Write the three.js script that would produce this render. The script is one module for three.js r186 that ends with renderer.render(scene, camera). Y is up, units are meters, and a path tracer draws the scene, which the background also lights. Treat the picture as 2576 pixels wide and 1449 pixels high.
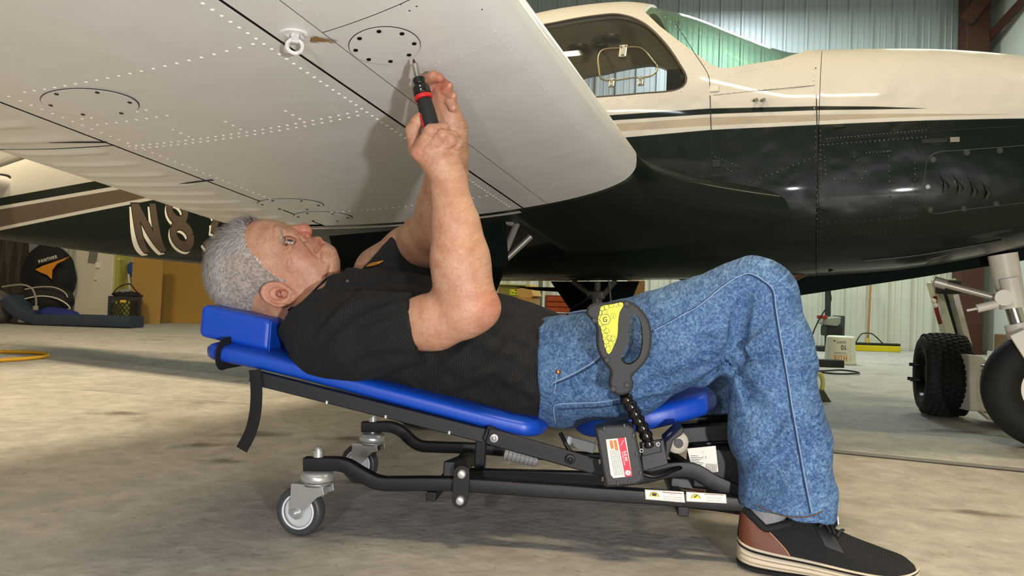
import * as THREE from 'three';
import { RoundedBoxGeometry } from 'three/addons/geometries/RoundedBoxGeometry.js';
import { mergeGeometries, mergeVertices, toCreasedNormals } from 'three/addons/utils/BufferGeometryUtils.js';
import { RectAreaLightUniformsLib } from 'three/addons/lights/RectAreaLightUniformsLib.js';
import { Brush, Evaluator, SUBTRACTION, INTERSECTION } from 'three-bvh-csg';

// ---------------------------------------------------------------- camera, light, exposure
const F = 1950, W0 = 2576, H0 = 1449, EYE = 0.49, PITCH = 0.0131, ROLL = 0.033;
const scene = new THREE.Scene();
scene.background = new THREE.Color(0x050505);
const camera = new THREE.PerspectiveCamera(2 * Math.atan(H0 / 2 / F) * 180 / Math.PI, W0 / H0, 0.05, 60);
camera.position.set(0, EYE, 0);
camera.rotation.set(PITCH, 0, ROLL, 'YXZ');
camera.updateMatrixWorld(true);
scene.add(camera);
const renderer = new THREE.WebGLRenderer({ antialias: true });
renderer.toneMapping = THREE.LinearToneMapping;
renderer.toneMappingExposure = 2.6;
renderer.shadowMap.enabled = true;
RectAreaLightUniformsLib.init();

// lamps of the place (built below): [x, z, height, turn, colour, intensity, label]
const warm = new THREE.Color(1.0, 0.82, 0.54), greenish = new THREE.Color(0.84, 1.0, 0.74), cool = new THREE.Color(0.9, 0.98, 1.0), ledWhite = new THREE.Color(1.0, 0.98, 0.98);
const LAMPS = [
  [-1.55, -2.6, 4.3, -0.4, warm, 58, 'warm strip light hung over the wing'],
  [-4.3, -4.6, 4.3, -0.4, warm, 66, 'warm strip light hung over the tail'],
  [2.5, -8.5, 4.3, -0.1, cool, 54, 'cool strip light near the ribbed back wall'],
  [4.2, -7.2, 4.3, -0.4, greenish, 20, 'greenish strip light near the brown corner column'],
  [3.4, -1.6, 4.3, -0.4, warm, 13, 'warm strip light hung ahead of the nose'],
  [0.25, -0.3, 4.3, -0.4, warm, 36, 'warm strip light hung over the camera'],
  [-3.5, 3.0, 4.3, -0.4, cool, 30, 'cool white strip light hung left behind the camera'],
];
// [position, target, width, height, colour, intensity, label]
const WORKLIGHTS = [
  [new THREE.Vector3(0.70, 0.30, 1.0), new THREE.Vector3(-0.1, 0.68, -2.0), 0.08, 0.06, ledWhite, 1300, 'brighter LED work light at the right of the camera'],
  [new THREE.Vector3(-0.45, 0.72, 1.0), new THREE.Vector3(-0.3, 0.4, -2.0), 0.07, 0.05, ledWhite, 620, 'smaller LED work light at the left of the camera'],
];

// ---------------------------------------------------------------- helpers
const V = (x, y, z) => new THREE.Vector3(x, y, z);
const lin = (r, g, b) => new THREE.Color().setRGB(r, g, b);
const CM = camera.matrixWorld.clone(), CMI = CM.clone().invert();
const ray = (px, py) => V((px - 1288) / F, -(py - 724.5) / F, -1).transformDirection(CM).multiplyScalar(V((px - 1288) / F, -(py - 724.5) / F, -1).length());
const W = (px, py, d) => V((px - 1288) / F * d, -(py - 724.5) / F * d, -d).applyMatrix4(CM);
const fl = (px, py, h = 0) => { const r = ray(px, py); return camera.position.clone().addScaledVector(r, (h - EYE) / r.y); };
const depthOf = p => -p.clone().applyMatrix4(CMI).z;
let seed = 7;
const rnd = () => { seed = (seed * 1664525 + 1013904223) >>> 0; return seed / 4294967296; };
const used = {};
const numbered = n => { if (used[n] === undefined) { used[n] = 0; return n; } used[n]++; return n + '_' + String(used[n]).padStart(3, '0'); };
function clean(g) {
  let h = g.index ? g.toNonIndexed() : g;
  const o = new THREE.BufferGeometry();
  for (const k of ['position', 'normal', 'uv']) if (h.attributes[k]) o.setAttribute(k, h.attributes[k]);
  if (!o.attributes.normal) o.computeVertexNormals();
  if (!o.attributes.uv) o.setAttribute('uv', new THREE.BufferAttribute(new Float32Array(o.attributes.position.count * 2), 2));
  return o;
}
const merge = gs => gs.length === 1 ? gs[0] : mergeGeometries(gs.map(clean));
function obj(name, geos, mat, parent) {
  const m = new THREE.Mesh(Array.isArray(geos) ? merge(geos) : geos, mat);
  m.name = parent ? name : numbered(name);
  m.castShadow = m.receiveShadow = true;
  (parent || scene).add(m);
  return m;
}
function tag(o, label, category, group, kind) {
  if (label) o.userData.label = label;
  if (category) o.userData.category = category;
  if (group) o.userData.group = group;
  if (kind) o.userData.kind = kind;
  return o;
}
function thing(name, label, category, pos, turn = 0, group) {
  const o = new THREE.Group(); o.name = numbered(name); scene.add(o);
  if (pos) o.position.copy(pos); o.rotation.y = turn;
  o.updateMatrixWorld(true);
  return tag(o, label, category, group);
}
function struct(name, geos, mat) { const m = obj(name, geos, mat); m.userData.kind = 'structure'; return m; }
const T = (g, x = 0, y = 0, z = 0, rx = 0, ry = 0, rz = 0) => { g.applyMatrix4(new THREE.Matrix4().makeRotationFromEuler(new THREE.Euler(rx, ry, rz))); g.translate(x, y, z); return g; };
const box = (w, h, d, x = 0, y = 0, z = 0) => new THREE.BoxGeometry(w, h, d).translate(x, y, z);
const rbox = (w, h, d, r = 0.004, s = 2, x = 0, y = 0, z = 0) => new RoundedBoxGeometry(w, h, d, s, Math.min(r, w / 2.01, h / 2.01, d / 2.01)).translate(x, y, z);
const q0 = new THREE.Quaternion();
function basis(g, p, xd, yd) { // put a geometry at p with its x along xd and y near yd
  const x = xd.clone().normalize(), z = x.clone().cross(yd).normalize(), y = z.clone().cross(x);
  g.applyMatrix4(new THREE.Matrix4().makeBasis(x, y, z).setPosition(p)); return g;
}
function rod(a, b, r, r2 = r, seg = 12) {
  const d = b.clone().sub(a), g = new THREE.CylinderGeometry(r2, r, d.length(), seg);
  g.applyQuaternion(q0.setFromUnitVectors(V(0, 1, 0), d.clone().normalize()));
  return g.translate((a.x + b.x) / 2, (a.y + b.y) / 2, (a.z + b.z) / 2);
}
function bar(a, b, w, h, up = V(0, 1, 0), r = 0.003) { // rounded rectangular bar from a to b
  const d = b.clone().sub(a);
  return basis(rbox(d.length(), h, w, r, 2), a.clone().add(b).multiplyScalar(0.5), d, up);
}
const curve = (pts, closed = false) => new THREE.CatmullRomCurve3(pts, closed, 'centripetal');
const tube = (pts, r, n = 40, seg = 8, closed = false) => new THREE.TubeGeometry(curve(pts, closed), n, r, seg, closed);
const lathe = (pts, seg = 32) => new THREE.LatheGeometry(pts.map(p => new THREE.Vector2(p[0], p[1])), seg);
function shape(pts) { const s = new THREE.Shape(); pts.forEach((p, i) => i ? s.lineTo(p[0], p[1]) : s.moveTo(p[0], p[1])); s.closePath(); return s; }
function extr(pts, depth, bev = 0, holes = [], steps = 1) {
  const s = shape(pts); for (const h of holes) s.holes.push(shape(h));
  const g = new THREE.ExtrudeGeometry(s, { depth: depth - 2 * bev, bevelEnabled: bev > 0, bevelSize: bev, bevelThickness: bev, bevelOffset: -bev, bevelSegments: 2, steps, curveSegments: 8 });
  return g.translate(0, 0, bev);
}
function smoothPoly(pts, n = 8, closed = true) {
  const c = new THREE.CatmullRomCurve3(pts.map(p => V(p[0], p[1], 0)), closed, 'centripetal');
  return c.getPoints(pts.length * n).slice(0, closed ? -1 : undefined).map(p => [p.x, p.y]);
}
function roundRect(w, h, r, n = 5) { const o = []; for (const [cx, cy, a0] of [[w / 2 - r, h / 2 - r, 0], [-w / 2 + r, h / 2 - r, 1], [-w / 2 + r, -h / 2 + r, 2], [w / 2 - r, -h / 2 + r, 3]]) for (let i = 0; i <= n; i++) { const t = (a0 + i / n) * Math.PI / 2; o.push([cx + r * Math.cos(t), cy + r * Math.sin(t)]); } return o; }
// sweep a rectangular (rounded) section along a path: bent square tube
function sweepTube(pts, w, h, up, r = 0.006, n = 60) {
  const c = curve(pts), sec = roundRect(w, h, r, 3), m = sec.length, P = [], I = [], U = [];
  for (let i = 0; i <= n; i++) {
    const p = c.getPointAt(i / n), t = c.getTangentAt(i / n), s = t.clone().cross(up).normalize(), u = s.clone().cross(t);
    for (let j = 0; j <= m; j++) { const q = sec[j % m]; P.push(p.x + s.x * q[0] + u.x * q[1], p.y + s.y * q[0] + u.y * q[1], p.z + s.z * q[0] + u.z * q[1]); U.push(i / n, j / m); }
  }
  for (let i = 0; i < n; i++) for (let j = 0; j < m; j++) { const a = i * (m + 1) + j, b = a + m + 1; I.push(a, b, a + 1, b, b + 1, a + 1); }
  const caps = [0, n];
  for (const k of caps) { const o = P.length / 3, c0 = c.getPointAt(k / n); P.push(c0.x, c0.y, c0.z); U.push(0, 0); for (let j = 0; j < m; j++) { const a = k * (m + 1) + j; k ? I.push(o, a, a + 1) : I.push(o, a + 1, a); } }
  const g = new THREE.BufferGeometry(); g.setAttribute('position', new THREE.Float32BufferAttribute(P, 3)); g.setAttribute('uv', new THREE.Float32BufferAttribute(U, 2)); g.setIndex(I); g.computeVertexNormals();
  return toCreasedNormals(g, 0.3);
}
// flat ribbon with thickness following a path
const ribbon = (pts, w, t, up, n = 40) => sweepTube(pts, w, t, up, Math.min(t, w) * 0.3, n);
// value noise
const hsh = (x, y, s) => { let h = Math.imul(x, 374761393) + Math.imul(y, 668265263) + Math.imul(s, 2147483647 - 57); h = Math.imul(h ^ (h >>> 13), 1274126177); return ((h ^ (h >>> 16)) >>> 0) / 4294967296; };
function vnoise(x, y, per, s) { const xi = Math.floor(x), yi = Math.floor(y), fx = x - xi, fy = y - yi, u = fx * fx * (3 - 2 * fx), v = fy * fy * (3 - 2 * fy), m = k => ((k % per) + per) % per; const a = hsh(m(xi), m(yi), s), b = hsh(m(xi + 1), m(yi), s), c = hsh(m(xi), m(yi + 1), s), d = hsh(m(xi + 1), m(yi + 1), s); return a + (b - a) * u + (c - a) * v + (a - b - c + d) * u * v; }
function fbm(u, v, per, oct, s) { let a = 0, w = 0.5, t = 0; for (let i = 0; i < oct; i++) { a += w * vnoise(u * per, v * per, per, s + i); t += w; w *= 0.5; per *= 2; } return a / t; }
function dataTex(n, fn, srgb = true, rep = 1) {
  const d = new Uint8Array(n * n * 4);
  for (let j = 0; j < n; j++) for (let i = 0; i < n; i++) { const c = fn(i / n, j / n, i, j), k = (j * n + i) * 4; d[k] = Math.max(0, Math.min(255, c[0])); d[k + 1] = Math.max(0, Math.min(255, c[1])); d[k + 2] = Math.max(0, Math.min(255, c[2])); d[k + 3] = 255; }
  const t = new THREE.DataTexture(d, n, n, THREE.RGBAFormat); t.wrapS = t.wrapT = THREE.RepeatWrapping; t.magFilter = THREE.LinearFilter; t.minFilter = THREE.LinearMipmapLinearFilter; t.generateMipmaps = true; if (srgb) t.colorSpace = THREE.SRGBColorSpace; t.repeat.set(rep, rep); t.needsUpdate = true; return t;
}
function canvasTex(w, h, draw, srgb = true) {
  const c = document.createElement('canvas'); c.width = w; c.height = h; draw(c.getContext('2d'), w, h);
  const t = new THREE.CanvasTexture(c); if (srgb) t.colorSpace = THREE.SRGBColorSpace; t.anisotropy = 8; return t;
}
// uv from position: fn(p) -> [u,v]
function uvFrom(g, fn) { const p = g.attributes.position, u = new Float32Array(p.count * 2), v = new THREE.Vector3(); for (let i = 0; i < p.count; i++) { v.fromBufferAttribute(p, i); const q = fn(v); u[2 * i] = q[0]; u[2 * i + 1] = q[1]; } g.setAttribute('uv', new THREE.BufferAttribute(u, 2)); return g; }
// uv by dominant normal axis, in metres
function uvBox(g, s = 1) { const h = g.index ? g.toNonIndexed() : g, p = h.attributes.position, nn = h.attributes.normal, u = new Float32Array(p.count * 2); for (let i = 0; i < p.count; i++) { const ax = Math.abs(nn.getX(i)), ay = Math.abs(nn.getY(i)), az = Math.abs(nn.getZ(i)); const q = ay > ax && ay > az ? [p.getX(i), p.getZ(i)] : ax > az ? [p.getZ(i), p.getY(i)] : [p.getX(i), p.getY(i)]; u[2 * i] = q[0] * s; u[2 * i + 1] = q[1] * s; } h.setAttribute('uv', new THREE.BufferAttribute(u, 2)); return h; }
const std = (color, rough = 0.6, metal = 0, extra = {}) => new THREE.MeshStandardMaterial({ color, roughness: rough, metalness: metal, side: THREE.DoubleSide, ...extra });
const phys = (color, rough, metal, extra = {}) => new THREE.MeshPhysicalMaterial({ color, roughness: rough, metalness: metal, side: THREE.DoubleSide, ...extra });
// surface nets: mesh the zero set of sdf inside a box
function nets(sdf, mn, mx, cell) {
  const nx = Math.ceil((mx.x - mn.x) / cell) + 1, ny = Math.ceil((mx.y - mn.y) / cell) + 1, nz = Math.ceil((mx.z - mn.z) / cell) + 1;
  const D = new Float32Array(nx * ny * nz), id = (i, j, k) => (k * ny + j) * nx + i;
  for (let k = 0; k < nz; k++) for (let j = 0; j < ny; j++) for (let i = 0; i < nx; i++) D[id(i, j, k)] = sdf(mn.x + i * cell, mn.y + j * cell, mn.z + k * cell);
  const vi = new Int32Array(nx * ny * nz).fill(-1), P = [], N = [], I = [];
  const ed = [[0, 1], [2, 3], [4, 5], [6, 7], [0, 2], [1, 3], [4, 6], [5, 7], [0, 4], [1, 5], [2, 6], [3, 7]];
  for (let k = 0; k < nz - 1; k++) for (let j = 0; j < ny - 1; j++) for (let i = 0; i < nx - 1; i++) {
    let mask = 0; const v = [];
    for (let c = 0; c < 8; c++) { const d = D[id(i + (c & 1), j + ((c >> 1) & 1), k + (c >> 2))]; v.push(d); if (d < 0) mask |= 1 << c; }
    if (mask === 0 || mask === 255) continue;
    let x = 0, y = 0, z = 0, n = 0;
    for (const [a, b] of ed) if ((v[a] < 0) !== (v[b] < 0)) { const t = v[a] / (v[a] - v[b]); x += (a & 1) + t * ((b & 1) - (a & 1)); y += ((a >> 1) & 1) + t * (((b >> 1) & 1) - ((a >> 1) & 1)); z += (a >> 2) + t * ((b >> 2) - (a >> 2)); n++; }
    vi[id(i, j, k)] = P.length / 3;
    const X = mn.x + (i + x / n) * cell, Y = mn.y + (j + y / n) * cell, Z = mn.z + (k + z / n) * cell; P.push(X, Y, Z);
    const e = cell * 0.35; let gx = sdf(X + e, Y, Z) - sdf(X - e, Y, Z), gy = sdf(X, Y + e, Z) - sdf(X, Y - e, Z), gz = sdf(X, Y, Z + e) - sdf(X, Y, Z - e); const l = Math.hypot(gx, gy, gz) || 1; N.push(gx / l, gy / l, gz / l);
  }
  const quad = (a, b, c, d, f) => { if (a < 0 || b < 0 || c < 0 || d < 0) return; f ? I.push(a, b, c, a, c, d) : I.push(a, c, b, a, d, c); };
  for (let k = 1; k < nz - 1; k++) for (let j = 1; j < ny - 1; j++) for (let i = 1; i < nx - 1; i++) {
    const s = D[id(i, j, k)] < 0;
    if (s !== D[id(i + 1, j, k)] < 0) quad(vi[id(i, j - 1, k - 1)], vi[id(i, j, k - 1)], vi[id(i, j, k)], vi[id(i, j - 1, k)], s);
    if (s !== D[id(i, j + 1, k)] < 0) quad(vi[id(i - 1, j, k - 1)], vi[id(i - 1, j, k)], vi[id(i, j, k)], vi[id(i, j, k - 1)], s);
    if (s !== D[id(i, j, k + 1)] < 0) quad(vi[id(i - 1, j - 1, k)], vi[id(i, j - 1, k)], vi[id(i, j, k)], vi[id(i - 1, j, k)], s);
  }
  const g = new THREE.BufferGeometry();
  g.setAttribute('position', new THREE.Float32BufferAttribute(P, 3)); g.setAttribute('normal', new THREE.Float32BufferAttribute(N, 3)); g.setIndex(I);
  return g;
}
// sdf primitives (plain numbers, world metres)
const smin = (a, b, k) => { const h = Math.max(k - Math.abs(a - b), 0) / k; return Math.min(a, b) - h * h * k * 0.25; };
function cap(a, b, ra, rb) { // tapered capsule
  const dx = b.x - a.x, dy = b.y - a.y, dz = b.z - a.z, l = dx * dx + dy * dy + dz * dz || 1e-9, ax = a.x, ay = a.y, az = a.z;
  return (x, y, z) => { const px = x - ax, py = y - ay, pz = z - az; let t = (px * dx + py * dy + pz * dz) / l; t = t < 0 ? 0 : t > 1 ? 1 : t; const ex = px - dx * t, ey = py - dy * t, ez = pz - dz * t; return Math.sqrt(ex * ex + ey * ey + ez * ez) - (ra + (rb - ra) * t); };
}
function ell(c, rx, ry, rz, q) { // ellipsoid, optional rotation quaternion
  const m = new THREE.Matrix4().makeRotationFromQuaternion((q || new THREE.Quaternion()).clone().invert()).elements;
  return (x, y, z) => { const X = x - c.x, Y = y - c.y, Z = z - c.z, a = (m[0] * X + m[4] * Y + m[8] * Z) / rx, b = (m[1] * X + m[5] * Y + m[9] * Z) / ry, d = (m[2] * X + m[6] * Y + m[10] * Z) / rz; const k0 = Math.sqrt(a * a + b * b + d * d), k1 = Math.sqrt(a * a / rx / rx + b * b / ry / ry + d * d / rz / rz); return k1 < 1e-9 ? -Math.min(rx, ry, rz) : k0 * (k0 - 1) / k1; };
}

// ---------------------------------------------------------------- the hangar
const RO = fl(2160, 878), RL = fl(330, 806), RDIR = RO.clone().sub(RL).setY(0).normalize(), RYAW = Math.atan2(-RDIR.z, RDIR.x);
const RM = new THREE.Matrix4().makeRotationY(RYAW).setPosition(RO);            // room frame: x along back wall, z towards the door side
const room = g => g.applyMatrix4(RM);
const XR = 1.42, XL = -11.5, ZF = 15.5, HR = 5.4;                              // extents in the room frame
const roomPt = (x, y, z) => V(x, y, z).applyMatrix4(RM);
const concreteMap = dataTex(2048, (u, v) => {
  const a = fbm(u, v, 4, 5, 11), b = fbm(u, v, 64, 4, 31), c = fbm(u * 1.0, v, 10, 4, 57), tr = fbm(u, v, 24, 3, 91);
  const st = Math.max(0, c - 0.68) * 1.6, sp = fbm(u, v, 160, 2, 77) > 0.83 ? 0.22 : 0, g = hsh(Math.floor(u * 2048), Math.floor(v * 2048), 5) - 0.5;
  let k = 0.74 + 0.08 * (a - 0.5) + 0.16 * (b - 0.5) + 0.07 * (tr - 0.5) + 0.06 * g - st * 0.3 - sp * 0.35;
  return [k * 236, k * 230 - st * 6, k * 219 - st * 14];
});
const concreteBump = dataTex(1024, (u, v) => { const k = 128 + 150 * (fbm(u, v, 48, 4, 5) - 0.5) + 60 * (fbm(u, v, 200, 2, 8) - 0.5); return [k, k, k]; }, false);
for (const t of [concreteMap, concreteBump]) t.repeat.set(1 / 2.4, 1 / 2.4);
const concrete = std(0xffffff, 0.78, 0, { map: concreteMap, bumpMap: concreteBump, bumpScale: 0.004 });
const jointMat = std(0x2a2721, 0.95);
{
  const base = struct('floor', room(box(XR - XL + 0.4, 0.1, ZF + 0.4, (XR + XL) / 2, -0.085, ZF / 2)), jointMat);
  base.userData.label = 'concrete slab floor of the hangar';
  // slabs cut by saw joints; the joint grid stands parallel to the parked airplane
  const J1a = fl(0, 962), J1b = fl(490, 908), J2a = fl(2100, 1140);
  const ang = 0.30, ex = V(Math.cos(ang), 0, Math.sin(ang)), ez = V(-Math.sin(ang), 0, Math.cos(ang));
  const o = V(0, 0, 0), jm = J1a.clone().add(J1b).multiplyScalar(0.5), ox = jm.dot(ex), oz = J2a.dot(ez), S = 6.1, SZ = 4.2, gap = 0.004;
  const clip = (poly, pt, n) => { const out = []; for (let i = 0; i < poly.length; i++) { const a = poly[i], b = poly[(i + 1) % poly.length], da = a.clone().sub(pt).dot(n), db = b.clone().sub(pt).dot(n); if (da >= 0) out.push(a); if ((da >= 0) !== (db >= 0)) out.push(a.clone().lerp(b, da / (da - db))); } return out; };
  const rz = V(0, 0, 1).transformDirection(RM), rx = V(1, 0, 0).transformDirection(RM);
  for (let i = -6; i < 6; i++) for (let k = -6; k < 6; k++) {
    const x0 = ox + i * S + gap, x1 = ox + (i + 1) * S - gap, z0 = oz + k * SZ + gap, z1 = oz + (k + 1) * SZ - gap;
    let p = [[x0, z0], [x1, z0], [x1, z1], [x0, z1]].map(([a, b]) => ex.clone().multiplyScalar(a).addScaledVector(ez, b));
    p = clip(p, roomPt(XL, 0, 0), rx); if (p.length > 2) p = clip(p, roomPt(XR, 0, 0), rx.clone().negate());
    if (p.length > 2) p = clip(p, roomPt(0, 0, 0), rz); if (p.length > 2) p = clip(p, roomPt(0, 0, ZF), rz.clone().negate());
    if (p.length < 3) continue;
    const g = extr(p.map(q => [q.x, -q.z]), 0.035, 0.0015); g.rotateX(-Math.PI / 2).translate(0, -0.035, 0);
    uvFrom(g, q => [q.x + i * 0.37, q.z + k * 0.53]);
    obj('slab', g, concrete, base);
  }
}
const steelBrown = std(0x4a2a1c, 0.6, 0.1);
const insul = std(0xc9cfc8, 0.75, 0, { bumpMap: dataTex(512, (u, v) => { const k = 128 + 130 * (fbm(u, v, 6, 5, 3) - 0.5); return [k, k, k]; }, false), bumpScale: 0.012 });
const galv = std(0xa9b3b6, 0.45, 0.25), pale = std(0xd4d8cc, 0.45, 0.15);
{ // back wall: ribbed steel sheets on a backing
  const wb = struct('wall_back', room(box(XR - XL + 0.6, HR, 0.1, (XR + XL) / 2, HR / 2, -0.1)), galv);
  wb.userData.label = 'ribbed galvanised steel back wall of the hangar';
  const per = 0.262, prof = [[0, 0], [0.055, 0], [0.061, 0.006], [0.071, 0.006], [0.077, 0], [0.128, 0], [0.134, 0.006], [0.144, 0.006], [0.150, 0], [0.205, 0], [0.217, 0.032], [0.245, 0.032], [0.257, 0], [0.262, 0]];
  const sheet = (y0, y1) => {
    const P = [], I = [], N = 4;
    for (let r = 0; r < N; r++) for (let i = 0; i < prof.length - 1; i++) {
      const [xa, za] = prof[i], [xb, zb] = prof[i + 1], o = P.length / 3; if (xb - xa < 1e-6) continue;
      P.push(r * per + xa, y0, za, r * per + xb, y0, zb, r * per + xb, y1, zb, r * per + xa, y1, za); I.push(o, o + 1, o + 2, o, o + 2, o + 3);
    }
    const g = new THREE.BufferGeometry(); g.setAttribute('position', new THREE.Float32BufferAttribute(P, 3)); g.setIndex(I); g.computeVertexNormals(); return clean(g);
  };
  const gu = sheet(1.25, HR), gl = sheet(0.0, 1.252);
  for (let x = XR - 0.02 - per * 4; x > XL - 0.5; x -= per * 4) {
    for (const [g, m] of [[gu, galv], [gl, pale]]) { const s = obj('wall_panel', g, m, wb); s.applyMatrix4(RM); s.position.copy(roomPt(x, 0, -0.045)); }
  }
}
{ // right wall: vinyl faced insulation behind brown steel framing
  const wr = struct('wall_right', room(box(0.12, HR, ZF + 0.3, XR + 0.1, HR / 2, ZF / 2)), insul);
  wr.userData.label = 'pale vinyl insulated side wall';
  const RI = RM.clone().invert(), onRoom = (px, py, ax, v) => { const o = camera.position.clone().applyMatrix4(RI), r = ray(px, py), l = r.length(), d = r.transformDirection(RI).multiplyScalar(l); return o.addScaledVector(d, (v - o[ax]) / d[ax]).applyMatrix4(RM); };
  const cl = onRoom(2421, 100, 'z', 0.16).applyMatrix4(RI).x, cr = onRoom(2480, 100, 'z', 0.16).applyMatrix4(RI).x;
  const corner = struct('trim_1', room(rbox(cr - cl, HR, 0.26, 0.01, 1, (cl + cr) / 2, HR / 2, 0.15)), steelBrown);
  corner.userData.label = 'dark brown steel corner column';
  const tr = (n, a, b, w, h, l) => { const t = struct(n, bar(a, b, w, h, V(0, 1, 0), 0.006), steelBrown); t.userData.label = l; };
  tr('trim_2', onRoom(2430, 52, 'z', 0.34), onRoom(2560, -115, 'z', 0.34), 0.08, 0.16, 'brown diagonal steel brace in front of the column');
  tr('trim_3', onRoom(2480, 104, 'z', 0.14), onRoom(2640, -70, 'x', cr + 0.12), 0.05, 0.10, 'slim brown steel brace across the side wall');
  const gb = struct('trim_4', room(rbox(0.08, 0.2, ZF - 0.5, 0.01, 1, XR - 0.02, 0.16, ZF / 2 + 0.2)), std(0x6b5638, 0.8)); gb.userData.label = 'timber base rail along the side wall';
  const gb2 = struct('baseboard_right', room(box(0.16, 0.06, ZF - 0.5, XR - 0.05, 0.03, ZF / 2 + 0.2)), pale); gb2.userData.label = 'pale sill along the side wall';
}
struct('wall_left', room(box(0.12, HR, ZF + 0.3, XL - 0.1, HR / 2, ZF / 2)), std(0x8e8878, 0.8)).userData.label = 'side wall at the tail end of the hangar';
struct('wall_front', room(box(XR - XL + 0.6, HR, 0.12, (XR + XL) / 2, HR / 2, ZF + 0.1)), std(0x5c5a55, 0.8)).userData.label = 'closed hangar door wall behind the camera';
struct('ceiling', room(box(XR - XL + 0.6, 0.12, ZF + 0.6, (XR + XL) / 2, HR + 0.06, ZF / 2)), insul).userData.label = 'insulated hangar ceiling';

// ---------------------------------------------------------------- lamps: strip lights under the ceiling and two LED work lights
const lampHousing = std(0xd8d8d4, 0.5, 0.2);
function stripLight(x, z, y, turn, col, power, label) {
  const t = thing('strip_light', label, 'ceiling light', V(x, y, z), turn, 'hangar strip lights');
  const h = obj('housing', [rbox(1.25, 0.05, 0.32, 0.01, 2, 0, 0.035, 0), rod(V(-0.5, 0.05, 0), V(-0.5, HR - y, 0), 0.006), rod(V(0.5, 0.05, 0), V(0.5, HR - y, 0), 0.006)], lampHousing, t);
  const d = obj('diffuser', rbox(1.18, 0.02, 0.26, 0.008, 2, 0, 0.0, 0), std(0xffffff, 0.6, 0, { emissive: col, emissiveIntensity: 4 }), t);
  const l = new THREE.RectAreaLight(col, power, 1.16, 0.24); l.position.set(0, -0.02, 0); l.rotation.x = -Math.PI / 2; l.castShadow = true; t.add(l); l.name = 'lamp_light';
  return t;
}
for (const [x, z, y, turn, c, p, lb] of LAMPS) stripLight(x, z, y, turn, c, p, lb);
function workLight(pos, target, w, h, col, power, label) {
  const t = thing('work_light', label, 'work light', V(pos.x, 0, pos.z), 0, 'LED work lights beside the camera');
  const hy = pos.y;
  obj('stand', [rod(V(0, 0.02, 0), V(0, hy - 0.03, 0), 0.011), ...[0, 2.1, 4.2].map(a => rod(V(0, 0.13, 0), V(Math.cos(a) * 0.16, 0.008, Math.sin(a) * 0.16), 0.008))], std(0x202020, 0.5, 0.3), t);
  const head = new THREE.Group(); head.name = 'lamp_head'; head.position.set(0, hy, 0); t.add(head);
  head.lookAt(target);
  obj('lamp_housing', rbox(w + 0.03, h + 0.03, 0.04, 0.008, 2, 0, 0, -0.025), std(0x1b1b1b, 0.5), head);
  obj('lamp_panel', rbox(w, h, 0.006, 0.003, 1, 0, 0, 0), std(0xffffff, 0.5, 0, { emissive: col, emissiveIntensity: 6 }), head);
  const l = new THREE.RectAreaLight(col, power, w * 0.97, h * 0.97); l.position.z = 0.012; l.rotation.y = Math.PI; l.castShadow = true; l.name = 'panel_light'; head.add(l);
}
for (const a of WORKLIGHTS) workLight(...a);

// ---------------------------------------------------------------- the airplane
const plane = thing('airplane', 'low-wing propeller airplane, cream over dark green, parked over the mechanic', 'airplane', V(0.552, 0, -3.45), -0.391);
const PM = plane.matrixWorld.clone(), PMI = PM.clone().invert();
const ACP = camera.position.clone().applyMatrix4(PMI);
const acRay = (px, py) => { const r = ray(px, py), l = r.length(); return r.transformDirection(PMI).multiplyScalar(l); };
const A = (px, py, zz) => { const r = acRay(px, py), k = (zz - ACP.z) / r.z; return [ACP.x + r.x * k, ACP.y + r.y * k]; };
function tab(t) { const c = new THREE.CatmullRomCurve3(t.map(p => V(p[0], p[1], 0)), false, 'centripetal'), s = c.getPoints(t.length * 24); return x => { if (x <= s[0].x) return s[0].y; for (let i = 1; i < s.length; i++) if (x <= s[i].x) { const a = s[i - 1], b = s[i]; return a.y + (b.y - a.y) * (x - a.x) / (b.x - a.x || 1e-9); } return s[s.length - 1].y; }; }
const memo = f => { const m = new Map(); return x => { const k = Math.round(x * 2000); let v = m.get(k); if (v === undefined) { v = f(k / 2000); m.set(k, v); } return v; }; };
const fTop = memo(tab([[-4.7, 1.16], [-4.25, 1.226], [-4.0, 1.271], [-3, 1.44], [-2, 1.61], [-1.2, 1.73], [-0.54, 1.791], [-0.32, 1.81], [-0.11, 1.81], [0, 1.798], [0.245, 1.706], [0.43, 1.605], [0.625, 1.507], [0.72, 1.495], [0.94, 1.48], [1.15, 1.459], [1.33, 1.429], [1.45, 1.40], [1.75, 1.27], [1.9, 1.16]]));
const fBot = memo(tab([[-4.7, 0.82], [-4.22, 0.769], [-3.15, 0.675], [-2.44, 0.625], [-1.5, 0.58], [-0.57, 0.575], [0.175, 0.597], [0.6, 0.605], [0.75, 0.62], [1.1, 0.66], [1.45, 0.74], [1.75, 0.84], [1.9, 0.92]]));
const fHw = memo(tab([[-4.7, 0.08], [-4.2, 0.14], [-3, 0.31], [-2, 0.44], [-1.2, 0.54], [-0.5, 0.57], [0.2, 0.57], [0.75, 0.56], [1.2, 0.53], [1.45, 0.49], [1.75, 0.38], [1.9, 0.26]]));
const fMid = a => (fBot(a) + fTop(a)) / 2 - 0.06 * Math.min(1, Math.max(0, (a + 3) / 2));
const nUp = a => a > 0.6 ? 2.7 : a > -0.2 ? 2.05 + 0.65 * Math.max(0, (a) / 0.6) : 2.05, nLoF = a => a < -1.4 ? 7 : a > -0.5 ? 3.0 : 3.0 + 4 * (-0.5 - a) / 0.9;
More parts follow.
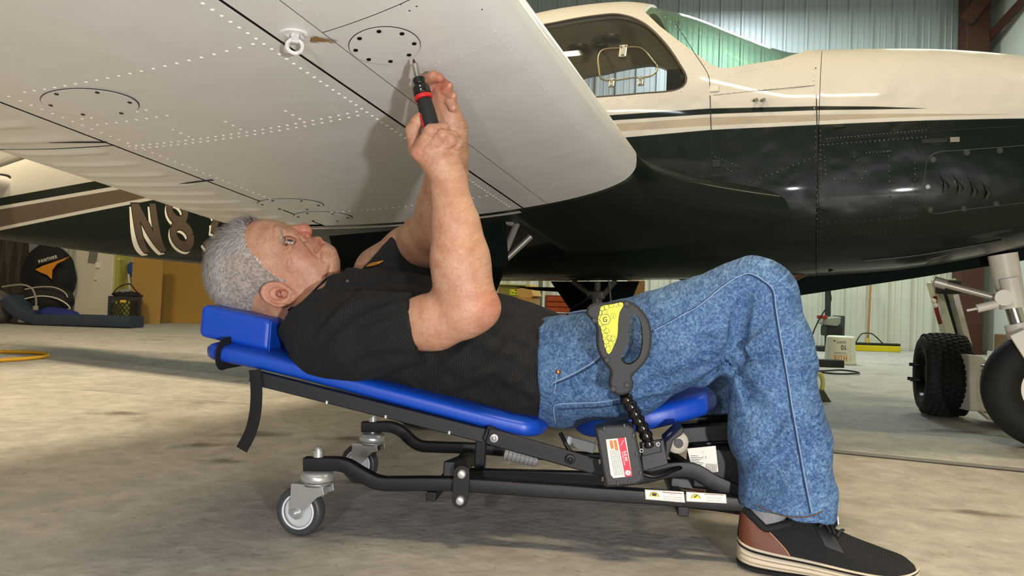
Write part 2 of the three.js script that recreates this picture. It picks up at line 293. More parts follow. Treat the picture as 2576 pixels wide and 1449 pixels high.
const halfW = (a, y, off = 0) => { const m = fMid(a), up = y > m, H = (up ? fTop(a) - m : m - fBot(a)) - off, n = up ? nUp(a) : nLoF(a), t = Math.min(1, Math.abs(y - m) / H); return (fHw(a) - off) * Math.pow(Math.max(0, 1 - Math.pow(t, n)), 1 / n); };
function S(px, py, off = 0) { let zz = 0.5, q; for (let i = 0; i < 14; i++) { q = A(px, py, zz); zz = 0.5 * zz + 0.5 * halfW(q[0], q[1], off); } return V(q[0], q[1], zz); } // photo point on the near skin, plane frame
function sN(p) { const e = 0.004, f = (a, y) => halfW(a, y); const da = (f(p.x + e, p.y) - f(p.x - e, p.y)) / (2 * e), dy = (f(p.x, p.y + e) - f(p.x, p.y - e)) / (2 * e); return V(-da, -dy, 1).normalize(); }
const NS = 72;
function section(a, off) { const m = fMid(a), T1 = fTop(a) - off, B1 = fBot(a) + off, hw = fHw(a) - off, o = []; for (let i = 0; i < NS; i++) { const t = i / NS * 2 * Math.PI, c = Math.cos(t), s = Math.sin(t), n = s > 0 ? nUp(a) : nLoF(a); o.push([m + (s > 0 ? T1 - m : m - B1) * Math.sign(s) * Math.pow(Math.abs(s), 2 / n), hw * Math.sign(c) * Math.pow(Math.abs(c), 2 / n)]); } return o; }
function loft(a0, a1, na, off = 0) {
  const P = [], I = [];
  for (let i = 0; i <= na; i++) { const a = a0 + (a1 - a0) * i / na; for (const [y, z] of section(a, off)) P.push(a, y, z); }
  for (let i = 0; i < na; i++) for (let j = 0; j < NS; j++) { const k = (j + 1) % NS, p = i * NS + j, q = i * NS + k; I.push(p, q, p + NS, q, q + NS, p + NS); }
  for (const e of [0, na]) { const a = a0 + (a1 - a0) * e / na, o = P.length / 3; P.push(a, fMid(a), 0); for (let j = 0; j < NS; j++) { const p = e * NS + j, q = e * NS + (j + 1) % NS; e ? I.push(o, p, q) : I.push(o, q, p); } }
  const g = new THREE.BufferGeometry(); g.setAttribute('position', new THREE.Float32BufferAttribute(P, 3)); g.setIndex(I);
  const h = toCreasedNormals(g, 0.7); h.setAttribute('uv', new THREE.BufferAttribute(new Float32Array(h.attributes.position.count * 2), 2)); return h;
}
// paint: cream over green with stripes, laid out along the side of the airplane
const green = '#0a1611', black = green, cream = '#c5c2bb', taupeFSheen = '#a89d8c', taupeR = '#5d5044';  // front taupe paler than the rear, metallic reflection put into its colour
function paintTex(a0, a1, y0, y1, n, draw) {
  const w = 2048, h = Math.round(2048 * (y1 - y0) / (a1 - a0));
  const t = canvasTex(w, h, c => { const X = a => (a - a0) / (a1 - a0) * w, Y = y => (1 - (y - y0) / (y1 - y0)) * h; const poly = (pts, col, map = true) => { c.fillStyle = col; c.beginPath(); pts.forEach((p, i) => { const s = map ? S(p[0], p[1]) : V(p[0], p[1], 0); i ? c.lineTo(X(s.x), Y(s.y)) : c.moveTo(X(s.x), Y(s.y)); }); c.closePath(); c.fill(); }; c.fillStyle = cream; c.fillRect(0, 0, w, h); draw(c, poly, X, Y); });
  t.userData = { a0, a1, y0, y1 }; return t;
}
const paintUV = (g, t) => { const { a0, a1, y0, y1 } = t.userData; return uvFrom(g, p => [(p.x - a0) / (a1 - a0), (p.y - y0) / (y1 - y0)]); };
const frontTex = paintTex(-1.16, 1.95, 0.4, 1.95, 0, (c, poly) => {
  poly([[-1.5, 0.2], [2.2, 0.2], [2.2, 1.10], ...[[2576, 298], [2300, 304], [2055, 314], [1787, 327], [1560, 347], [1450, 358]].map(p => { const s = S(p[0], p[1]); return [s.x, s.y]; }), [-1.5, 1.10]], green, false);
  poly([[1380, 308], [1520, 291], [1787, 273], [2055, 267], [2200, 268], [2335, 273], [2200, 275], [2055, 277], [1787, 287], [1520, 304], [1380, 322]], green);
  poly([[1380, 334], [1520, 314], [1787, 295], [2055, 288], [2250, 286], [2560, 288], [2300, 294], [2055, 304], [1787, 316], [1520, 333], [1380, 352]], taupeFSheen);
});
const rearTex = paintTex(-4.75, -1.1, 0.5, 1.85, 0, (c, poly, X, Y) => {
  const map = p => { const s = S(p[0], p[1]); return [X(s.x), Y(s.y)]; };
  const st = (y0, y1, col) => poly([[-150, y0[0] + 26], [0, y0[0]], [330, y0[1]], [620, y0[2]], [1000, y0[2] - 60], [1000, y1[2] - (y1[2] > 800 ? 0 : 55)], [620, y1[2]], [330, y1[1]], [0, y1[0]], [-150, y1[0] + 26]], col);
  st([498, 440, 385], [900, 900, 900], black); st([518, 462, 410], [527, 472, 420], cream); st([527, 472, 420], [571, 505, 450], taupeR); st([571, 505, 450], [580, 514, 458], cream);
  const glyph = (draw) => { for (const [dx, dy, col, lw] of [[-5, 8, '#f1ece0', 0], [0, 0, black, 3], [0, 0, taupeR, 0]]) { c.save(); draw(dx, dy, col, lw); c.restore(); } };
  const line = (pts, wpx) => (dx, dy, col, lw) => { c.fillStyle = col; const e = lw; for (const q of pts) { const m = q.map(p => map([p[0] + dx, p[1] + dy])); c.beginPath(); m.forEach((p, i) => i ? c.lineTo(...p) : c.moveTo(...p)); c.closePath(); c.fill(); if (e) { c.strokeStyle = black; c.lineWidth = e * 2; c.stroke(); } } };
  glyph(line([[[330, 512], [345, 512], [377, 634], [362, 636]], [[330, 512], [349, 512], [419, 631], [404, 634]], [[376, 512], [391, 512], [419, 631], [404, 634]]]));
  const ring = (cx, cy, rx, ry, w, t0 = 0, t1 = 6.2832) => (dx, dy, col, lw) => { c.strokeStyle = col; const p0 = map([cx, cy]), p1 = map([cx + 10, cy]); c.lineWidth = (w * Math.abs(p1[0] - p0[0]) / 10) + lw * 2; c.beginPath(); for (let i = 0; i <= 40; i++) { const t = t0 + (t1 - t0) * i / 40; const p = map([cx + dx + rx * Math.cos(t) + 0.25 * ry * Math.sin(t), cy + dy + ry * Math.sin(t)]); i ? c.lineTo(...p) : c.moveTo(...p); } c.stroke(); };
  glyph((...k) => { ring(446, 530, 19, 25, 14)(...k); ring(458, 592, 21, 27, 16)(...k); });
  glyph((...k) => { ring(524, 545, 19, 25, 14, -2.6, 1.5)(...k); ring(534, 600, 21, 27, 15, -1.4, 2.9)(...k); });
});
const skinBump = dataTex(512, (u, v) => { const k = 128 + 200 * (fbm(u, v, 5, 4, 19) - 0.5); return [k, k, k]; }, false); skinBump.repeat.set(2.5, 1.6);
const paintFront = phys(0xffffff, 0.4, 0, { map: frontTex, clearcoat: 0.28, clearcoatRoughness: 0.06, bumpMap: skinBump, bumpScale: 0.028, specularIntensity: 0.4 });
const paintRear = phys(0xffffff, 0.5, 0, { map: rearTex, clearcoat: 0.12, clearcoatRoughness: 0.2, specularIntensity: 0.35 });
const creamPaint = phys(cream, 0.35, 0, { clearcoat: 0.6, clearcoatRoughness: 0.15 }), greenPaint = phys(green, 0.3, 0, { clearcoat: 0.7, clearcoatRoughness: 0.12 }), blackPaint = phys(green, 0.8, 0, { specularIntensity: 0.25 });
const liner = std(0x8d7d60, 0.8), seamMat = std(0x14140f, 0.8), chrome = std(0xc8c8c4, 0.22, 1), steel = std(0x8f8f8c, 0.35, 0.9), rubber = std(0x161616, 0.75), darkPlastic = std(0x131313, 0.55);
const glass = phys(0xffffff, 0.02, 0, { transmission: 1, thickness: 0, ior: 1.45 }), tint = phys(0xe9f5ea, 0.02, 0, { transmission: 1, thickness: 0, ior: 1.45 });
// cabin window and windscreen openings as side outlines (plane frame)
const winPx = [[1225, 165], [1300, 82], [1400, 56], [1500, 39], [1556, 36], [1612, 54], [1665, 100], [1706, 156], [1727, 200], [1714, 221], [1600, 236], [1480, 246], [1310, 262], [1232, 252]];
const winPoly = smoothPoly(winPx.map(p => { const s = S(p[0], p[1]); return [s.x, s.y]; }), 5);
const wsSide = [[1622, 30], [1660, 66], [1700, 97], [1745, 131], [1790, 163], [1812, 171], [1832, 171], [1870, 164], [1920, 156], [1965, 149]].map(p => { const s = S(p[0], p[1]); return [s.x, s.y]; });
const wsPoly = [...wsSide, [wsSide[9][0] + 0.03, wsSide[9][1] + 0.022], [wsSide[9][0] + 0.07, wsSide[9][1] + 0.045], [0.70, 1.545], [0.70, 2.1], [0.02, 2.1], [wsSide[0][0] - 0.01, 1.79]];
const ev = new Evaluator(); ev.attributes = ['position', 'normal', 'uv']; ev.useGroups = true;
const outward = g => { const p = g.attributes.position; let v = 0; const a = new THREE.Vector3(), b = new THREE.Vector3(), c = new THREE.Vector3(), N = g.index ? g.index.count : p.count, ix = i => g.index ? g.index.getX(i) : i; for (let i = 0; i < N; i += 3) { a.fromBufferAttribute(p, ix(i)); b.fromBufferAttribute(p, ix(i + 1)); c.fromBufferAttribute(p, ix(i + 2)); v += a.dot(b.cross(c)); } if (v < 0) { const h = g.index ? g : mergeVertices(g, 1e-5); const q = h.index.array; for (let i = 0; i < q.length; i += 3) { const t = q[i]; q[i] = q[i + 1]; q[i + 1] = t; } const n = h.attributes.normal; if (n) for (let i = 0; i < n.array.length; i++) n.array[i] *= -1; return h; } return g; };
const brush = (g, m) => { g = outward(g.index ? g : mergeVertices(clean(g), 1e-5)); const b = new Brush(g.index ? g : mergeVertices(clean(g), 1e-5), m); b.updateMatrixWorld(true); return b; };
const prism = (poly, z0 = -1.2, z1 = 1.2) => { const g = new THREE.ExtrudeGeometry(shape(poly), { depth: z1 - z0, bevelEnabled: false }); g.translate(0, 0, z0); return g; };
function csg(a, b, op) { const r = ev.evaluate(a, b, op); r.updateMatrixWorld(true); return r; }
function splitGroups(br) { // one geometry per material
  const g = br.geometry, mats = Array.isArray(br.material) ? br.material : [br.material], out = new Map(), idx = g.index;
  const groups = g.groups.length ? g.groups : [{ start: 0, count: idx ? idx.count : g.attributes.position.count, materialIndex: 0 }];
  for (const gr of groups) { const m = mats[gr.materialIndex], P = out.get(m) || { p: [], n: [] }; out.set(m, P); for (let i = gr.start; i < gr.start + gr.count && i < (idx ? idx.count : g.attributes.position.count); i++) { const k = idx ? idx.getX(i) : i; P.p.push(g.attributes.position.getX(k), g.attributes.position.getY(k), g.attributes.position.getZ(k)); P.n.push(g.attributes.normal.getX(k), g.attributes.normal.getY(k), g.attributes.normal.getZ(k)); } }
  return [...out].map(([m, q]) => { const h = new THREE.BufferGeometry(); h.setAttribute('position', new THREE.Float32BufferAttribute(q.p, 3)); h.setAttribute('normal', new THREE.Float32BufferAttribute(q.n, 3)); h.setAttribute('uv', new THREE.BufferAttribute(new Float32Array(q.p.length / 3 * 2), 2)); return [m, h]; });
}
{
  const outer = brush(loft(-1.15, 0.7485, 70), paintFront), inner = brush(loft(-1.12, 0.71, 50, 0.035), liner);
  let shell = csg(outer, inner, SUBTRACTION);
  const wb = brush(prism(winPoly), creamPaint), sb = brush(prism(wsPoly), creamPaint);
  shell = csg(csg(shell, wb, SUBTRACTION), sb, SUBTRACTION);
  for (const [m, g] of splitGroups(shell)) obj(m === liner ? 'cabin_lining' : m === paintFront ? 'cabin_shell' : 'window_reveal', m === paintFront ? paintUV(g, frontTex) : g, m, plane);
  const skin = csg(brush(loft(-1.14, 0.735, 60, 0.010), glass), brush(loft(-1.13, 0.73, 60, 0.014), glass), SUBTRACTION);
  for (const [nm, b, mt] of [['cabin_window', wb, glass], ['windscreen', sb, tint]]) { const g = csg(skin, b, INTERSECTION); obj(nm, merge(splitGroups(g).map(x => x[1])), mt, plane); }
  obj('cowling', paintUV(loft(0.7505, 1.9, 50), frontTex), paintFront, plane);
  obj('tail_cone', paintUV(loft(-4.7, -1.155, 70), rearTex), paintRear, plane);
  // rubber window surround on the near side
  obj('window_seal', tube(winPoly.map(p => V(p[0], p[1], halfW(p[0], p[1]) - 0.004)), 0.005, 120, 6, true), std(0x3a342a, 0.6), plane);
}
// cabin interior
obj('glareshield', [rbox(0.34, 0.04, 0.9, 0.015, 2, 0.42, 1.352, 0), rbox(0.10, 0.24, 0.9, 0.02, 2, 0.34, 1.24, 0)], std(0x15160f, 0.8), plane);
obj('compass', [rbox(0.07, 0.055, 0.09, 0.015, 2, 0.40, 1.405, 0.12), rbox(0.05, 0.05, 0.05, 0.02, 2, 0.33, 1.415, 0.1)], darkPlastic, plane);
for (const z of [0.27, -0.27]) { obj('cabin_seat', [rbox(0.46, 0.12, 0.44, 0.04, 3, -0.42, 0.98, z), T(rbox(0.12, 0.5, 0.44, 0.05, 3), -0.7, 1.16, z, 0, 0, 0.15)], std(0x6d624e, 0.85), plane); }
obj('cabin_floor', box(1.7, 0.03, 0.9, -0.25, 0.72, 0), std(0x3a352c, 0.9), plane);
for (const [px, py, r, z] of [[1458, 124, 0.045, -0.1], [1538, 100, 0.047, 0.02], [1512, 117, 0.03, -0.1]]) { const q = A(px, py, z); const c = V(q[0], Math.min(q[1], fTop(q[0]) - 0.05), z); obj('ceiling_vent', [T(new THREE.TorusGeometry(r, 0.005, 8, 28), c.x, c.y, c.z, Math.PI / 2), T(new THREE.CylinderGeometry(r * 0.92, r * 0.8, 0.016, 24), c.x, c.y + 0.006, c.z)], std(0x4b4638, 0.4, 0.4), plane); }
{ const q = A(1600, 130, -0.45); obj('sun_visor', rbox(0.2, 0.14, 0.012, 0.006, 2, 0.14, 1.55, -0.33), std(0x1a1c1e, 0.6), plane); }
// storm window: rimmed pane with hinges
{
  const px = smoothPoly([[1506, 140], [1516, 126], [1560, 121], [1612, 121], [1640, 150], [1654, 172], [1640, 190], [1590, 196], [1530, 203], [1512, 197], [1506, 170]], 6).map(p => S(p[0], p[1], 0.006));
  obj('storm_window_rim', tube(px, 0.0032, 120, 6, true), std(0x8a7c5c, 0.25, 0.6), plane);
  for (const [x, y, w, h] of [[1568, 130, 0.03, 0.055], [1540, 210, 0.022, 0.035], [1613, 206, 0.022, 0.035]]) { const p = S(x, y, 0.0), n = sN(p); const g = basis(merge([rbox(w, h, 0.012, 0.004, 2), T(new THREE.SphereGeometry(0.0045, 8, 6), -w / 3, h / 3, 0.008), T(new THREE.SphereGeometry(0.0045, 8, 6), w / 3, h / 3, 0.008), T(new THREE.SphereGeometry(0.005, 8, 6), 0, -h / 3, 0.008)]), p.addScaledVector(n, 0.002), V(1, 0, 0.03), V(0, 1, -0.3)); obj('latch', g, chrome, plane); }
}
// seams, hinges and fittings on the near skin
const skinLine = (pts, r, n = 40, lift = 0) => tube(pts.map(p => { const s = S(p[0], p[1]); return s.addScaledVector(sN(s), lift); }), r, n, 6);
obj('cowl_seam', skinLine([[2052, 170], [2054, 260], [2057, 400], [2060, 520], [2062, 600]], 0.0016, 40), seamMat, plane);
obj('door_seam', [skinLine([[1700, 60], [1745, 130], [1782, 190], [1786, 220]], 0.0012), skinLine([[1786, 240], [1788, 300], [1791, 380], [1792, 420], [1786, 438], [1770, 443], [1700, 443], [1640, 443]], 0.0016, 60)], seamMat, plane);
obj('skin_seam', [skinLine([[1795, 240], [1900, 229], [2050, 215]], 0.0008), skinLine([[2064, 360], [2200, 345], [2420, 326], [2560, 318]], 0.0012)], seamMat, plane);
{
  const out = smoothPoly([[2338, 398], [2350, 385], [2420, 377], [2576, 366], [2700, 356]], 6, false).concat([]);
  obj('cowl_panel_seam', [skinLine([[2700, 352], [2576, 366], [2420, 378], [2356, 384], [2336, 398], [2328, 430], [2324, 490], [2327, 520], [2342, 536], [2420, 528], [2576, 510]], 0.0013, 80)], std(0x34403a, 0.4), plane);
  for (const [x, y] of [[2347, 402], [2432, 384], [2515, 379], [2334, 470], [2340, 527], [2424, 525], [2505, 512]]) { const s = S(x, y), n = sN(s); obj('fastener', basis(merge([T(new THREE.CylinderGeometry(0.007, 0.008, 0.003, 16), 0, 0, 0), T(new THREE.TorusGeometry(0.0085, 0.0014, 6, 18), 0, 0, 0, Math.PI / 2)]), s.addScaledVector(n, 0.001), n.clone().cross(V(0, 1, 0)), n), std(0x4a4f48, 0.35, 0.7), plane); }
  for (const [x, y] of [[2357, 428], [2393, 433], [2429, 440], [2463, 446]]) {
    const pts = smoothPoly([[0, 0], [10, 16], [30, 36], [31, 44], [16, 58], [13, 56], [20, 44], [12, 24]], 3).map(p => S(x + p[0], y + p[1]));
    const c = pts.reduce((a, b) => a.add(b), V(0, 0, 0)).multiplyScalar(1 / pts.length), n = sN(c), P = [], I = []; const cc = c.clone().addScaledVector(n, 0.022); P.push(cc.x, cc.y, cc.z); pts.forEach(p => P.push(p.x, p.y, p.z)); for (let i = 0; i < pts.length; i++) I.push(0, 1 + i, 1 + (i + 1) % pts.length);
    const g = new THREE.BufferGeometry(); g.setAttribute('position', new THREE.Float32BufferAttribute(P, 3)); g.setIndex(I); g.computeVertexNormals(); obj('louver', clean(g), greenPaint, plane);
  }
  const patch = (x, y, w, h, d, mat, nm) => { const s = S(x, y), n = sN(s); return obj(nm, basis(rbox(w, h, d, 0.002, 2), s.addScaledVector(n, d * 0.3), V(1, 0.03, -n.x), n.clone().cross(V(1, 0, 0)).normalize().y > 0 ? n.clone().cross(V(1, 0, 0)) : V(0, 1, 0)), mat, plane); };
  patch(2402, 351, 0.028, 0.016, 0.003, std(0xb9b4a8, 0.3, 0.8), 'latch_plate'); patch(2350, 354, 0.075, 0.013, 0.003, std(0x0b100d, 0.4), 'latch_slot');
  patch(2112, 318, 0.034, 0.008, 0.004, std(0x0b100d, 0.4), 'cowl_vent'); patch(1797, 223, 0.032, 0.026, 0.004, creamPaint, 'door_hinge'); patch(1802, 412, 0.032, 0.026, 0.004, greenPaint, 'door_hinge');
  for (const x of [1903, 1922]) { const s = S(x, 250); obj('drain_tube', rod(s.clone(), s.clone().add(V(-0.006, -0.012, 0.03)), 0.006, 0.005), steel, plane); }
}
const rivetGeo = (() => { const g = new THREE.SphereGeometry(1, 8, 3, 0, Math.PI * 2, 0, Math.PI / 2); g.scale(1, 0.45, 1); return g; })();
function rivets(list, r, mat, name, fl_ = 1) { // list of [point, normal]
  const gs = list.map(([p, n]) => { const g = rivetGeo.clone(); g.scale(r, r * fl_, r); g.applyQuaternion(q0.setFromUnitVectors(V(0, 1, 0), n)); return g.translate(p.x, p.y, p.z); });
  const o = obj(name, gs, mat, plane); o.userData.kind = 'stuff'; return o;
}
const pxRow = (a, b, step) => { const L = Math.hypot(b[0] - a[0], b[1] - a[1]), n = Math.max(1, Math.round(L / step)), o = []; for (let i = 0; i <= n; i++) o.push([a[0] + (b[0] - a[0]) * i / n, a[1] + (b[1] - a[1]) * i / n]); return o; };
{
  const gr = [], cr = [];
  for (const [a, b, st] of [[[2064, 330], [2066, 640], 12], [[2052, 330], [2056, 640], 15], [[2080, 350], [2330, 328], 9], [[2072, 365], [2330, 345], 12], [[2180, 385], [2240, 380], 9], [[2075, 395], [2078, 450], 12], [[2100, 450], [2180, 448], 12], [[2150, 395], [2185, 440], 12], [[2235, 380], [2240, 520], 13], [[2300, 380], [2305, 540], 14], [[1800, 395], [1860, 420], 9], [[1806, 412], [1840, 432], 9], [[1740, 477], [1860, 470], 12], [[1860, 470], [2050, 395], 15], [[1790, 500], [2060, 515], 14], [[1925, 500], [1928, 540], 10], [[2120, 590], [2240, 585], 14], [[2066, 560], [2300, 548], 18]]) for (const p of pxRow(a, b, st)) gr.push([S(p[0], p[1]), sN(S(p[0], p[1]))]);
  for (const [a, b, st] of [[[1800, 236], [2048, 212], 16], [[2047, 175], [2049, 300], 14], [[1835, 186], [1985, 160], 14], [[1795, 180], [1700, 105], 16], [[1500, 256], [1740, 226], 26], [[1660, 30], [1780, 140], 18], [[1790, 190], [1790, 215], 8]]) for (const p of pxRow(a, b, st)) cr.push([S(p[0], p[1]), sN(S(p[0], p[1]))]);
  rivets(gr, 0.0032, greenPaint, 'cowl_rivets'); rivets(cr, 0.0026, creamPaint, 'cabin_rivets');
}

// ---------------------------------------------------------------- the wing (near side) and its twin
const wLow = [[0.2355, 0.932], [0.232, 0.905], [0.21, 0.877], [0.16, 0.851], [0.044, 0.818], [-0.161, 0.784], [-0.379, 0.760], [-0.612, 0.743], [-0.844, 0.734], [-1.129, 0.733], [-1.37, 0.741]];
const wUp = [[0.2355, 0.932], [0.231, 0.957], [0.19, 0.99], [0.05, 1.022], [-0.25, 1.036], [-0.6, 1.0], [-0.95, 0.90], [-1.2, 0.81], [-1.37, 0.747]];
const DIH = 0.13, Z1 = 1.04;
const lowC = new THREE.CatmullRomCurve3(wLow.map(p => V(p[0], p[1], 0)), false, 'centripetal'), upC = new THREE.CatmullRomCurve3(wUp.map(p => V(p[0], p[1], 0)), false, 'centripetal');
const lowPts = lowC.getPoints(200), upPts = upC.getPoints(160);
const lowY = a => { for (let i = 1; i < lowPts.length; i++) if (lowPts[i].x <= a) { const p = lowPts[i - 1], q = lowPts[i]; return p.y + (q.y - p.y) * (p.x - a) / (p.x - q.x || 1e-9); } return lowPts[200].y; };
const wP = (a, z, off = 0) => { const e = 0.01, s = (lowY(Math.min(a + e, 0.23)) - lowY(a - e)) / (Math.min(a + e, 0.23) - a + e); const n = V(s, -1, DIH).normalize(); n.x = Math.max(-0.8, Math.min(0.8, s)); n.normalize(); return [V(a, lowY(a) + DIH * (z - Z1), z).addScaledVector(n, off), n]; };
function wInv(px, py) { let z = 1.6, q; for (let i = 0; i < 90; i++) { q = A(px, py, z); const y = lowY(Math.min(0.232, Math.max(-1.37, q[0]))) + DIH * (z - Z1); z += (q[1] - y) * 0.9; z = Math.max(0.6, Math.min(3, z)); } return [q[0], z]; }
function patch2(pts, z0, z1, nz, off = 0, wav = null) { // pts: list of [a,y] curve; sweeps in z with dihedral
  const P = [], I = [], U = [], n = pts.length; let s = 0;
  const L = pts.map((p, i) => i ? (s += Math.hypot(p[0] - pts[i - 1][0], p[1] - pts[i - 1][1])) : 0);
  for (let k = 0; k <= nz; k++) { const z = z0 + (z1 - z0) * k / nz; for (let i = 0; i < n; i++) { const w = wav ? wav(pts[i][0], z) : 0; P.push(pts[i][0], pts[i][1] + DIH * (z - Z1) - off - w, z); U.push(L[i], z); } }
  for (let k = 0; k < nz; k++) for (let i = 0; i < n - 1; i++) { const a = k * n + i, b = a + n; I.push(a, a + 1, b, b, a + 1, b + 1); }
  const g = new THREE.BufferGeometry(); g.setAttribute('position', new THREE.Float32BufferAttribute(P, 3)); g.setAttribute('uv', new THREE.Float32BufferAttribute(U, 2)); g.setIndex(I); g.computeVertexNormals(); return g;
}
const between = (a1, a0, n) => { const o = []; for (let i = 0; i <= n; i++) { const a = a1 + (a0 - a1) * i / n; o.push([a, lowY(a)]); } return o; };
const wingBump = dataTex(512, (u, v) => { const k = 128 + 200 * (fbm(u, v, 4, 4, 41) - 0.5); return [k, k, k]; }, false); wingBump.repeat.set(1.6, 1.6);
const wingWhite = phys(0xdcdbd9, 0.42, 0, { clearcoat: 0.35, clearcoatRoughness: 0.25, bumpMap: wingBump, bumpScale: 0.006 });
const wingGreen = phys(green, 0.45, 0, { clearcoat: 0.2, clearcoatRoughness: 0.1, specularIntensity: 0.4 });
const ZT = 5.25, plainWhite = phys(0xdcdbd9, 0.42, 0, { clearcoat: 0.35, clearcoatRoughness: 0.25 }), rivetGlintWhite = phys(0xf6f4ee, 0.25, 0, { clearcoat: 0.6, clearcoatRoughness: 0.1 });  // wing rivets whiter than the skin, their glossy highlight mixed into the colour
{
  const core = [...upPts.map(p => [p.x, p.y]).reverse(), ...lowPts.map(p => [p.x, p.y]).slice(1)];
  const inset = core.map(([a, y], i) => [a > 0.2 ? a - 0.006 : a, y + (i < upPts.length ? -0.004 : 0.004)]);
  obj('wing_spar', patch2([[-0.12, 0.86], [-0.085, 0.86], [-0.085, 1.0], [-0.12, 1.0], [-0.12, 0.86]], Z1, ZT - 0.05, 4), std(0x9a9c94, 0.5, 0.4), plane);
  const leTop = lowPts.filter(p => p.x > 0.18).map(p => [p.x, p.y]);
  const leLow = [...leTop, ...between(0.18, -0.0545, 16)];
  const upLe = upPts.map(p => [p.x, p.y]).reverse();
  obj('wing_upper_skin', patch2(upLe, Z1, ZT, 12), wingWhite, plane);
  obj('leading_edge_skin', patch2(leLow, Z1, 2.249, 14), wingWhite, plane);
  obj('leading_edge_skin', patch2(leLow, 2.251, ZT, 20), wingWhite, plane);
  obj('spar_skin', patch2(between(-0.056, -0.1365, 4), Z1, ZT, 24), wingWhite, plane);
  obj('main_skin', patch2(between(-0.1425, -0.917, 24), Z1, ZT, 30), wingWhite, plane);
  const bead = (a, z) => { const t = Math.max(0, Math.min(1, (a + 1.345) / 0.03)) * Math.max(0, Math.min(1, (-0.985 - a) / 0.04)); const f = ((z / 0.105) % 1 + 1) % 1; const b = f < 0.42 ? Math.sin(f / 0.42 * Math.PI) : 0; return 0.0055 * t * b; };
  obj('flap', patch2(between(-0.926, -1.37, 22), Z1 + 0.02, 1.945, 110, 0, bead), wingWhite, plane);
  obj('aileron', patch2(between(-0.926, -1.37, 22), 1.952, 4.6, 220, 0, bead), wingWhite, plane);
  obj('trailing_edge', patch2([[-1.366, 0.742], [-1.374, 0.7415], [-1.374, 0.7465], [-1.366, 0.747]], Z1 + 0.02, ZT, 4), std(0x77736a, 0.5), plane);
  obj('wing_tip', (() => { const g = new THREE.ShapeGeometry(shape(core)); g.translate(0, DIH * (ZT - Z1), ZT); return g; })(), wingWhite, plane);
  // pale walk-off strips and dark inboard wing with its swept root glove
  const inb = k => { const t = Math.max(0, (0.98 - k) / 0.42); return core.map(([a, y]) => [a > -0.2 ? a + 0.40 * t * t * (a + 0.2) / 0.43 : a, y - (a > -0.2 ? 0.02 * t : 0)]); };
  const P = [], I = [], zs = []; for (let i = 0; i <= 16; i++) zs.push(0.42 + (Z1 - 0.001 - 0.42) * i / 16); const n = core.length;
  for (const z of zs) for (const [a, y] of inb(z)) P.push(a, y + DIH * (z - Z1), z);
  for (let k = 0; k < 16; k++) for (let i = 0; i < n - 1; i++) { const a = k * n + i, b = a + n; I.push(a, a + 1, b, b, a + 1, b + 1); }
  const g = new THREE.BufferGeometry(); g.setAttribute('position', new THREE.Float32BufferAttribute(P, 3)); g.setIndex(I); g.computeVertexNormals(); obj('wing_root', clean(g), wingGreen, plane);
  obj('root_stripe', patch2(between(-0.16, -1.36, 20), Z1 - 0.045, Z1 - 0.022, 1, 0.0015), wingWhite, plane);
  obj('wing_root_gap', patch2([...leTop, ...between(0.18, -1.36, 30)], Z1 - 0.018, Z1 - 0.002, 1, 0.001), greenPaint, plane);
  // stabilator root and mirrored far wing
  const far = patch2(core, Z1, ZT, 6); far.scale(1, 1, -1); obj('far_wing', far, wingWhite, plane);
  const farR = g.clone(); farR.scale(1, 1, -1); obj('far_wing_root', clean(farR), wingGreen, plane);
}
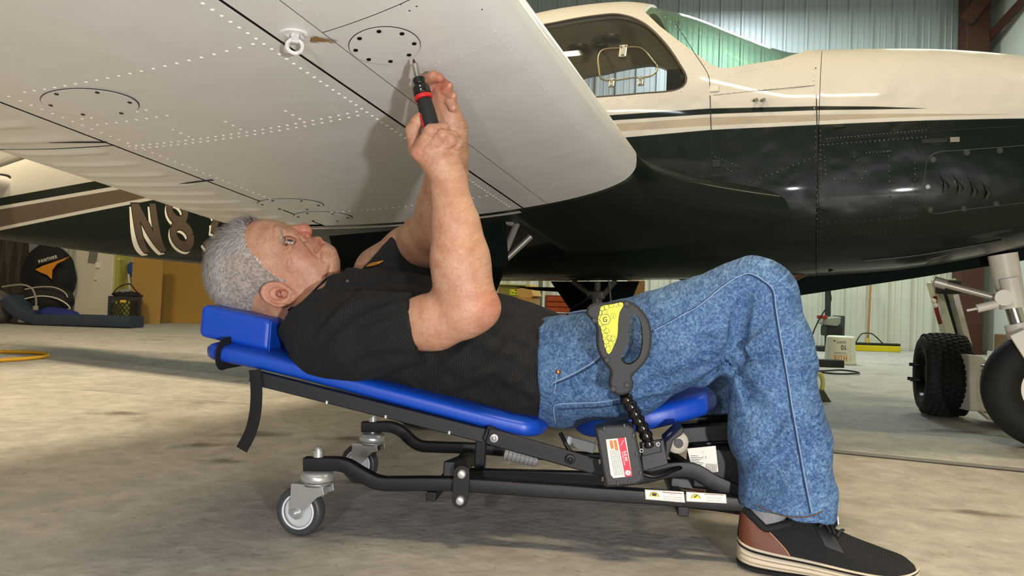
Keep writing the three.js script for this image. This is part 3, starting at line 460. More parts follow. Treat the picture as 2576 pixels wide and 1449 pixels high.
{ // rivets on the underside of the wing
  const L = [], D = [];
  const add = (arr, a, z) => { const [p, n] = wP(a, z, 0.0002); arr.push([p, n]); };
  const chord = (z, a0, a1, st, arr = L) => { const n = Math.round(Math.abs(a1 - a0) / st); for (let i = 0; i <= n; i++) add(arr, a0 + (a1 - a0) * i / n, z); };
  const span = (a, z0, z1, st, arr = L) => { const n = Math.round((z1 - z0) / st); for (let i = 0; i <= n; i++) add(arr, a, z0 + (z1 - z0) * i / n); };
  span(-0.172, 1.08, 3.0, 0.0215); chord(2.275, -0.19, -0.80, 0.031); chord(1.935, -0.19, -0.88, 0.024); chord(1.915, -0.2, -0.88, 0.024); chord(1.56, -0.19, -0.88, 0.022, D); chord(1.545, -0.2, -0.88, 0.022, D); chord(1.22, -0.19, -0.88, 0.024);
  chord(1.86, 0.0, 0.15, 0.022, D); chord(1.645, -0.05, 0.18, 0.018, D); chord(1.42, -0.05, 0.18, 0.018, D); chord(1.2, -0.05, 0.18, 0.018, D); chord(2.03, 0.06, 0.17, 0.03, D);
  span(0.196, 1.08, 2.05, 0.02, D); span(0.07, 1.86, 2.04, 0.03, D); span(-0.862, 1.1, 2.5, 0.026); span(-0.895, 1.1, 2.5, 0.022, D); span(-0.80, 1.1, 1.9, 0.034, D); span(-0.965, 1.1, 2.5, 0.03, D);
  for (const a of [-0.33, -0.5, -0.66]) for (let i = 0; i < 3; i++) add(L, a, 1.955 + 0.025 * i);
  chord(2.12, -0.62, -0.82, 0.03); chord(2.08, -0.60, -0.82, 0.03); span(-0.03, 2.3, 2.9, 0.05, D);
  rivets(L, 0.0042, rivetGlintWhite, 'wing_rivets'); rivets(D, 0.0031, plainWhite, 'flush_rivets', 0.35);
  // access panels
  const panel = (a, z, ra, rz, k, rs, ph = 0) => {
    const [p, n] = wP(a, z, 0.0005), tx = V(1, 0, 0).sub(n.clone().multiplyScalar(n.x)).normalize();
    const put = g => basis(g, p.clone(), tx, n);
    const plate = obj('access_panel', put(T(new THREE.CylinderGeometry(1, 1, 0.002, 56).scale(ra, 1, rz), 0, 0.0006, 0)), plainWhite, plane);
    const ring = new THREE.TorusGeometry(1, 0.012, 6, 72).rotateX(Math.PI / 2).scale(ra * 1.006, 0.08, rz * 1.006); obj('panel_gap', put(ring), std(0x27241f, 0.8), plate);
    for (let i = 0; i < k; i++) { const t = ph + i / k * 2 * Math.PI; obj('screw', put(T(merge([new THREE.CylinderGeometry(0.0042, 0.0046, 0.0022, 12), T(box(0.0012, 0.0006, 0.005), 0, 0.0012, 0)]), Math.cos(t) * ra * rs, 0.0022, Math.sin(t) * rz * rs)), std(0x171614, 0.4, 0.6), plate); }
  };
  panel(0.016, 2.154, 0.066, 0.066, 8, 0.84, 0.35); panel(-0.71, 2.19, 0.118, 0.075, 6, 0.86, 0.3);
  { const q = wInv(730, 514); panel(q[0], q[1], 0.12, 0.07, 6, 0.86, 0.3); const r = wInv(812, 545); panel(r[0], r[1], 0.11, 0.07, 6, 0.86, 0.3); }
  for (const [px, py] of [[1007, 11], [1030, 27], [1048, 16], [1212, 24]]) { const q = wInv(px, py), [p, n] = wP(q[0], q[1]); obj('chip', basis(new THREE.CylinderGeometry(0.002, 0.002, 0.0008, 8), p, V(1, 0, 0), n), std(0x3a3328, 0.9), plane); }
  // tie-down ring on its bracket
  const [p, n] = wP(-0.098, 2.272, 0), tie = new THREE.Group(); tie.name = 'tie_down'; plane.add(tie);
  const put = g => basis(g, p.clone(), V(0.75, 0, -0.66), n);
  obj('bracket', put(merge([extr(smoothPoly([[-0.024, -0.02], [0.024, -0.02], [0.026, 0.0], [0.012, 0.014], [-0.012, 0.014], [-0.026, 0.0]], 4), 0.003, 0.0008).rotateX(-Math.PI / 2), T(new THREE.SphereGeometry(0.0055, 10, 8).scale(1, 0.6, 1), -0.012, 0.004, 0.008), T(new THREE.SphereGeometry(0.0055, 10, 8).scale(1, 0.6, 1), 0.012, 0.004, 0.008), T(new THREE.SphereGeometry(0.0055, 10, 8).scale(1, 0.6, 1), 0.018, 0.004, -0.006), T(rbox(0.016, 0.02, 0.008, 0.003), 0, 0.010, 0)])), wingWhite, tie);
  obj('ring', put(T(new THREE.TorusGeometry(0.0135, 0.0038, 10, 28), 0, 0.026, 0)), wingWhite, tie);
  // rust stain smeared behind the bracket
  const stain = dataTex(128, (u, v) => { const r = Math.hypot(u - 0.5, (v - 0.5) * 1.2) * 2, k = Math.max(0, 1 - r) * fbm(u, v, 8, 4, 61) * 2.2; const q = k > 0.32 ? Math.min(255, (k - 0.32) * 520) : 0; return [q, q, q]; }, false); stain.wrapS = stain.wrapT = THREE.ClampToEdgeWrapping;
  const q = wInv(795, 100), [sp, sn] = wP(q[0], q[1], 0.0007); obj('rust_stain', basis(new THREE.PlaneGeometry(0.11, 0.05).rotateX(-Math.PI / 2), sp, V(0.85, 0, -0.5), sn), std(0x8a6a3c, 0.95, 0, { alphaMap: stain, transparent: true }), plane);
}
{ // aileron hinge slot, landing gear, exhaust, antenna, nose
  for (const [x, y, x2, y2] of [[122, 357, 268, 357], [450, 462, 535, 452]]) { const q = wInv(x, y), r = wInv(x2, y2), a = wP(q[0], q[1], 0.001)[0], b = wP(r[0], r[1], 0.001)[0]; obj('hinge_slot', bar(a, b, 0.010, 0.003), std(0x131a22, 0.7), plane); }
  const P2 = (px, py, zz) => { const q = A(px, py, zz); return V(q[0], q[1], zz); };
  const plate = (nm, pts, zz, th, mat) => { const g = extr(pts.map(p => A(p[0], p[1], zz)), th, 0.003); g.translate(0, 0, zz - th / 2); return obj(nm, g, mat, plane); };
  plate('main_gear_door', [[830, 594], [1270, 556], [1277, 655], [1232, 775], [1100, 800], [900, 800]], 0.98, 0.02, blackPaint);
  obj('main_gear_leg', [rod(V(-0.62, 0.80, 0.86), V(-0.60, 0.25, 0.90), 0.035), rod(V(-0.22, 0.72, 0.75), V(-0.5, 0.42, 0.86), 0.012)], std(0x9d9b95, 0.4, 0.5), plane);
  obj('gear_brace', [rod(P2(1300, 563, 0.86), P2(1272, 630, 0.9), 0.012), rod(P2(1250, 548, 0.92), P2(1290, 560, 0.88), 0.014)], std(0x8b8984, 0.5), plane);
  obj('main_wheel', [T(new THREE.TorusGeometry(0.14, 0.07, 14, 32), -0.60, 0.21, 0.86), T(new THREE.CylinderGeometry(0.09, 0.09, 0.1, 20), -0.60, 0.21, 0.86, Math.PI / 2)], rubber, plane);
  // far main gear seen under the belly
  plate('far_gear_door', [[1386, 708], [1450, 800], [1440, 850], [1560, 850], [1570, 800], [1608, 708]], -1.12, 0.02, blackPaint);
  obj('far_gear_leg', [rod(P2(1502, 742, -0.98), P2(1504, 900, -0.98), 0.030), rod(P2(1503, 710, -0.98), P2(1503, 745, -0.98), 0.018), rod(P2(1440, 706, -0.95), P2(1488, 742, -0.98), 0.016), rod(P2(1548, 706, -0.95), P2(1515, 745, -0.98), 0.016), rod(P2(1532, 706, -0.92), P2(1538, 770, -0.92), 0.005), T(rbox(0.1, 0.05, 0.06, 0.012), ...P2(1500, 742, -0.98).toArray())], std(0x6d6b64, 0.5, 0.4), plane);
  obj('brake_hose', tube([P2(1487, 745, -0.94), P2(1462, 762, -0.93), P2(1440, 775, -0.93), P2(1434, 790, -0.95), P2(1440, 840, -0.95)], 0.007, 30), std(0x1b2a4a, 0.6), plane);
  obj('far_main_wheel', [T(new THREE.TorusGeometry(0.14, 0.07, 14, 32), ...P2(1504, 900, -0.98).setY(0.21).toArray()), T(new THREE.CylinderGeometry(0.09, 0.09, 0.1, 20), ...P2(1504, 900, -0.98).setY(0.21).toArray(), Math.PI / 2)], rubber, plane);
  plate('belly_antenna', [[1292, 721], [1400, 723], [1420, 735], [1350, 731]], -0.1, 0.012, blackPaint);
  // nose gear bay door, exhaust pipe, cooling flap
  plate('nose_gear_door', [[1960, 640], [2720, 560], [2720, 632], [2576, 655], [2300, 700], [2000, 745], [1900, 752], [1700, 702], [1700, 640]], -0.12, 0.02, blackPaint);
  obj('exhaust_pipe', [rod(P2(2170, 600, 0.16), P2(1935, 720, 0.16), 0.030, 0.030, 24)], std(0x6e5442, 0.25, 0.9), plane);
  plate('cowl_flap', [[2073, 636], [2110, 615], [2172, 598], [2168, 640], [2120, 668], [2085, 685]], 0.24, 0.012, blackPaint);
  obj('cowl_edge', [skinLine([[2170, 655], [2300, 642], [2420, 622], [2520, 604]], 0.004, 30, 0.002)], std(0x33352f, 0.4, 0.4), plane);
  const nw = P2(2640, 990, 0); nw.y = 0.22;
  const noseStrut = new THREE.Group(); noseStrut.name = 'nose_gear'; plane.add(noseStrut);
  const whiteGear = phys(0xe6dfd2, 0.4, 0);
  obj('strut_upper', [rod(P2(2522, 640, 0), P2(2548, 775, 0), 0.050, 0.044, 20), rod(P2(2538, 700, 0.03), P2(2552, 768, 0.03), 0.035, 0.035, 16), T(new THREE.CylinderGeometry(0.03, 0.03, 0.03, 16), ...P2(2524, 749, 0.05).toArray(), Math.PI / 2)], whiteGear, noseStrut);
  obj('oleo', rod(P2(2546, 768, 0), P2(2566, 830, 0), 0.027, 0.027, 20), chrome, noseStrut);
  obj('fork', [rod(P2(2560, 812, 0), P2(2572, 846, 0), 0.045, 0.05, 20), bar(P2(2560, 835, 0.09), nw.clone().add(V(0, 0, 0.09)), 0.02, 0.06), bar(P2(2560, 835, -0.09), nw.clone().add(V(0, 0, -0.09)), 0.02, 0.06)], whiteGear, noseStrut);
  obj('drag_link', [rod(P2(2364, 712, 0.02), P2(2515, 752, 0.02), 0.013), rod(P2(2350, 708, 0.02), P2(2380, 716, 0.02), 0.02)], std(0xb9b2a6, 0.4, 0.4), noseStrut);
  obj('actuator', [rod(P2(2458, 776, 0.04), P2(2510, 764, 0.04), 0.016), rod(P2(2432, 781, 0.04), P2(2458, 776, 0.04), 0.005)], whiteGear, noseStrut);
  const tireP = [[0.10, -0.055], [0.15, -0.075], [0.20, -0.06], [0.22, -0.02], [0.22, 0.02], [0.20, 0.06], [0.15, 0.075], [0.10, 0.055], [0.10, -0.055]];
  obj('nose_tire', T(lathe(tireP, 48).rotateX(Math.PI / 2), nw.x, nw.y, nw.z), rubber, noseStrut);
  obj('nose_hub', T(new THREE.CylinderGeometry(0.10, 0.10, 0.11, 32), nw.x, nw.y, nw.z, Math.PI / 2), whiteGear, noseStrut);
  // propeller and spinner beyond the cowl
  obj('spinner', T(lathe([[0.0, 0.3], [0.06, 0.26], [0.12, 0.14], [0.15, 0.0], [0, 0]], 32), 1.9, 1.04, 0, 0, 0, -Math.PI / 2), creamPaint, plane);
  for (const s of [1, -1]) obj('propeller_blade', T(rbox(0.03, 0.85, 0.12, 0.012, 3, 0, s * 0.48, 0), 1.98, 1.04, 0, 0.9, 0, 0), blackPaint, plane);
  // tail surfaces
  obj('tail_fin', (() => { const g = extr([[-3.4, 1.33], [-4.0, 1.30], [-4.75, 1.15], [-4.95, 2.1], [-4.5, 2.1]], 0.08, 0.02); return g.translate(0, 0, -0.04); })(), creamPaint, plane);
  const foil = [[0, 0], [-0.02, 0.03], [-0.12, 0.05], [-0.4, 0.04], [-0.75, 0], [-0.4, -0.04], [-0.12, -0.05], [-0.02, -0.03]];
  const s0 = S(24, 466); obj('stabilator', extr(smoothPoly(foil, 4), 1.5, 0.01).translate(s0.x, 1.10, 0.16), creamPaint, plane);
  obj('stabilator_gap_shade', extr(smoothPoly(foil.map(p => [p[0] * 1.05 + 0.012, p[1] * 1.25]), 4), 0.05, 0.004).translate(s0.x, 1.10, 0.115), std(0x101010, 0.6), plane);  // black band in place of the shaded gap at the stabilator root
}

// ---------------------------------------------------------------- the powered creeper the mechanic lies on
const CO = fl(757, 1350).add(V(0.022, 0, 0)), CYAW = 0.106, CX = V(Math.cos(CYAW), 0, Math.sin(CYAW)), CW = V(Math.sin(CYAW), 0, -Math.cos(CYAW));
const K = (px, py, w) => { const r = ray(px, py), o = CO.clone().addScaledVector(CW, w), k = o.sub(camera.position).dot(CW) / r.dot(CW); return camera.position.clone().addScaledVector(r, k); };
function rebase(g, pos) { g.traverse(o => { if (o.isMesh && o.geometry) o.geometry.translate(-pos.x, -pos.y, -pos.z); }); g.position.copy(pos); g.updateMatrixWorld(true); }
const creeper = thing('creeper', 'blue padded powered mechanic creeper under the lying man', 'creeper');
const blackSteel = std(0x17171a, 0.5, 0.25), zinc = std(0xc6c9c8, 0.32, 0.65), blueVinyl = phys(0x0a47b8, 0.42, 0, { bumpMap: dataTex(256, (u, v) => { const k = 128 + 120 * (fbm(u, v, 40, 3, 23) - 0.5); return [k, k, k]; }, false), bumpScale: 0.0006, clearcoat: 0.15, clearcoatRoughness: 0.4 });
const part = (n, g, m) => obj(n, g, m, creeper);
const UP = V(0, 1, 0);
part('side_rail', sweepTube([[768, 1166], [800, 1166], [845, 1166], [872, 1171], [905, 1190], [945, 1211], [970, 1216], [1000, 1216], [1145, 1217], [1350, 1231], [1622, 1248], [1867, 1266], [1950, 1266], [1995, 1256], [2030, 1242], [2088, 1240]].map(p => K(p[0], p[1], 0)), 0.026, 0.0265, UP, 0.004, 140), blackSteel);
part('side_rail', sweepTube([[912, 1073], [950, 1073], [985, 1074], [1010, 1085], [1040, 1112], [1062, 1122], [1090, 1124], [1200, 1128], [1350, 1141], [1640, 1166], [1880, 1190]].map(p => K(p[0], p[1], 0.45)), 0.026, 0.0265, UP, 0.004, 140), blackSteel);
const alongY = (a, b) => [a, b];
// casters
const wheelTire = std(0x3c3f42, 0.45), hubGrey = std(0xc6cacd, 0.5), hubWhite = std(0xe4e0e6, 0.5);
function caster(stem, yaw, plateY, lbl) {
  const c = new THREE.Group(); c.name = 'caster'; creeper.add(c);
  const Q = new THREE.Matrix4().makeRotationY(yaw).setPosition(V(stem.x, 0, stem.z)), R = 0.0505, ox = -0.034, put = g => g.applyMatrix4(Q); // wheel trails along -x, faces +z
  obj('swivel', put(merge([T(lathe([[0, 0.012], [0.022, 0.012], [0.031, 0.008], [0.033, 0.0], [0.033, -0.006], [0.030, -0.009], [0, -0.009]], 32), 0, plateY, 0), T(lathe([[0, 0], [0.026, 0], [0.028, -0.008], [0, -0.008]], 28), 0, plateY - 0.009, 0)])), zinc, c);
  const fork = [[0.024, plateY - 0.016], [0.027, plateY - 0.03], [0.012, 0.085], [ox + 0.016, R + 0.004], [ox + 0.012, R - 0.010], [ox, R - 0.014], [ox - 0.011, R - 0.008], [ox - 0.013, R + 0.01], [ox - 0.012, plateY - 0.016]];
  for (const z of [0.019, -0.022]) obj('fork_plate', put(extr(fork, 0.003, 0.0008).translate(0, 0, z)), zinc, c);
  obj('fork_crown', put(merge([rbox(0.07, 0.004, 0.044, 0.002, 1, -0.010, plateY - 0.016, 0)])), zinc, c);
  const tp = [[0.036, -0.013], [0.044, -0.015], [0.0485, -0.010], [R, 0], [0.0485, 0.010], [0.044, 0.015], [0.036, 0.013], [0.034, 0.010], [0.034, -0.010], [0.036, -0.013]];
  const w = obj('wheel', put(lathe(tp, 48).rotateX(Math.PI / 2).translate(ox, R, 0)), wheelTire, c);
  obj('hub', put(T(lathe([[0, -0.009], [0.026, -0.009], [0.033, -0.011], [0.033, 0.011], [0.026, 0.009], [0, 0.009]], 40).rotateX(Math.PI / 2), ox, R, 0)), hubGrey, w);
  obj('rim', put(T(merge([T(new THREE.TorusGeometry(0.0335, 0.0022, 8, 40), 0, 0, 0.0125), T(new THREE.TorusGeometry(0.0335, 0.0022, 8, 40), 0, 0, -0.0125)]), ox, R, 0)), hubWhite, w);
  for (const z of [0.026, -0.026]) obj('axle_nut', put(T(merge([T(new THREE.CylinderGeometry(0.0085, 0.0085, 0.006, 6), 0, 0, z, Math.PI / 2), T(new THREE.CylinderGeometry(0.0045, 0.0045, 0.012, 12), 0, 0, z * 1.04, Math.PI / 2)]), ox, R, 0)), zinc, c);
  obj('stem_nut', put(merge([T(new THREE.CylinderGeometry(0.0115, 0.0115, 0.013, 6), 0, plateY + 0.045, 0), T(new THREE.CylinderGeometry(0.0065, 0.0065, 0.05, 12), 0, plateY + 0.03, 0), T(new THREE.SphereGeometry(0.008, 12, 6, 0, 7, 0, 1.57), 0, plateY + 0.0515, 0)])), zinc, c);
  return c;
}
{
  const nl = K(799, 1190, 0.0), fl_ = K(937, 1093, 0.45), nr = K(2068, 1262, 0.0), fr = K(1868, 1188, 0.45);
  caster(nl, -0.26, nl.y - 0.006); caster(fl_, -0.30, fl_.y - 0.008); caster(nr, -1.57, nr.y - 0.004); caster(fr, 2.4, fr.y - 0.004);
}
// cross tubes, link plates and arms of the lift
const KB = (p, q, w1, w2 = w1) => [K(p[0], p[1], w1), K(q[0], q[1], w2)];
const kbar = (n, p, q, w, th, h, m = blackSteel) => part(n, bar(K(p[0], p[1], w), K(q[0], q[1], w), th, h, UP, 0.003), m);
for (const px of [1087, 1717]) { const a = K(px, px < 1300 ? 1246 : 1283, 0.0); part('cross_tube', bar(a.clone().addScaledVector(CW, -0.012), a.clone().addScaledVector(CW, 0.47), 0.02, 0.018, UP, 0.002), blackSteel); }
{ const a = K(1130, 1180, 0.0), b = K(1195, 1150, 0.45); part('cross_tube', bar(a.clone().setY(a.y), b, 0.024, 0.03, UP, 0.003), blackSteel); }
kbar('support_post', [1212, 1092], [1206, 1200], 0.20, 0.03, 0.022);
{ // vertical link with two bolts
  const a = K(1162, 1190, -0.022), b = K(1158, 1256, -0.022);
  const d = b.clone().sub(a), L = d.length(), pts = []; for (let i = 0; i <= 10; i++) { const t = i / 10 * Math.PI; pts.push([L / 2 + Math.sin(t) * 0.0155, -Math.cos(t) * 0.0155]); } for (let i = 0; i <= 10; i++) { const t = i / 10 * Math.PI; pts.push([-L / 2 - Math.sin(t) * 0.0155, Math.cos(t) * 0.0155]); }
  const m = a.clone().add(b).multiplyScalar(0.5);
  part('link_plate', basis(extr(pts, 0.006, 0.0012), m, d, CX), blackSteel);
  for (const p of [a, b]) part('bolt', T(lathe([[0, 0.012], [0.006, 0.012], [0.0085, 0.009], [0.0085, 0], [0.0105, 0], [0.0105, -0.002], [0, -0.002]], 18).rotateX(Math.PI / 2), p.x, p.y, p.z + 0.004), zinc);
}
kbar('lift_arm', [1180, 1196], [1520, 1205], 0.14, 0.02, 0.03);
kbar('back_frame', [634, 947], [1222, 1095], 0.015, 0.024, 0.028, std(0x24252a, 0.5, 0.2));
kbar('back_frame', [900, 1010], [1222, 1088], 0.40, 0.024, 0.028);
for (const [x, y] of [[630, 958], [822, 1006], [970, 1042], [1130, 1082]]) { const p = K(x, y + 6, 0.002); part('bolt', new THREE.CylinderGeometry(0.003, 0.003, 0.006, 10).translate(p.x, p.y, p.z), zinc); }
kbar('lift_arm', [1226, 1096], [1560, 1190], -0.008, 0.008, 0.032);
kbar('pivot_bracket', [1222, 1085], [1262, 1102], 0.01, 0.03, 0.03);
for (const [x, y, w, r] of [[1243, 1102, -0.014, 0.0085], [1434, 1155, -0.014, 0.0095], [1560, 1190, -0.014, 0.008]]) { const p = K(x, y, w); part('bolt', T(lathe([[0, 0.008], [r * 0.4, 0.008], [r * 0.45, 0.004], [r * 0.8, 0.006], [r, 0.003], [r, 0]], 20).rotateX(Math.PI / 2), p.x, p.y, p.z), x < 1300 ? zinc : std(0x2a2a2c, 0.4, 0.5)); }
// corrugated sleeve over the spring
{ const a = K(1270, 1138, 0.16), b = K(1352, 1160, 0.16), pr = [[0, 0]]; for (let i = 0; i <= 48; i++) { const t = i / 48; pr.push([0.016 - 0.003 * t + 0.0022 * Math.sin(t * 8 * 6.283), t]); } pr.push([0, 1]); const d = b.clone().sub(a), g = lathe(pr.map(p => [p[0], p[1] * d.length()]), 20); g.applyQuaternion(q0.setFromUnitVectors(V(0, 1, 0), d.clone().normalize())); part('spring_sleeve', g.translate(a.x, a.y, a.z), std(0x9a9a98, 0.5, 0.3)); }
// front swing arm, rails, actuator box and plates under the seat
part('swing_arm', sweepTube([[1560, 1205], [1620, 1197], [1690, 1182], [1745, 1185], [1800, 1215], [1868, 1243], [1930, 1262]].map(p => K(p[0], p[1], 0.03)), 0.008, 0.030, UP, 0.003, 60), blackSteel);
kbar('slide_rail', [1708, 1062], [1920, 1045], 0.16, 0.02, 0.02, std(0x202022, 0.15, 0.7));
kbar('slide_rail', [1715, 1098], [1930, 1082], 0.12, 0.03, 0.04, std(0x1c1c1e, 0.5, 0.2));
kbar('slide_rail', [1740, 1118], [1930, 1106], 0.10, 0.008, 0.008, std(0x0c0c0c, 0.3, 0.3));
{ const a = K(1735, 1160, 0.12), b = K(1920, 1180, 0.12); part('actuator_box', bar(a, b, 0.12, 0.085, UP, 0.006), std(0x0d0d0e, 0.55)); }
{ const g = extr([[1728, 1128], [1800, 1121], [1807, 1186], [1745, 1196]].map(p => { const q = K(p[0], p[1], 0.05); return [q.clone().sub(CO).dot(CX), q.y]; }), 0.002, 0.0004); const o = CO.clone().addScaledVector(CW, 0.05); g.applyMatrix4(new THREE.Matrix4().makeBasis(CX, UP, CW.clone().negate()).setPosition(V(o.x, 0, o.z)));
  const t = canvasTex(256, 256, c => { c.fillStyle = '#e9e4d8'; c.fillRect(0, 0, 256, 256); c.fillStyle = '#222'; for (let i = 0; i < 9; i++) c.fillRect(30, 90 + i * 14, 60 + (i * 37 % 50), 4); c.fillRect(20, 190, 16, 22); for (let i = 0; i < 18; i++) c.fillRect(150 + (i * 5), 150, (i % 3) + 1, 70); c.font = '28px sans-serif'; c.fillText('C E', 120, 110); c.strokeStyle = '#444'; c.strokeRect(118, 50, 16, 16); });
  const s = uvLocal(g); part('rating_label', s, std(0xffffff, 0.5, 0, { map: t })); }
function uvLocal(g) { g.computeBoundingBox(); const b = g.boundingBox, dx = b.max.x - b.min.x, dy = b.max.y - b.min.y; return uvFrom(g, p => [(p.x - b.min.x) / dx, (p.y - b.min.y) / dy]); }
kbar('white_link', [1425, 1108], [1496, 1128], 0.12, 0.01, 0.022, std(0xb9c2c2, 0.5)); kbar('white_link', [1690, 1212], [1780, 1222], 0.16, 0.012, 0.018, std(0xa9b2b2, 0.5));
{ const p = K(1703, 1112, 0.0); part('roller', T(lathe([[0, 0.012], [0.008, 0.012], [0.020, 0.008], [0.022, 0], [0.02, -0.008], [0, -0.008]], 28).rotateX(Math.PI / 2), p.x, p.y, p.z), std(0xc4bfb0, 0.4, 0.2)); part('roller_bolt', T(new THREE.CylinderGeometry(0.009, 0.009, 0.03, 14), p.x, p.y, p.z, Math.PI / 2), std(0x1c1c1c, 0.4, 0.4)); }
part('seat_bracket', (() => { const g = extr([[1670, 1105], [1712, 1066], [1716, 1076], [1712, 1086], [1690, 1102], [1678, 1140], [1672, 1160]].map(p => { const q = K(p[0], p[1], 0.0); return [q.clone().sub(CO).dot(CX), q.y]; }), 0.08, 0.002); g.applyMatrix4(new THREE.Matrix4().makeBasis(CX, UP, CW.clone().negate()).setPosition(V(CO.x, 0, CO.z).addScaledVector(CW, 0.05))); return g; })(), blackSteel);
part('cable', tube([K(1410, 1090, 0.05), K(1440, 1140, 0.02), K(1500, 1158, 0.0), K(1560, 1165, 0.0), K(1640, 1198, -0.005), K(1700, 1180, 0.02), K(1735, 1168, 0.05)], 0.0045, 60), std(0x0b0b0b, 0.4));
// padded loft: path of near-edge photo points
function pad(name, pxs, w0, w1, thick, mat, endTaper = 0.07, wf = null) {
  const pts = pxs.map(p => K(p[0], p[1], w0)), c = curve(pts), n = 70, m = 40, P = [], I = [];
  for (let i = 0; i <= n; i++) {
    const t = i / n, p = c.getPointAt(t), tg = c.getTangentAt(t), u = CW.clone().negate().cross(tg).normalize(); if (u.y < 0) u.negate();
    const e = Math.min(1, Math.min(t, 1 - t) / endTaper), k = Math.sqrt(Math.max(0, 1 - (1 - e) * (1 - e)));
    const half = (w1 - w0) / 2 * (wf ? wf(t) : 1), mid = p.clone().addScaledVector(CW, (w1 - w0) / 2);
    for (let j = 0; j < m; j++) { const a = j / m * 2 * Math.PI, ca = Math.cos(a), sa = Math.sin(a); const x = Math.sign(ca) * Math.pow(Math.abs(ca), 0.22) * half * (0.55 + 0.45 * k), y = Math.sign(sa) * Math.pow(Math.abs(sa), 0.62) * thick / 2 * (0.12 + 0.88 * k); const q = mid.clone().addScaledVector(CW, x).addScaledVector(u, y); P.push(q.x, q.y, q.z); }
  }
  for (let i = 0; i < n; i++) for (let j = 0; j < m; j++) { const k = (j + 1) % m; I.push(i * m + j, (i + 1) * m + j, i * m + k, i * m + k, (i + 1) * m + j, (i + 1) * m + k); }
  for (const e of [0, n]) { const o = P.length / 3, p = c.getPointAt(e / n).addScaledVector(CW, (w1 - w0) / 2); P.push(p.x, p.y, p.z); for (let j = 0; j < m; j++) { const k = (j + 1) % m; e ? I.push(o, e * m + k, e * m + j) : I.push(o, j, k); } }
  const g = new THREE.BufferGeometry(); g.setAttribute('position', new THREE.Float32BufferAttribute(P, 3)); g.setIndex(I); g.computeVertexNormals();
  const o = part(name, clean(uvFrom(g, p => [p.x * 3, p.z * 3])), mat); return o;
}
const backPad = pad('back_pad', [[486, 884], [520, 886], [600, 900], [700, 922], [830, 955], [960, 990], [1100, 1026], [1240, 1062], [1330, 1082], [1376, 1090]], 0.01, 0.43, 0.042, blueVinyl);
pad('seat_pad', [[1440, 1086], [1500, 1080], [1580, 1066], [1680, 1046], [1770, 1026], [1822, 1014]], 0.06, 0.40, 0.052, blueVinyl, 0.16, t => 0.72 + 0.28 * Math.sin(Math.min(1, Math.max(0, t)) * Math.PI));
{ // headrest block
  const c = K(589, 826, 0.05).addScaledVector(CW, 0.165), ax = K(672, 846, 0.05).sub(K(492, 806, 0.05)).normalize();
  const hb = rbox(0.158, 0.066, 0.33, 0.012, 4); { const p = hb.attributes.position; for (let i = 0; i < p.count; i++) { const x = p.getX(i), y = p.getY(i), z = p.getZ(i); p.setXYZ(i, x + y * -0.12, y + (y > 0 ? 0.006 * (1 - (x / 0.08) ** 2) : 0), z); } hb.computeVertexNormals(); }
  part('headrest', basis(hb, c, ax, UP), blueVinyl);
  part('headrest_piping', (() => { const y = 0.031, z = 0.163; const g = tube([V(0.079 - 0.004, 0.030, z), V(0.080, 0.0, z + 0.002), V(0.080 + 0.003, -0.031, z)], 0.0016, 12, 6); return basis(g, c.clone(), ax, UP); })(), blueVinyl);
}
const webbing = std(0x0e0e0f, 0.85, 0, { bumpMap: dataTex(64, (u, v) => { const k = 128 + 100 * Math.sin(v * 6.283 * 8); return [k, k, k]; }, false), bumpScale: 0.001 });
{ const a = K(553, 868, 0.004), b = K(548, 917, 0.004); part('pad_strap', [ribbon([a.clone().addScaledVector(CW, 0.12).add(V(0, 0.003, 0)), a.clone().addScaledVector(CW, 0.04).add(V(0, 0.003, 0)), a.clone().addScaledVector(CW, 0.012), a.clone().lerp(b, 0.3), a.clone().lerp(b, 0.7), b.clone().addScaledVector(CW, 0.012), b.clone().addScaledVector(CW, 0.04), b.clone().addScaledVector(CW, 0.12)], 0.024, 0.003, CX, 60)], webbing); }
{ const g = ribbon([[641, 930], [644, 960], [645, 1000], [641, 1045], [629, 1090], [608, 1131]].map(p => K(p[0], p[1], -0.008)), 0.0245, 0.0022, CW, 60); part('hanging_strap', g, webbing); }
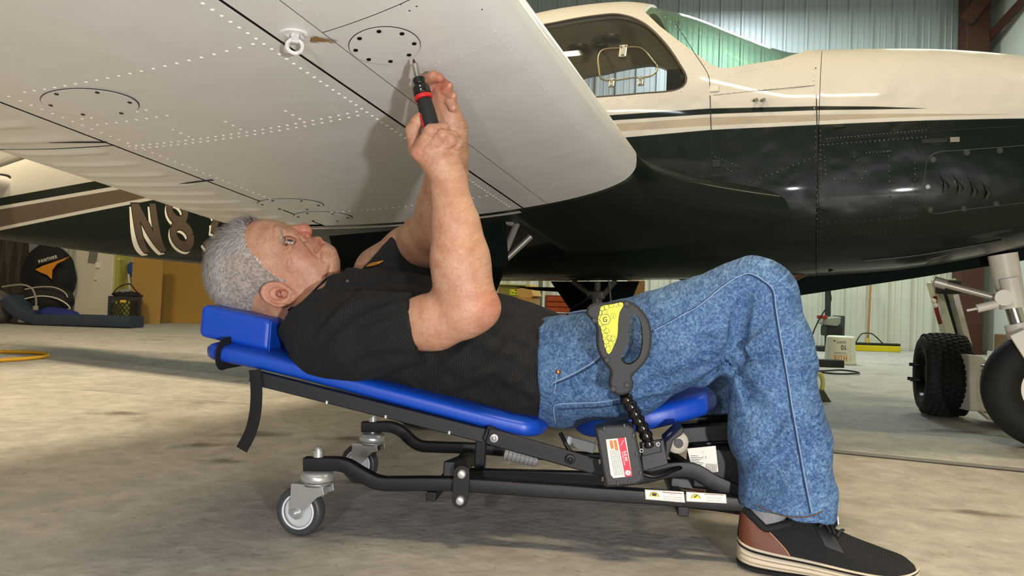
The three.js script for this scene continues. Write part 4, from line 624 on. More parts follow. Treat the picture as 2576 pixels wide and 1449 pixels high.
// control handle on its segmented gooseneck, and the battery
const HW = -0.085, kp = (p, w) => { const q = K(p[0], p[1], w); return [q.clone().sub(CO).dot(CX), q.y]; };
const kplane = (g, w) => g.applyMatrix4(new THREE.Matrix4().makeBasis(CX, UP, CW.clone().negate()).setPosition(V(CO.x, 0, CO.z).addScaledVector(CW, w)));
const z3 = p => [1420 + p[0] / 2.733, 730 + p[1] / 2.733];
{
  const out = smoothPoly([[150, 165], [158, 118], [195, 92], [300, 82], [420, 70], [485, 95], [545, 155], [582, 225], [596, 300], [590, 400], [560, 480], [505, 545], [465, 590], [470, 640], [452, 695], [372, 718], [325, 692], [305, 635], [312, 555], [268, 490], [235, 430], [220, 380], [216, 260], [190, 208]].map(z3), 5).map(p => kp(p, HW));
  const hole = smoothPoly([[472, 148], [512, 165], [541, 222], [553, 300], [549, 400], [520, 478], [452, 525], [400, 515], [371, 482], [366, 452], [388, 420], [405, 398], [402, 372], [424, 345], [415, 300], [428, 225], [428, 175]].map(z3), 4).map(p => kp(p, HW));
  const hd = new THREE.Group(); hd.name = 'control_handle'; creeper.add(hd);
  obj('grip', kplane(extr(out, 0.032, 0.005, [hole]).translate(0, 0, -0.016), HW), std(0x202123, 0.6), hd);
  const yp = smoothPoly([[252, 113], [330, 96], [392, 85], [404, 98], [378, 148], [367, 215], [362, 305], [342, 368], [305, 434], [284, 410], [266, 340], [250, 262], [230, 212], [240, 158]].map(z3), 4).map(p => kp(p, HW));
  const g = extr(yp, 0.002, 0.0005); g.computeBoundingBox(); const bb = g.boundingBox, sx = bb.max.x - bb.min.x, sy = bb.max.y - bb.min.y;
  const lt = canvasTex(512, Math.round(512 * sy / sx), (c, w, h) => {
    c.fillStyle = '#f4ec00'; c.fillRect(0, 0, w, h); c.strokeStyle = '#16160a'; c.lineWidth = 9;
    const hex = (x, y, r, a0 = 0) => { c.beginPath(); for (let i = 0; i < 6; i++) { const t = a0 + i * Math.PI / 3; i ? c.lineTo(x + r * Math.cos(t), y + r * Math.sin(t)) : c.moveTo(x + r * Math.cos(t), y + r * Math.sin(t)); } c.closePath(); };
    const R = 58, top = [[0.52, 0.06], [0.33, 0.10], [0.16, 0.13], [0.71, 0.035], [0.88, 0.02], [0.24, 0.20], [0.06, 0.21], [0.10, 0.42], [0.05, 0.30], [0.22, 0.50], [0.36, 0.56], [0.30, 0.64], [0.48, 0.69], [0.36, 0.76], [0.28, 0.86], [0.44, 0.90], [0.55, 0.80], [0.62, 0.70]];
    for (const [x, y] of top) { hex(x * w, y * h, R, 0.2); c.stroke(); }
    const gx = 0.28 * w, gy = 0.335 * h; c.lineWidth = 12; hex(gx, gy, 118, 0); c.fillStyle = '#f4ec00'; c.fill(); c.stroke(); c.fillStyle = '#14140c'; c.font = 'bold 150px sans-serif'; c.textAlign = 'center'; c.textBaseline = 'middle'; c.fillText('G', gx, gy + 6);
    const x2 = 0.60 * w, y2 = 0.262 * h; c.lineWidth = 8; hex(x2, y2, 56, 0); c.fillStyle = '#f4ec00'; c.fill(); c.stroke(); c.fillStyle = '#14140c'; c.font = 'bold 62px sans-serif'; c.fillText('2', x2, y2 + 3);
  });
  uvFrom(g, p => [(p.x - bb.min.x) / sx, (p.y - bb.min.y) / sy]); obj('honeycomb_label', kplane(g.translate(0, 0, 0.0155), HW), std(0xffffff, 0.4, 0, { map: lt }), hd);
  for (const q of [[425, 95], [208, 207], [293, 475], [428, 645], [335, 672]]) { const [x, y] = kp(z3(q), HW); const s = merge([T(new THREE.CylinderGeometry(0.004, 0.004, 0.003, 14), x, y, 0.0155, Math.PI / 2), T(new THREE.TorusGeometry(0.0045, 0.0012, 6, 16), x, y, 0.0158)]); obj('screw', kplane(s, HW), std(0x0c0c0c, 0.5), hd); }
  obj('trigger', kplane(extr(smoothPoly([[414, 205], [424, 195], [432, 205], [428, 260], [432, 300], [424, 312], [412, 306]].map(z3), 4).map(p => kp(p, HW)), 0.02, 0.003).translate(0, 0, -0.008), HW), std(0x2b2c2e, 0.5), hd);
}
{ // gooseneck: seven ball-and-cup segments
  const px = [[1570, 995], [1581, 1012], [1592, 1030], [1601, 1048], [1611, 1066], [1621, 1085], [1629, 1106], [1634, 1127]], n = px.length - 1;
  for (let i = 0; i < n; i++) { const f = i / n, a = K(px[i][0], px[i][1], HW + f * 0.05), b = K(px[i + 1][0], px[i + 1][1], HW + (i + 1) / n * 0.05), d = b.clone().sub(a), L = d.length(); const g = lathe([[0, -0.1 * L], [0.008, -0.1 * L], [0.0095, 0.1 * L], [0.0125, 0.35 * L], [0.0128, 0.55 * L], [0.0105, 0.68 * L], [0.0085, 0.78 * L], [0.0105, 0.95 * L], [0.008, 1.05 * L], [0, 1.05 * L]], 22); g.applyQuaternion(q0.setFromUnitVectors(V(0, 1, 0), d.clone().normalize())); part('gooseneck_segment', g.translate(a.x, a.y, a.z), std(0x101011, 0.18)); }
  part('gooseneck_mount', kplane(merge([extr([[1608, 1112], [1668, 1103], [1680, 1165], [1616, 1183]].map(p => kp(p, -0.03)), 0.012, 0.002)]), -0.03), std(0x26262a, 0.5, 0.1));
  part('mount_plate', kplane(extr([[1612, 1110], [1660, 1103], [1664, 1134], [1614, 1146]].map(p => kp(p, -0.035)), 0.008, 0.002).translate(0, 0, 0.004), -0.035), std(0x131315, 0.5));
  for (const q of [[1655, 1116], [1613, 1132]]) { const [x, y] = kp(q, -0.04); part('mount_screw', kplane(T(new THREE.TorusGeometry(0.003, 0.0012, 6, 14), x, y, 0.006), -0.04), zinc); }
  const BW = -0.06, face = [[1496, 1078], [1530, 1068], [1580, 1066], [1596, 1076], [1608, 1130], [1622, 1208], [1600, 1220], [1524, 1226], [1516, 1190]];
  const bt = new THREE.Group(); bt.name = 'battery'; creeper.add(bt);
  obj('battery_case', kplane(extr(face.map(p => kp(p, BW)), 0.055, 0.005).translate(0, 0, -0.05), BW), std(0x232325, 0.5), bt);
  for (const q of [[1520, 1078], [1570, 1070], [1593, 1094], [1601, 1140], [1610, 1188], [1500, 1112], [1508, 1160], [1516, 1204], [1554, 1214], [1582, 1210]]) { const [x, y] = kp(q, BW); obj('clip', kplane(rbox(0.005, 0.009, 0.006, 0.0015, 1, x, y, 0.004), BW), std(0x3a3a3c, 0.35), bt); }
  const lab = [[1524, 1104], [1574, 1099], [1590, 1196], [1543, 1201], [1536, 1192]].map(p => kp(p, BW)), g = extr(lab, 0.0014, 0.0003); g.computeBoundingBox(); const b = g.boundingBox;
  const u = kp([1574, 1099], BW), o = kp([1524, 1104], BW), v = kp([1543, 1201], BW);
  const lt = canvasTex(256, 512, (c, w, h) => { c.fillStyle = '#e8e4da'; c.fillRect(0, 0, w, h); c.fillStyle = '#d2203c'; c.fillRect(150, 0, 90, h); c.fillStyle = '#d8782a'; c.fillRect(40, 20, 40, 110); c.fillRect(92, 20, 40, 130); c.fillStyle = '#3a3a38'; for (let i = 0; i < 5; i++) for (let j = 0; j < 24; j++) c.fillRect(18 + i * 25, 150 + j * 14, 14 + (i * 7 + j * 5) % 9, 5); c.fillStyle = '#f6f0ea'; c.save(); c.translate(196, 250); c.rotate(Math.PI / 2); c.font = 'bold 46px sans-serif'; c.textAlign = 'center'; c.fillText('5.0 Ah', -10, 4); c.font = '24px sans-serif'; c.fillText('BATTERY POWER', 20, 30); c.restore(); c.beginPath(); c.arc(196, 460, 34, 0, 7); c.fill(); c.fillStyle = '#d2203c'; c.font = 'bold 40px sans-serif'; c.textAlign = 'center'; c.fillText('U', 196, 474); c.strokeStyle = '#f3ded8'; c.lineWidth = 6; c.beginPath(); c.moveTo(170, 100); c.lineTo(222, 30); c.stroke(); });
  const ex = [u[0] - o[0], u[1] - o[1]], ey = [v[0] - o[0], v[1] - o[1]], det = ex[0] * ey[1] - ex[1] * ey[0];
  uvFrom(g, p => { const x = p.x - o[0], y = p.y - o[1]; return [(x * ey[1] - y * ey[0]) / det, 1 - (ex[0] * y - ex[1] * x) / det]; }); obj('battery_label', kplane(g.translate(0, 0, 0.0048), BW), std(0xffffff, 0.45, 0, { map: lt }), bt);
}
// warning stickers on the near rail
[[[1622, 1231], [1720, 1237], [1723, 1264], [1624, 1256]], [[1726, 1237], [1826, 1243], [1828, 1266], [1727, 1261]]].forEach((q, i) => {
  const w = -0.0135, m = q.map(p => kp(p, w)), g = extr(m, 0.001, 0.0002), o = m[3], ex = [m[2][0] - o[0], m[2][1] - o[1]], ey = [m[0][0] - o[0], m[0][1] - o[1]], det = ex[0] * ey[1] - ex[1] * ey[0];
  uvFrom(g, p => { const x = p.x - o[0], y = p.y - o[1]; return [(x * ey[1] - y * ey[0]) / det, (ex[0] * y - ex[1] * x) / det]; });
  const t = canvasTex(512, 128, (c, W_, H_) => { c.fillStyle = '#eeeade'; c.fillRect(0, 0, W_, H_); c.strokeStyle = '#8a8a84'; c.lineWidth = 4; c.strokeRect(8, 8, W_ - 16, H_ - 16); c.fillStyle = '#e8cc2a'; c.beginPath(); c.arc(120, 84, 58, Math.PI, 0); c.fill(); c.strokeStyle = '#1c1c14'; c.lineWidth = 6; c.stroke(); c.fillStyle = '#15150f'; if (i) { c.save(); c.translate(118, 56); c.rotate(-0.6); c.fillRect(-26, -8, 56, 14); c.restore(); } else c.fillRect(92, 40, 56, 34); c.fillStyle = '#7a231f'; c.fillRect(230, 14, 250, 8); c.fillStyle = '#4a4a46'; c.font = '26px sans-serif'; c.textAlign = 'center'; c.fillText(i ? 'Keep hands clear' : '300 LB', 360, i ? 72 : 46); c.fillText(i ? 'during operation.' : 'Do not exceed weight', 360, i ? 104 : 78); if (!i) c.fillText('and overload seating', 360, 106); });
  part('warning_sticker', kplane(g, w), std(0xffffff, 0.5, 0, { map: t }));
});
rebase(creeper, V(CO.x, 0, CO.z));

// ---------------------------------------------------------------- the mechanic
const man = thing('person', 'grey-haired man in black polo shirt and jeans lying back, driving a screw', 'person');
const J = a => W(a[0], a[1], a[2]);
const chain = (list) => { const o = []; for (let i = 0; i < list.length - 1; i++) o.push(cap(J(list[i]), J(list[i + 1]), list[i][3], list[i + 1][3])); return o; };
const uni = (prims, k) => (x, y, z) => { let d = prims[0](x, y, z); for (let i = 1; i < prims.length; i++) d = smin(d, prims[i](x, y, z), k); return d; };
const cutP = (f, p, n) => { const c = p.dot(n); return (x, y, z) => Math.max(f(x, y, z), x * n.x + y * n.y + z * n.z - c); };
const boxOf = (pts, m) => { const b = new THREE.Box3().setFromPoints(pts); b.expandByScalar(m); return b; };
function hit(sdf, px, py, t0 = 1.0, t1 = 2.3) { const r = ray(px, py), l = r.length(); r.normalize(); let t = t0 * l; for (let i = 0; i < 220; i++) { const p = camera.position.clone().addScaledVector(r, t), d = sdf(p.x, p.y, p.z); if (d < 0.0006) return p; t += Math.max(0.0006, d * 0.7); if (t > t1 * l) break; } return null; }
const grad = (f, p, e = 0.002) => V(f(p.x + e, p.y, p.z) - f(p.x - e, p.y, p.z), f(p.x, p.y + e, p.z) - f(p.x, p.y - e, p.z), f(p.x, p.y, p.z + e) - f(p.x, p.y, p.z - e)).normalize();
const rotZ = a => new THREE.Quaternion().setFromAxisAngle(V(0, 0, 1), a);
// --- head
const HD = 1.735, hp = (x, y, dz = 0) => W(x, y, HD - dz);       // dz: metres towards the camera
const headPrims = [
  ell(hp(622, 682), 0.091, 0.097, 0.073), ell(hp(668, 640), 0.070, 0.078, 0.068), ell(hp(722, 664), 0.080, 0.080, 0.066),
  ell(hp(780, 670), 0.048, 0.047, 0.046), cap(hp(814, 645), hp(818, 651), 0.021, 0.021),
  cap(hp(755, 748, 0.040), hp(822, 668, 0.018), 0.020, 0.017), cap(hp(755, 748, -0.040), hp(822, 668, -0.018), 0.020, 0.017),
  cap(hp(740, 655, 0.042), hp(770, 668, 0.036), 0.021, 0.019), cap(hp(740, 655, -0.042), hp(770, 668, -0.036), 0.021, 0.019)];
const faceFine = [
  [cap(hp(702, 582, 0.040), hp(704, 575, 0.010), 0.0105, 0.0105), 0.014], [cap(hp(702, 582, -0.040), hp(704, 575, -0.010), 0.0105, 0.0105), 0.014],
  [cap(hp(722, 588), hp(740, 580), 0.0105, 0.0118), 0.006], [cap(hp(740, 580), hp(765, 580), 0.0118, 0.0158), 0.005], [cap(hp(765, 580), hp(771, 582), 0.0158, 0.0128), 0.004],
  [cap(hp(764, 596, 0.0135), hp(768, 594, 0.0125), 0.0098, 0.0088), 0.004], [cap(hp(764, 596, -0.0135), hp(768, 594, -0.0125), 0.0098, 0.0088), 0.004],
  [cap(hp(793, 618, 0.020), hp(799, 608), 0.0075, 0.0108), 0.006], [cap(hp(799, 608), hp(793, 618, -0.020), 0.0108, 0.0075), 0.006],
  [cap(hp(808, 630, 0.018), hp(815, 621), 0.0075, 0.0105), 0.005], [cap(hp(815, 621), hp(808, 630, -0.018), 0.0105, 0.0075), 0.005],
  [cap(hp(826, 636, 0.010), hp(826, 636, -0.010), 0.0180, 0.0180), 0.008],
  [cap(hp(735, 628, 0.046), hp(752, 612, 0.030), 0.0085, 0.0075), 0.010]];
const eyeC = [hp(728, 617, 0.031), hp(728, 617, -0.031)];
const socket = eyeC.map(e => ell(e.clone().add(V(0.002, 0.006, (e === eyeC[0] ? 1 : -1) * 0.010)), 0.015, 0.013, 0.017));
const lid = eyeC.map((e, i) => { const f = ell(e.clone(), 0.0142, 0.0138, 0.0145), s = i ? -1 : 1; return (x, y, z) => { const d = f(x, y, z), X = x - e.x - 0.16 * (y - e.y) - 0.0005, Z = (z - e.z) * s; const open = Math.abs(X) - 0.0029 * Math.max(0, 1 - (Z / 0.0150) * (Z / 0.0150)); return y > e.y ? Math.max(d, -open) : d; }; });
const neckP = [cap(hp(712, 752, -0.004), hp(842, 815, -0.02), 0.061, 0.074), cap(hp(770, 722, 0), hp(872, 772, -0.01), 0.042, 0.062)];
// ear: pinna plate with rim and hollow
const earC = hp(701, 742, 0.073), earQ = new THREE.Quaternion().setFromEuler(new THREE.Euler(-0.10, 0.38, -0.02));
const earLoc = (() => { const m = new THREE.Matrix4().makeRotationFromQuaternion(earQ.clone().invert()).elements; return (x, y, z) => { const X = x - earC.x, Y = y - earC.y, Z = z - earC.z; return [m[0] * X + m[4] * Y + m[8] * Z, m[1] * X + m[5] * Y + m[9] * Z, m[2] * X + m[6] * Y + m[10] * Z]; }; })();
function earSdf(x, y, z) {
  const [u, v, w] = earLoc(x, y, z); if (Math.abs(u) > 0.055 || Math.abs(v) > 0.045 || Math.abs(w) > 0.03) return Math.hypot(Math.max(0, Math.abs(u) - 0.04), Math.max(0, Math.abs(v) - 0.035), Math.abs(w)) + 0.002;
  const taper = 1 - 0.28 * Math.max(0, u / 0.036), a = u / 0.0365, b = (v + 0.004 * (u / 0.036)) / (0.0265 * taper), r = Math.hypot(a, b);
  const plate = Math.max((r - 1) * 0.024, Math.abs(w + 0.002) - 0.0045);
  const rimR = Math.hypot((r - 0.88) * 0.026, w - 0.004) - (u < 0.022 ? 0.0042 : 0.0038);
  const anti = Math.hypot((Math.hypot((u + 0.002) / 0.0225, (v - 0.002) / 0.0165) - 1) * 0.018, w - 0.002) - 0.0036;
  let d = smin(smin(plate, rimR, 0.004), anti, 0.004);
  const bowl = Math.hypot((u - 0.006) / 1.25, v - 0.003, (w - 0.005) * 0.8) - 0.0105; d = Math.max(d, -bowl);
  const tragus = Math.hypot(u - 0.008, (v - 0.017), (w - 0.002)) - 0.0065; d = smin(d, tragus, 0.004);
  const lobe = Math.hypot(u - 0.031, v + 0.002, w - 0.001) - 0.0085; return smin(d, lobe, 0.006);
}
const headBase = uni(headPrims, 0.035), neckF = uni(neckP, 0.03);
function headSmooth(x, y, z) {
  let d = headBase(x, y, z);
  if (d > 0.12) return d;
  d = smin(d, neckF(x, y, z), 0.03);
  for (const [f, k] of faceFine) d = smin(d, f(x, y, z), k);
  for (const s of socket) { const e = -s(x, y, z), h = Math.max(0.008 - Math.abs(d - e), 0) / 0.008; d = Math.max(d, e) + h * h * 0.002; }
  for (const l of lid) d = smin(d, l(x, y, z), 0.003);
  return smin(d, earSdf(x, y, z), 0.006);
}
// folds laid along a surface: carve a set of photo lines [line, depth, radius] into an sdf
const foldSet = (base, defs, t0, t1, pad) => defs.map(([pts, dep, R]) => { const q = smoothPoly(pts, 4, false).map(p => { const h = hit(base, p[0], p[1], t0, t1); return h ? h.addScaledVector(grad(base, h), R - dep) : null; }).filter(Boolean), f = []; for (let i = 0; i < q.length - 1; i++) { const ta = Math.sin(Math.PI * (i + 0.3) / (q.length - 0.4)), tb = Math.sin(Math.PI * (i + 1.3) / (q.length - 0.4)); f.push(cap(q[i], q[i + 1], R - dep * 0.9 * (1 - Math.max(0.2, ta)), R - dep * 0.9 * (1 - Math.max(0.2, tb)))); } return { f, box: q.length ? boxOf(q, pad) : new THREE.Box3() }; });
const carve = (d, sets, x, y, z, k) => { for (const { f, box: bx } of sets) { if (x < bx.min.x || x > bx.max.x || y < bx.min.y || y > bx.max.y || z < bx.min.z || z > bx.max.z) continue; for (const c of f) { const e = -c(x, y, z), h = Math.max(k - Math.abs(d - e), 0) / k; d = Math.max(d, e) + h * h * k * 0.25; } } return d; };
// creases of the face laid along the skin: [photo line, depth, radius]
const creases = [
  [[[812, 609], [808, 613], [802, 619], [797, 626], [793, 633]], 0.0034, 0.0040], [[[768, 609], [775, 618], [784, 630], [793, 640], [801, 647]], 0.0020, 0.0045],
  [[[713, 580], [716, 596], [717, 612], [718, 628], [719, 640]], 0.0022, 0.0040], [[[735, 604], [736, 614], [732, 626], [724, 636]], 0.0014, 0.0036], [[[722, 640], [722, 650], [718, 662]], 0.0012, 0.003], [[[726, 642], [730, 652], [731, 664]], 0.001, 0.003],
  [[[757, 597], [762, 604], [769, 606], [776, 600]], 0.0022, 0.0034], [[[775, 592], [771, 595]], 0.0038, 0.0038], [[[686, 562], [684, 585], [682, 608], [684, 628]], 0.0009, 0.0035], [[[668, 560], [665, 585], [663, 610]], 0.0008, 0.0035],
  [[[818, 628], [814, 636], [812, 648], [816, 658]], 0.0014, 0.0045], [[[832, 668], [829, 684], [824, 700]], 0.0016, 0.005]].map(([pts, dep, R]) => {
    const q = smoothPoly(pts, 4, false).map(p => { const h = hit(headSmooth, p[0], p[1], 1.4, 2.0); return h ? h.addScaledVector(grad(headSmooth, h), R - dep) : null; }).filter(Boolean);
    const f = []; for (let i = 0; i < q.length - 1; i++) f.push(cap(q[i], q[i + 1], R, R)); return { f, box: boxOf(q, 0.012) };
  });
function headSdf(x, y, z) {
  let d = headSmooth(x, y, z); if (d > 0.02 || d < -0.02) return d;
  for (const { f, box: bx } of creases) { if (x < bx.min.x || x > bx.max.x || y < bx.min.y || y > bx.max.y || z < bx.min.z || z > bx.max.z) continue; for (const c of f) { const e = -c(x, y, z), h = Math.max(0.003 - Math.abs(d - e), 0) / 0.003; d = Math.max(d, e) + h * h * 0.00075; } }
  return d;
}
// --- arms and hands
const nArm = [[840, 850, 1.60, 0.055], [1000, 824, 1.515, 0.038], [1055, 814, 1.490, 0.0435], [1100, 808, 1.475, 0.048], [1176, 778, 1.455, 0.044], [1205, 772, 1.452, 0.036]];
const nFore = [[1176, 772, 1.455, 0.044], [1162, 690, 1.455, 0.0485], [1156, 640, 1.456, 0.0475], [1146, 560, 1.46, 0.039], [1132, 490, 1.465, 0.0295], [1127, 452, 1.468, 0.0265]];
const nHand = [
  [[1126, 452, 1.468, 0.0265], [1110, 420, 1.466, 0.026], [1056, 384, 1.452, 0.0165]], [[1126, 452, 1.466, 0.0255], [1080, 376, 1.446, 0.0165]], [[1128, 450, 1.466, 0.025], [1108, 372, 1.448, 0.0165]], [[1132, 448, 1.470, 0.024], [1136, 372, 1.458, 0.0145]], [[1105, 420, 1.472, 0.022], [1082, 395, 1.478, 0.020]],
  [[1054, 381, 1.450, 0.0145], [1084, 328, 1.430, 0.0120], [1116, 323, 1.446, 0.0108], [1126, 336, 1.470, 0.0095]],
  [[1080, 374, 1.444, 0.0145], [1112, 341, 1.428, 0.0122], [1138, 343, 1.446, 0.0110], [1136, 358, 1.472, 0.0095]],
  [[1109, 370, 1.446, 0.014], [1132, 353, 1.434, 0.0118], [1150, 361, 1.452, 0.0105], [1142, 374, 1.476, 0.009]],
  [[1136, 370, 1.457, 0.0125], [1147, 364, 1.448, 0.0105], [1150, 376, 1.462, 0.0095], [1142, 386, 1.478, 0.0085]],
  [[1090, 420, 1.466, 0.0195], [1050, 378, 1.476, 0.0172], [1038, 328, 1.478, 0.0140], [1050, 306, 1.472, 0.0125], [1062, 290, 1.468, 0.0098]]];
const fArm = [[965, 690, 1.93, 0.075], [1030, 640, 1.84, 0.062], [1078, 600, 1.75, 0.056], [1102, 572, 1.69, 0.045]];
const fFore = [[1102, 575, 1.69, 0.046], [1110, 520, 1.665, 0.047], [1124, 450, 1.63, 0.040], [1133, 380, 1.60, 0.0315], [1136, 325, 1.578, 0.027]];
const fHand = [
  [[1134, 330, 1.578, 0.026], [1100, 250, 1.566, 0.018]], [[1134, 330, 1.576, 0.026], [1116, 240, 1.560, 0.018]], [[1136, 325, 1.576, 0.024], [1128, 255, 1.556, 0.016]], [[1138, 322, 1.574, 0.022], [1136, 275, 1.552, 0.014]], [[1110, 290, 1.57, 0.02], [1112, 262, 1.565, 0.02]],
  [[1076, 232, 1.575, 0.0145], [1072, 202, 1.546, 0.0120], [1090, 192, 1.528, 0.0108], [1106, 196, 1.522, 0.0094]],
  [[1090, 242, 1.570, 0.0140], [1091, 212, 1.562, 0.0118], [1111, 208, 1.546, 0.0106], [1128, 217, 1.536, 0.0093]],
  [[1104, 256, 1.562, 0.0132], [1107, 230, 1.554, 0.0112], [1125, 230, 1.540, 0.0102], [1139, 243, 1.530, 0.0090]],
  [[1118, 274, 1.556, 0.0120], [1120, 253, 1.548, 0.0102], [1133, 257, 1.536, 0.0094], [1139, 272, 1.528, 0.0084]],
  [[1100, 300, 1.572, 0.019], [1080, 262, 1.588, 0.0155], [1068, 222, 1.572, 0.0125], [1066, 200, 1.545, 0.0105]]];
function armSdf(up, fore, hand, bump) {
  const base = uni([...chain(up), ...chain(fore)], 0.03), palm = uni(hand.slice(0, 5).flatMap(chain), 0.012), fing = hand.slice(5).map(f => uni(chain(f), 0.0035)), hb = boxOf(hand.flat().map(J), 0.06);
  const el = bump ? cap(J([1212, 774, 1.452]), J([1222, 776, 1.455]), 0.027, 0.02) : null;
  return (x, y, z) => {
    let d = base(x, y, z); if (el) d = smin(d, el(x, y, z), 0.02);
    if (x < hb.min.x || x > hb.max.x || y < hb.min.y || y > hb.max.y || z < hb.min.z || z > hb.max.z) return d;
    d = smin(d, palm(x, y, z), 0.02); let f = 1; for (const g of fing) { const q = g(x, y, z); f = f === 1 ? q : smin(f, q, 0.0008); }
    return smin(d, f, 0.0035);
  };
}
const nearArm = armSdf(nArm, nFore, nHand, true), farArm = armSdf(fArm, fFore, fHand, false);
const skinMap = dataTex(512, (u, v) => { const a = fbm(u, v, 12, 4, 71) - 0.5, b = fbm(u, v, 60, 3, 72) - 0.5, sp = fbm(u, v, 90, 2, 79) > 0.79 ? 1 : 0; return [184 + 30 * a + 18 * b - sp * 14, 138 + 40 * a + 22 * b - sp * 18, 111 + 40 * a + 24 * b - sp * 18]; });
const skinBumpT = dataTex(512, (u, v) => { const k = 128 + 120 * (fbm(u, v, 70, 3, 74) - 0.5); return [k, k, k]; }, false); for (const t of [skinMap, skinBumpT]) t.repeat.set(5, 5);
const skin = phys(0xffffff, 0.52, 0, { map: skinMap, bumpMap: skinBumpT, bumpScale: 0.0012, vertexColors: true, sheen: 0.15, sheenRoughness: 0.6 });
{
  const b = boxOf([hp(505, 560, 0.1), hp(880, 560, 0.1), hp(505, 830, -0.1), hp(900, 840, -0.1)], 0.02);
  const head = nets(headSdf, b.min, b.max, 0.0026);
  const bn = boxOf([...nArm, ...nFore, ...nHand.flat()].map(J), 0.075), na = nets(nearArm, bn.min, bn.max, 0.0030);
  const bf = boxOf([...fArm, ...fFore, ...fHand.flat()].map(J), 0.075), fa = nets(farArm, bf.min, bf.max, 0.0032);
  const torsoCore = uni([ell(W(940, 815, 1.75), 0.19, 0.105, 0.16, rotZ(-0.25)), ell(W(1200, 890, 1.72), 0.22, 0.10, 0.14, rotZ(-0.25)), cap(W(1400, 935, 1.66), W(1860, 740, 1.5), 0.08, 0.05), cap(W(1890, 760, 1.5), W(1960, 1235, 1.44), 0.05, 0.04), cap(W(1400, 925, 1.82), W(1800, 790, 1.87), 0.08, 0.05)], 0.05);
  const tb = boxOf([W(700, 600, 1.95), W(2000, 1350, 1.35), W(700, 1050, 1.5), W(1990, 700, 1.4)], 0.02), tc = nets(torsoCore, tb.min, tb.max, 0.016);
  const g = merge([head, na, fa, tc].map(q => clean(q)));
  // natural redness: nose, ears, lips, knuckles and elbow
  const red = [[hp(772, 584), 0.030, 0.8], [hp(762, 595, 0.015), 0.020, 0.5], [earC, 0.045, 0.55], [hp(797, 612, 0.012), 0.014, 0.9], [hp(806, 622, 0.012), 0.012, 0.9], [hp(770, 650, 0.05), 0.04, 0.3], [W(1222, 776, 1.43), 0.04, 0.75], [W(1140, 368, 1.45), 0.02, 0.3], [W(1055, 380, 1.44), 0.018, 0.35], [W(1062, 290, 1.46), 0.016, 0.45], [W(1125, 215, 1.54), 0.045, 0.6], [W(1110, 200, 1.53), 0.03, 0.4]];
  const p = g.attributes.position, c = new Float32Array(p.count * 3); const v = new THREE.Vector3();
  for (let i = 0; i < p.count; i++) { v.fromBufferAttribute(p, i); let r = 0; for (const [q, s, k] of red) { const d2 = v.distanceToSquared(q) / (s * s); if (d2 < 4) r += k * Math.exp(-d2 * 1.6) * (0.8 + 0.4 * vnoise(v.x * 90, v.y * 90, 512, 3)); } r = Math.min(1, r); c[3 * i] = 1; c[3 * i + 1] = 1 - 0.42 * r; c[3 * i + 2] = 1 - 0.40 * r; }
  g.setAttribute('color', new THREE.BufferAttribute(c, 3)); uvFrom(g, q => [q.x + 0.35 * q.z, q.y + 0.35 * q.z]);
  const bodyMesh = obj('body', g, skin, man);
  eyeC.forEach((e, i) => { const dir = V(0.18, 0.86, (i ? -0.1 : 0.42)).normalize(); const ec = e.clone().add(V(0.0005, 0.0005, 0)); const q = new THREE.Quaternion().setFromUnitVectors(V(0, 1, 0), dir); const eye = obj('eyeball', new THREE.SphereGeometry(0.0127, 20, 16).applyQuaternion(q).translate(ec.x, ec.y, ec.z), phys(0xc2b8b0, 0.15, 0), man); const ir = new THREE.SphereGeometry(0.0128, 18, 6, 0, 6.2832, 0, 0.56).applyQuaternion(q).translate(ec.x, ec.y, ec.z); obj('iris', ir, phys(0x3c4a55, 0.1, 0), man); });
  // nails
  for (const [x, y, f, s] of [[1060, 289, nearArm, 0.0056], [1132, 214, farArm, 0.0038], [1142, 240, farArm, 0.0038], [1141, 270, farArm, 0.0036]]) { const hq = hit(f, x, y, 1.2, 1.8); if (!hq) continue; const nn = grad(f, hq); obj('fingernail', new THREE.SphereGeometry(1, 12, 8).scale(s, 0.0009, s * 1.2).applyQuaternion(q0.setFromUnitVectors(V(0, 1, 0), nn)).translate(hq.x, hq.y, hq.z), phys(0xc78f7a, 0.35, 0), man); }
}

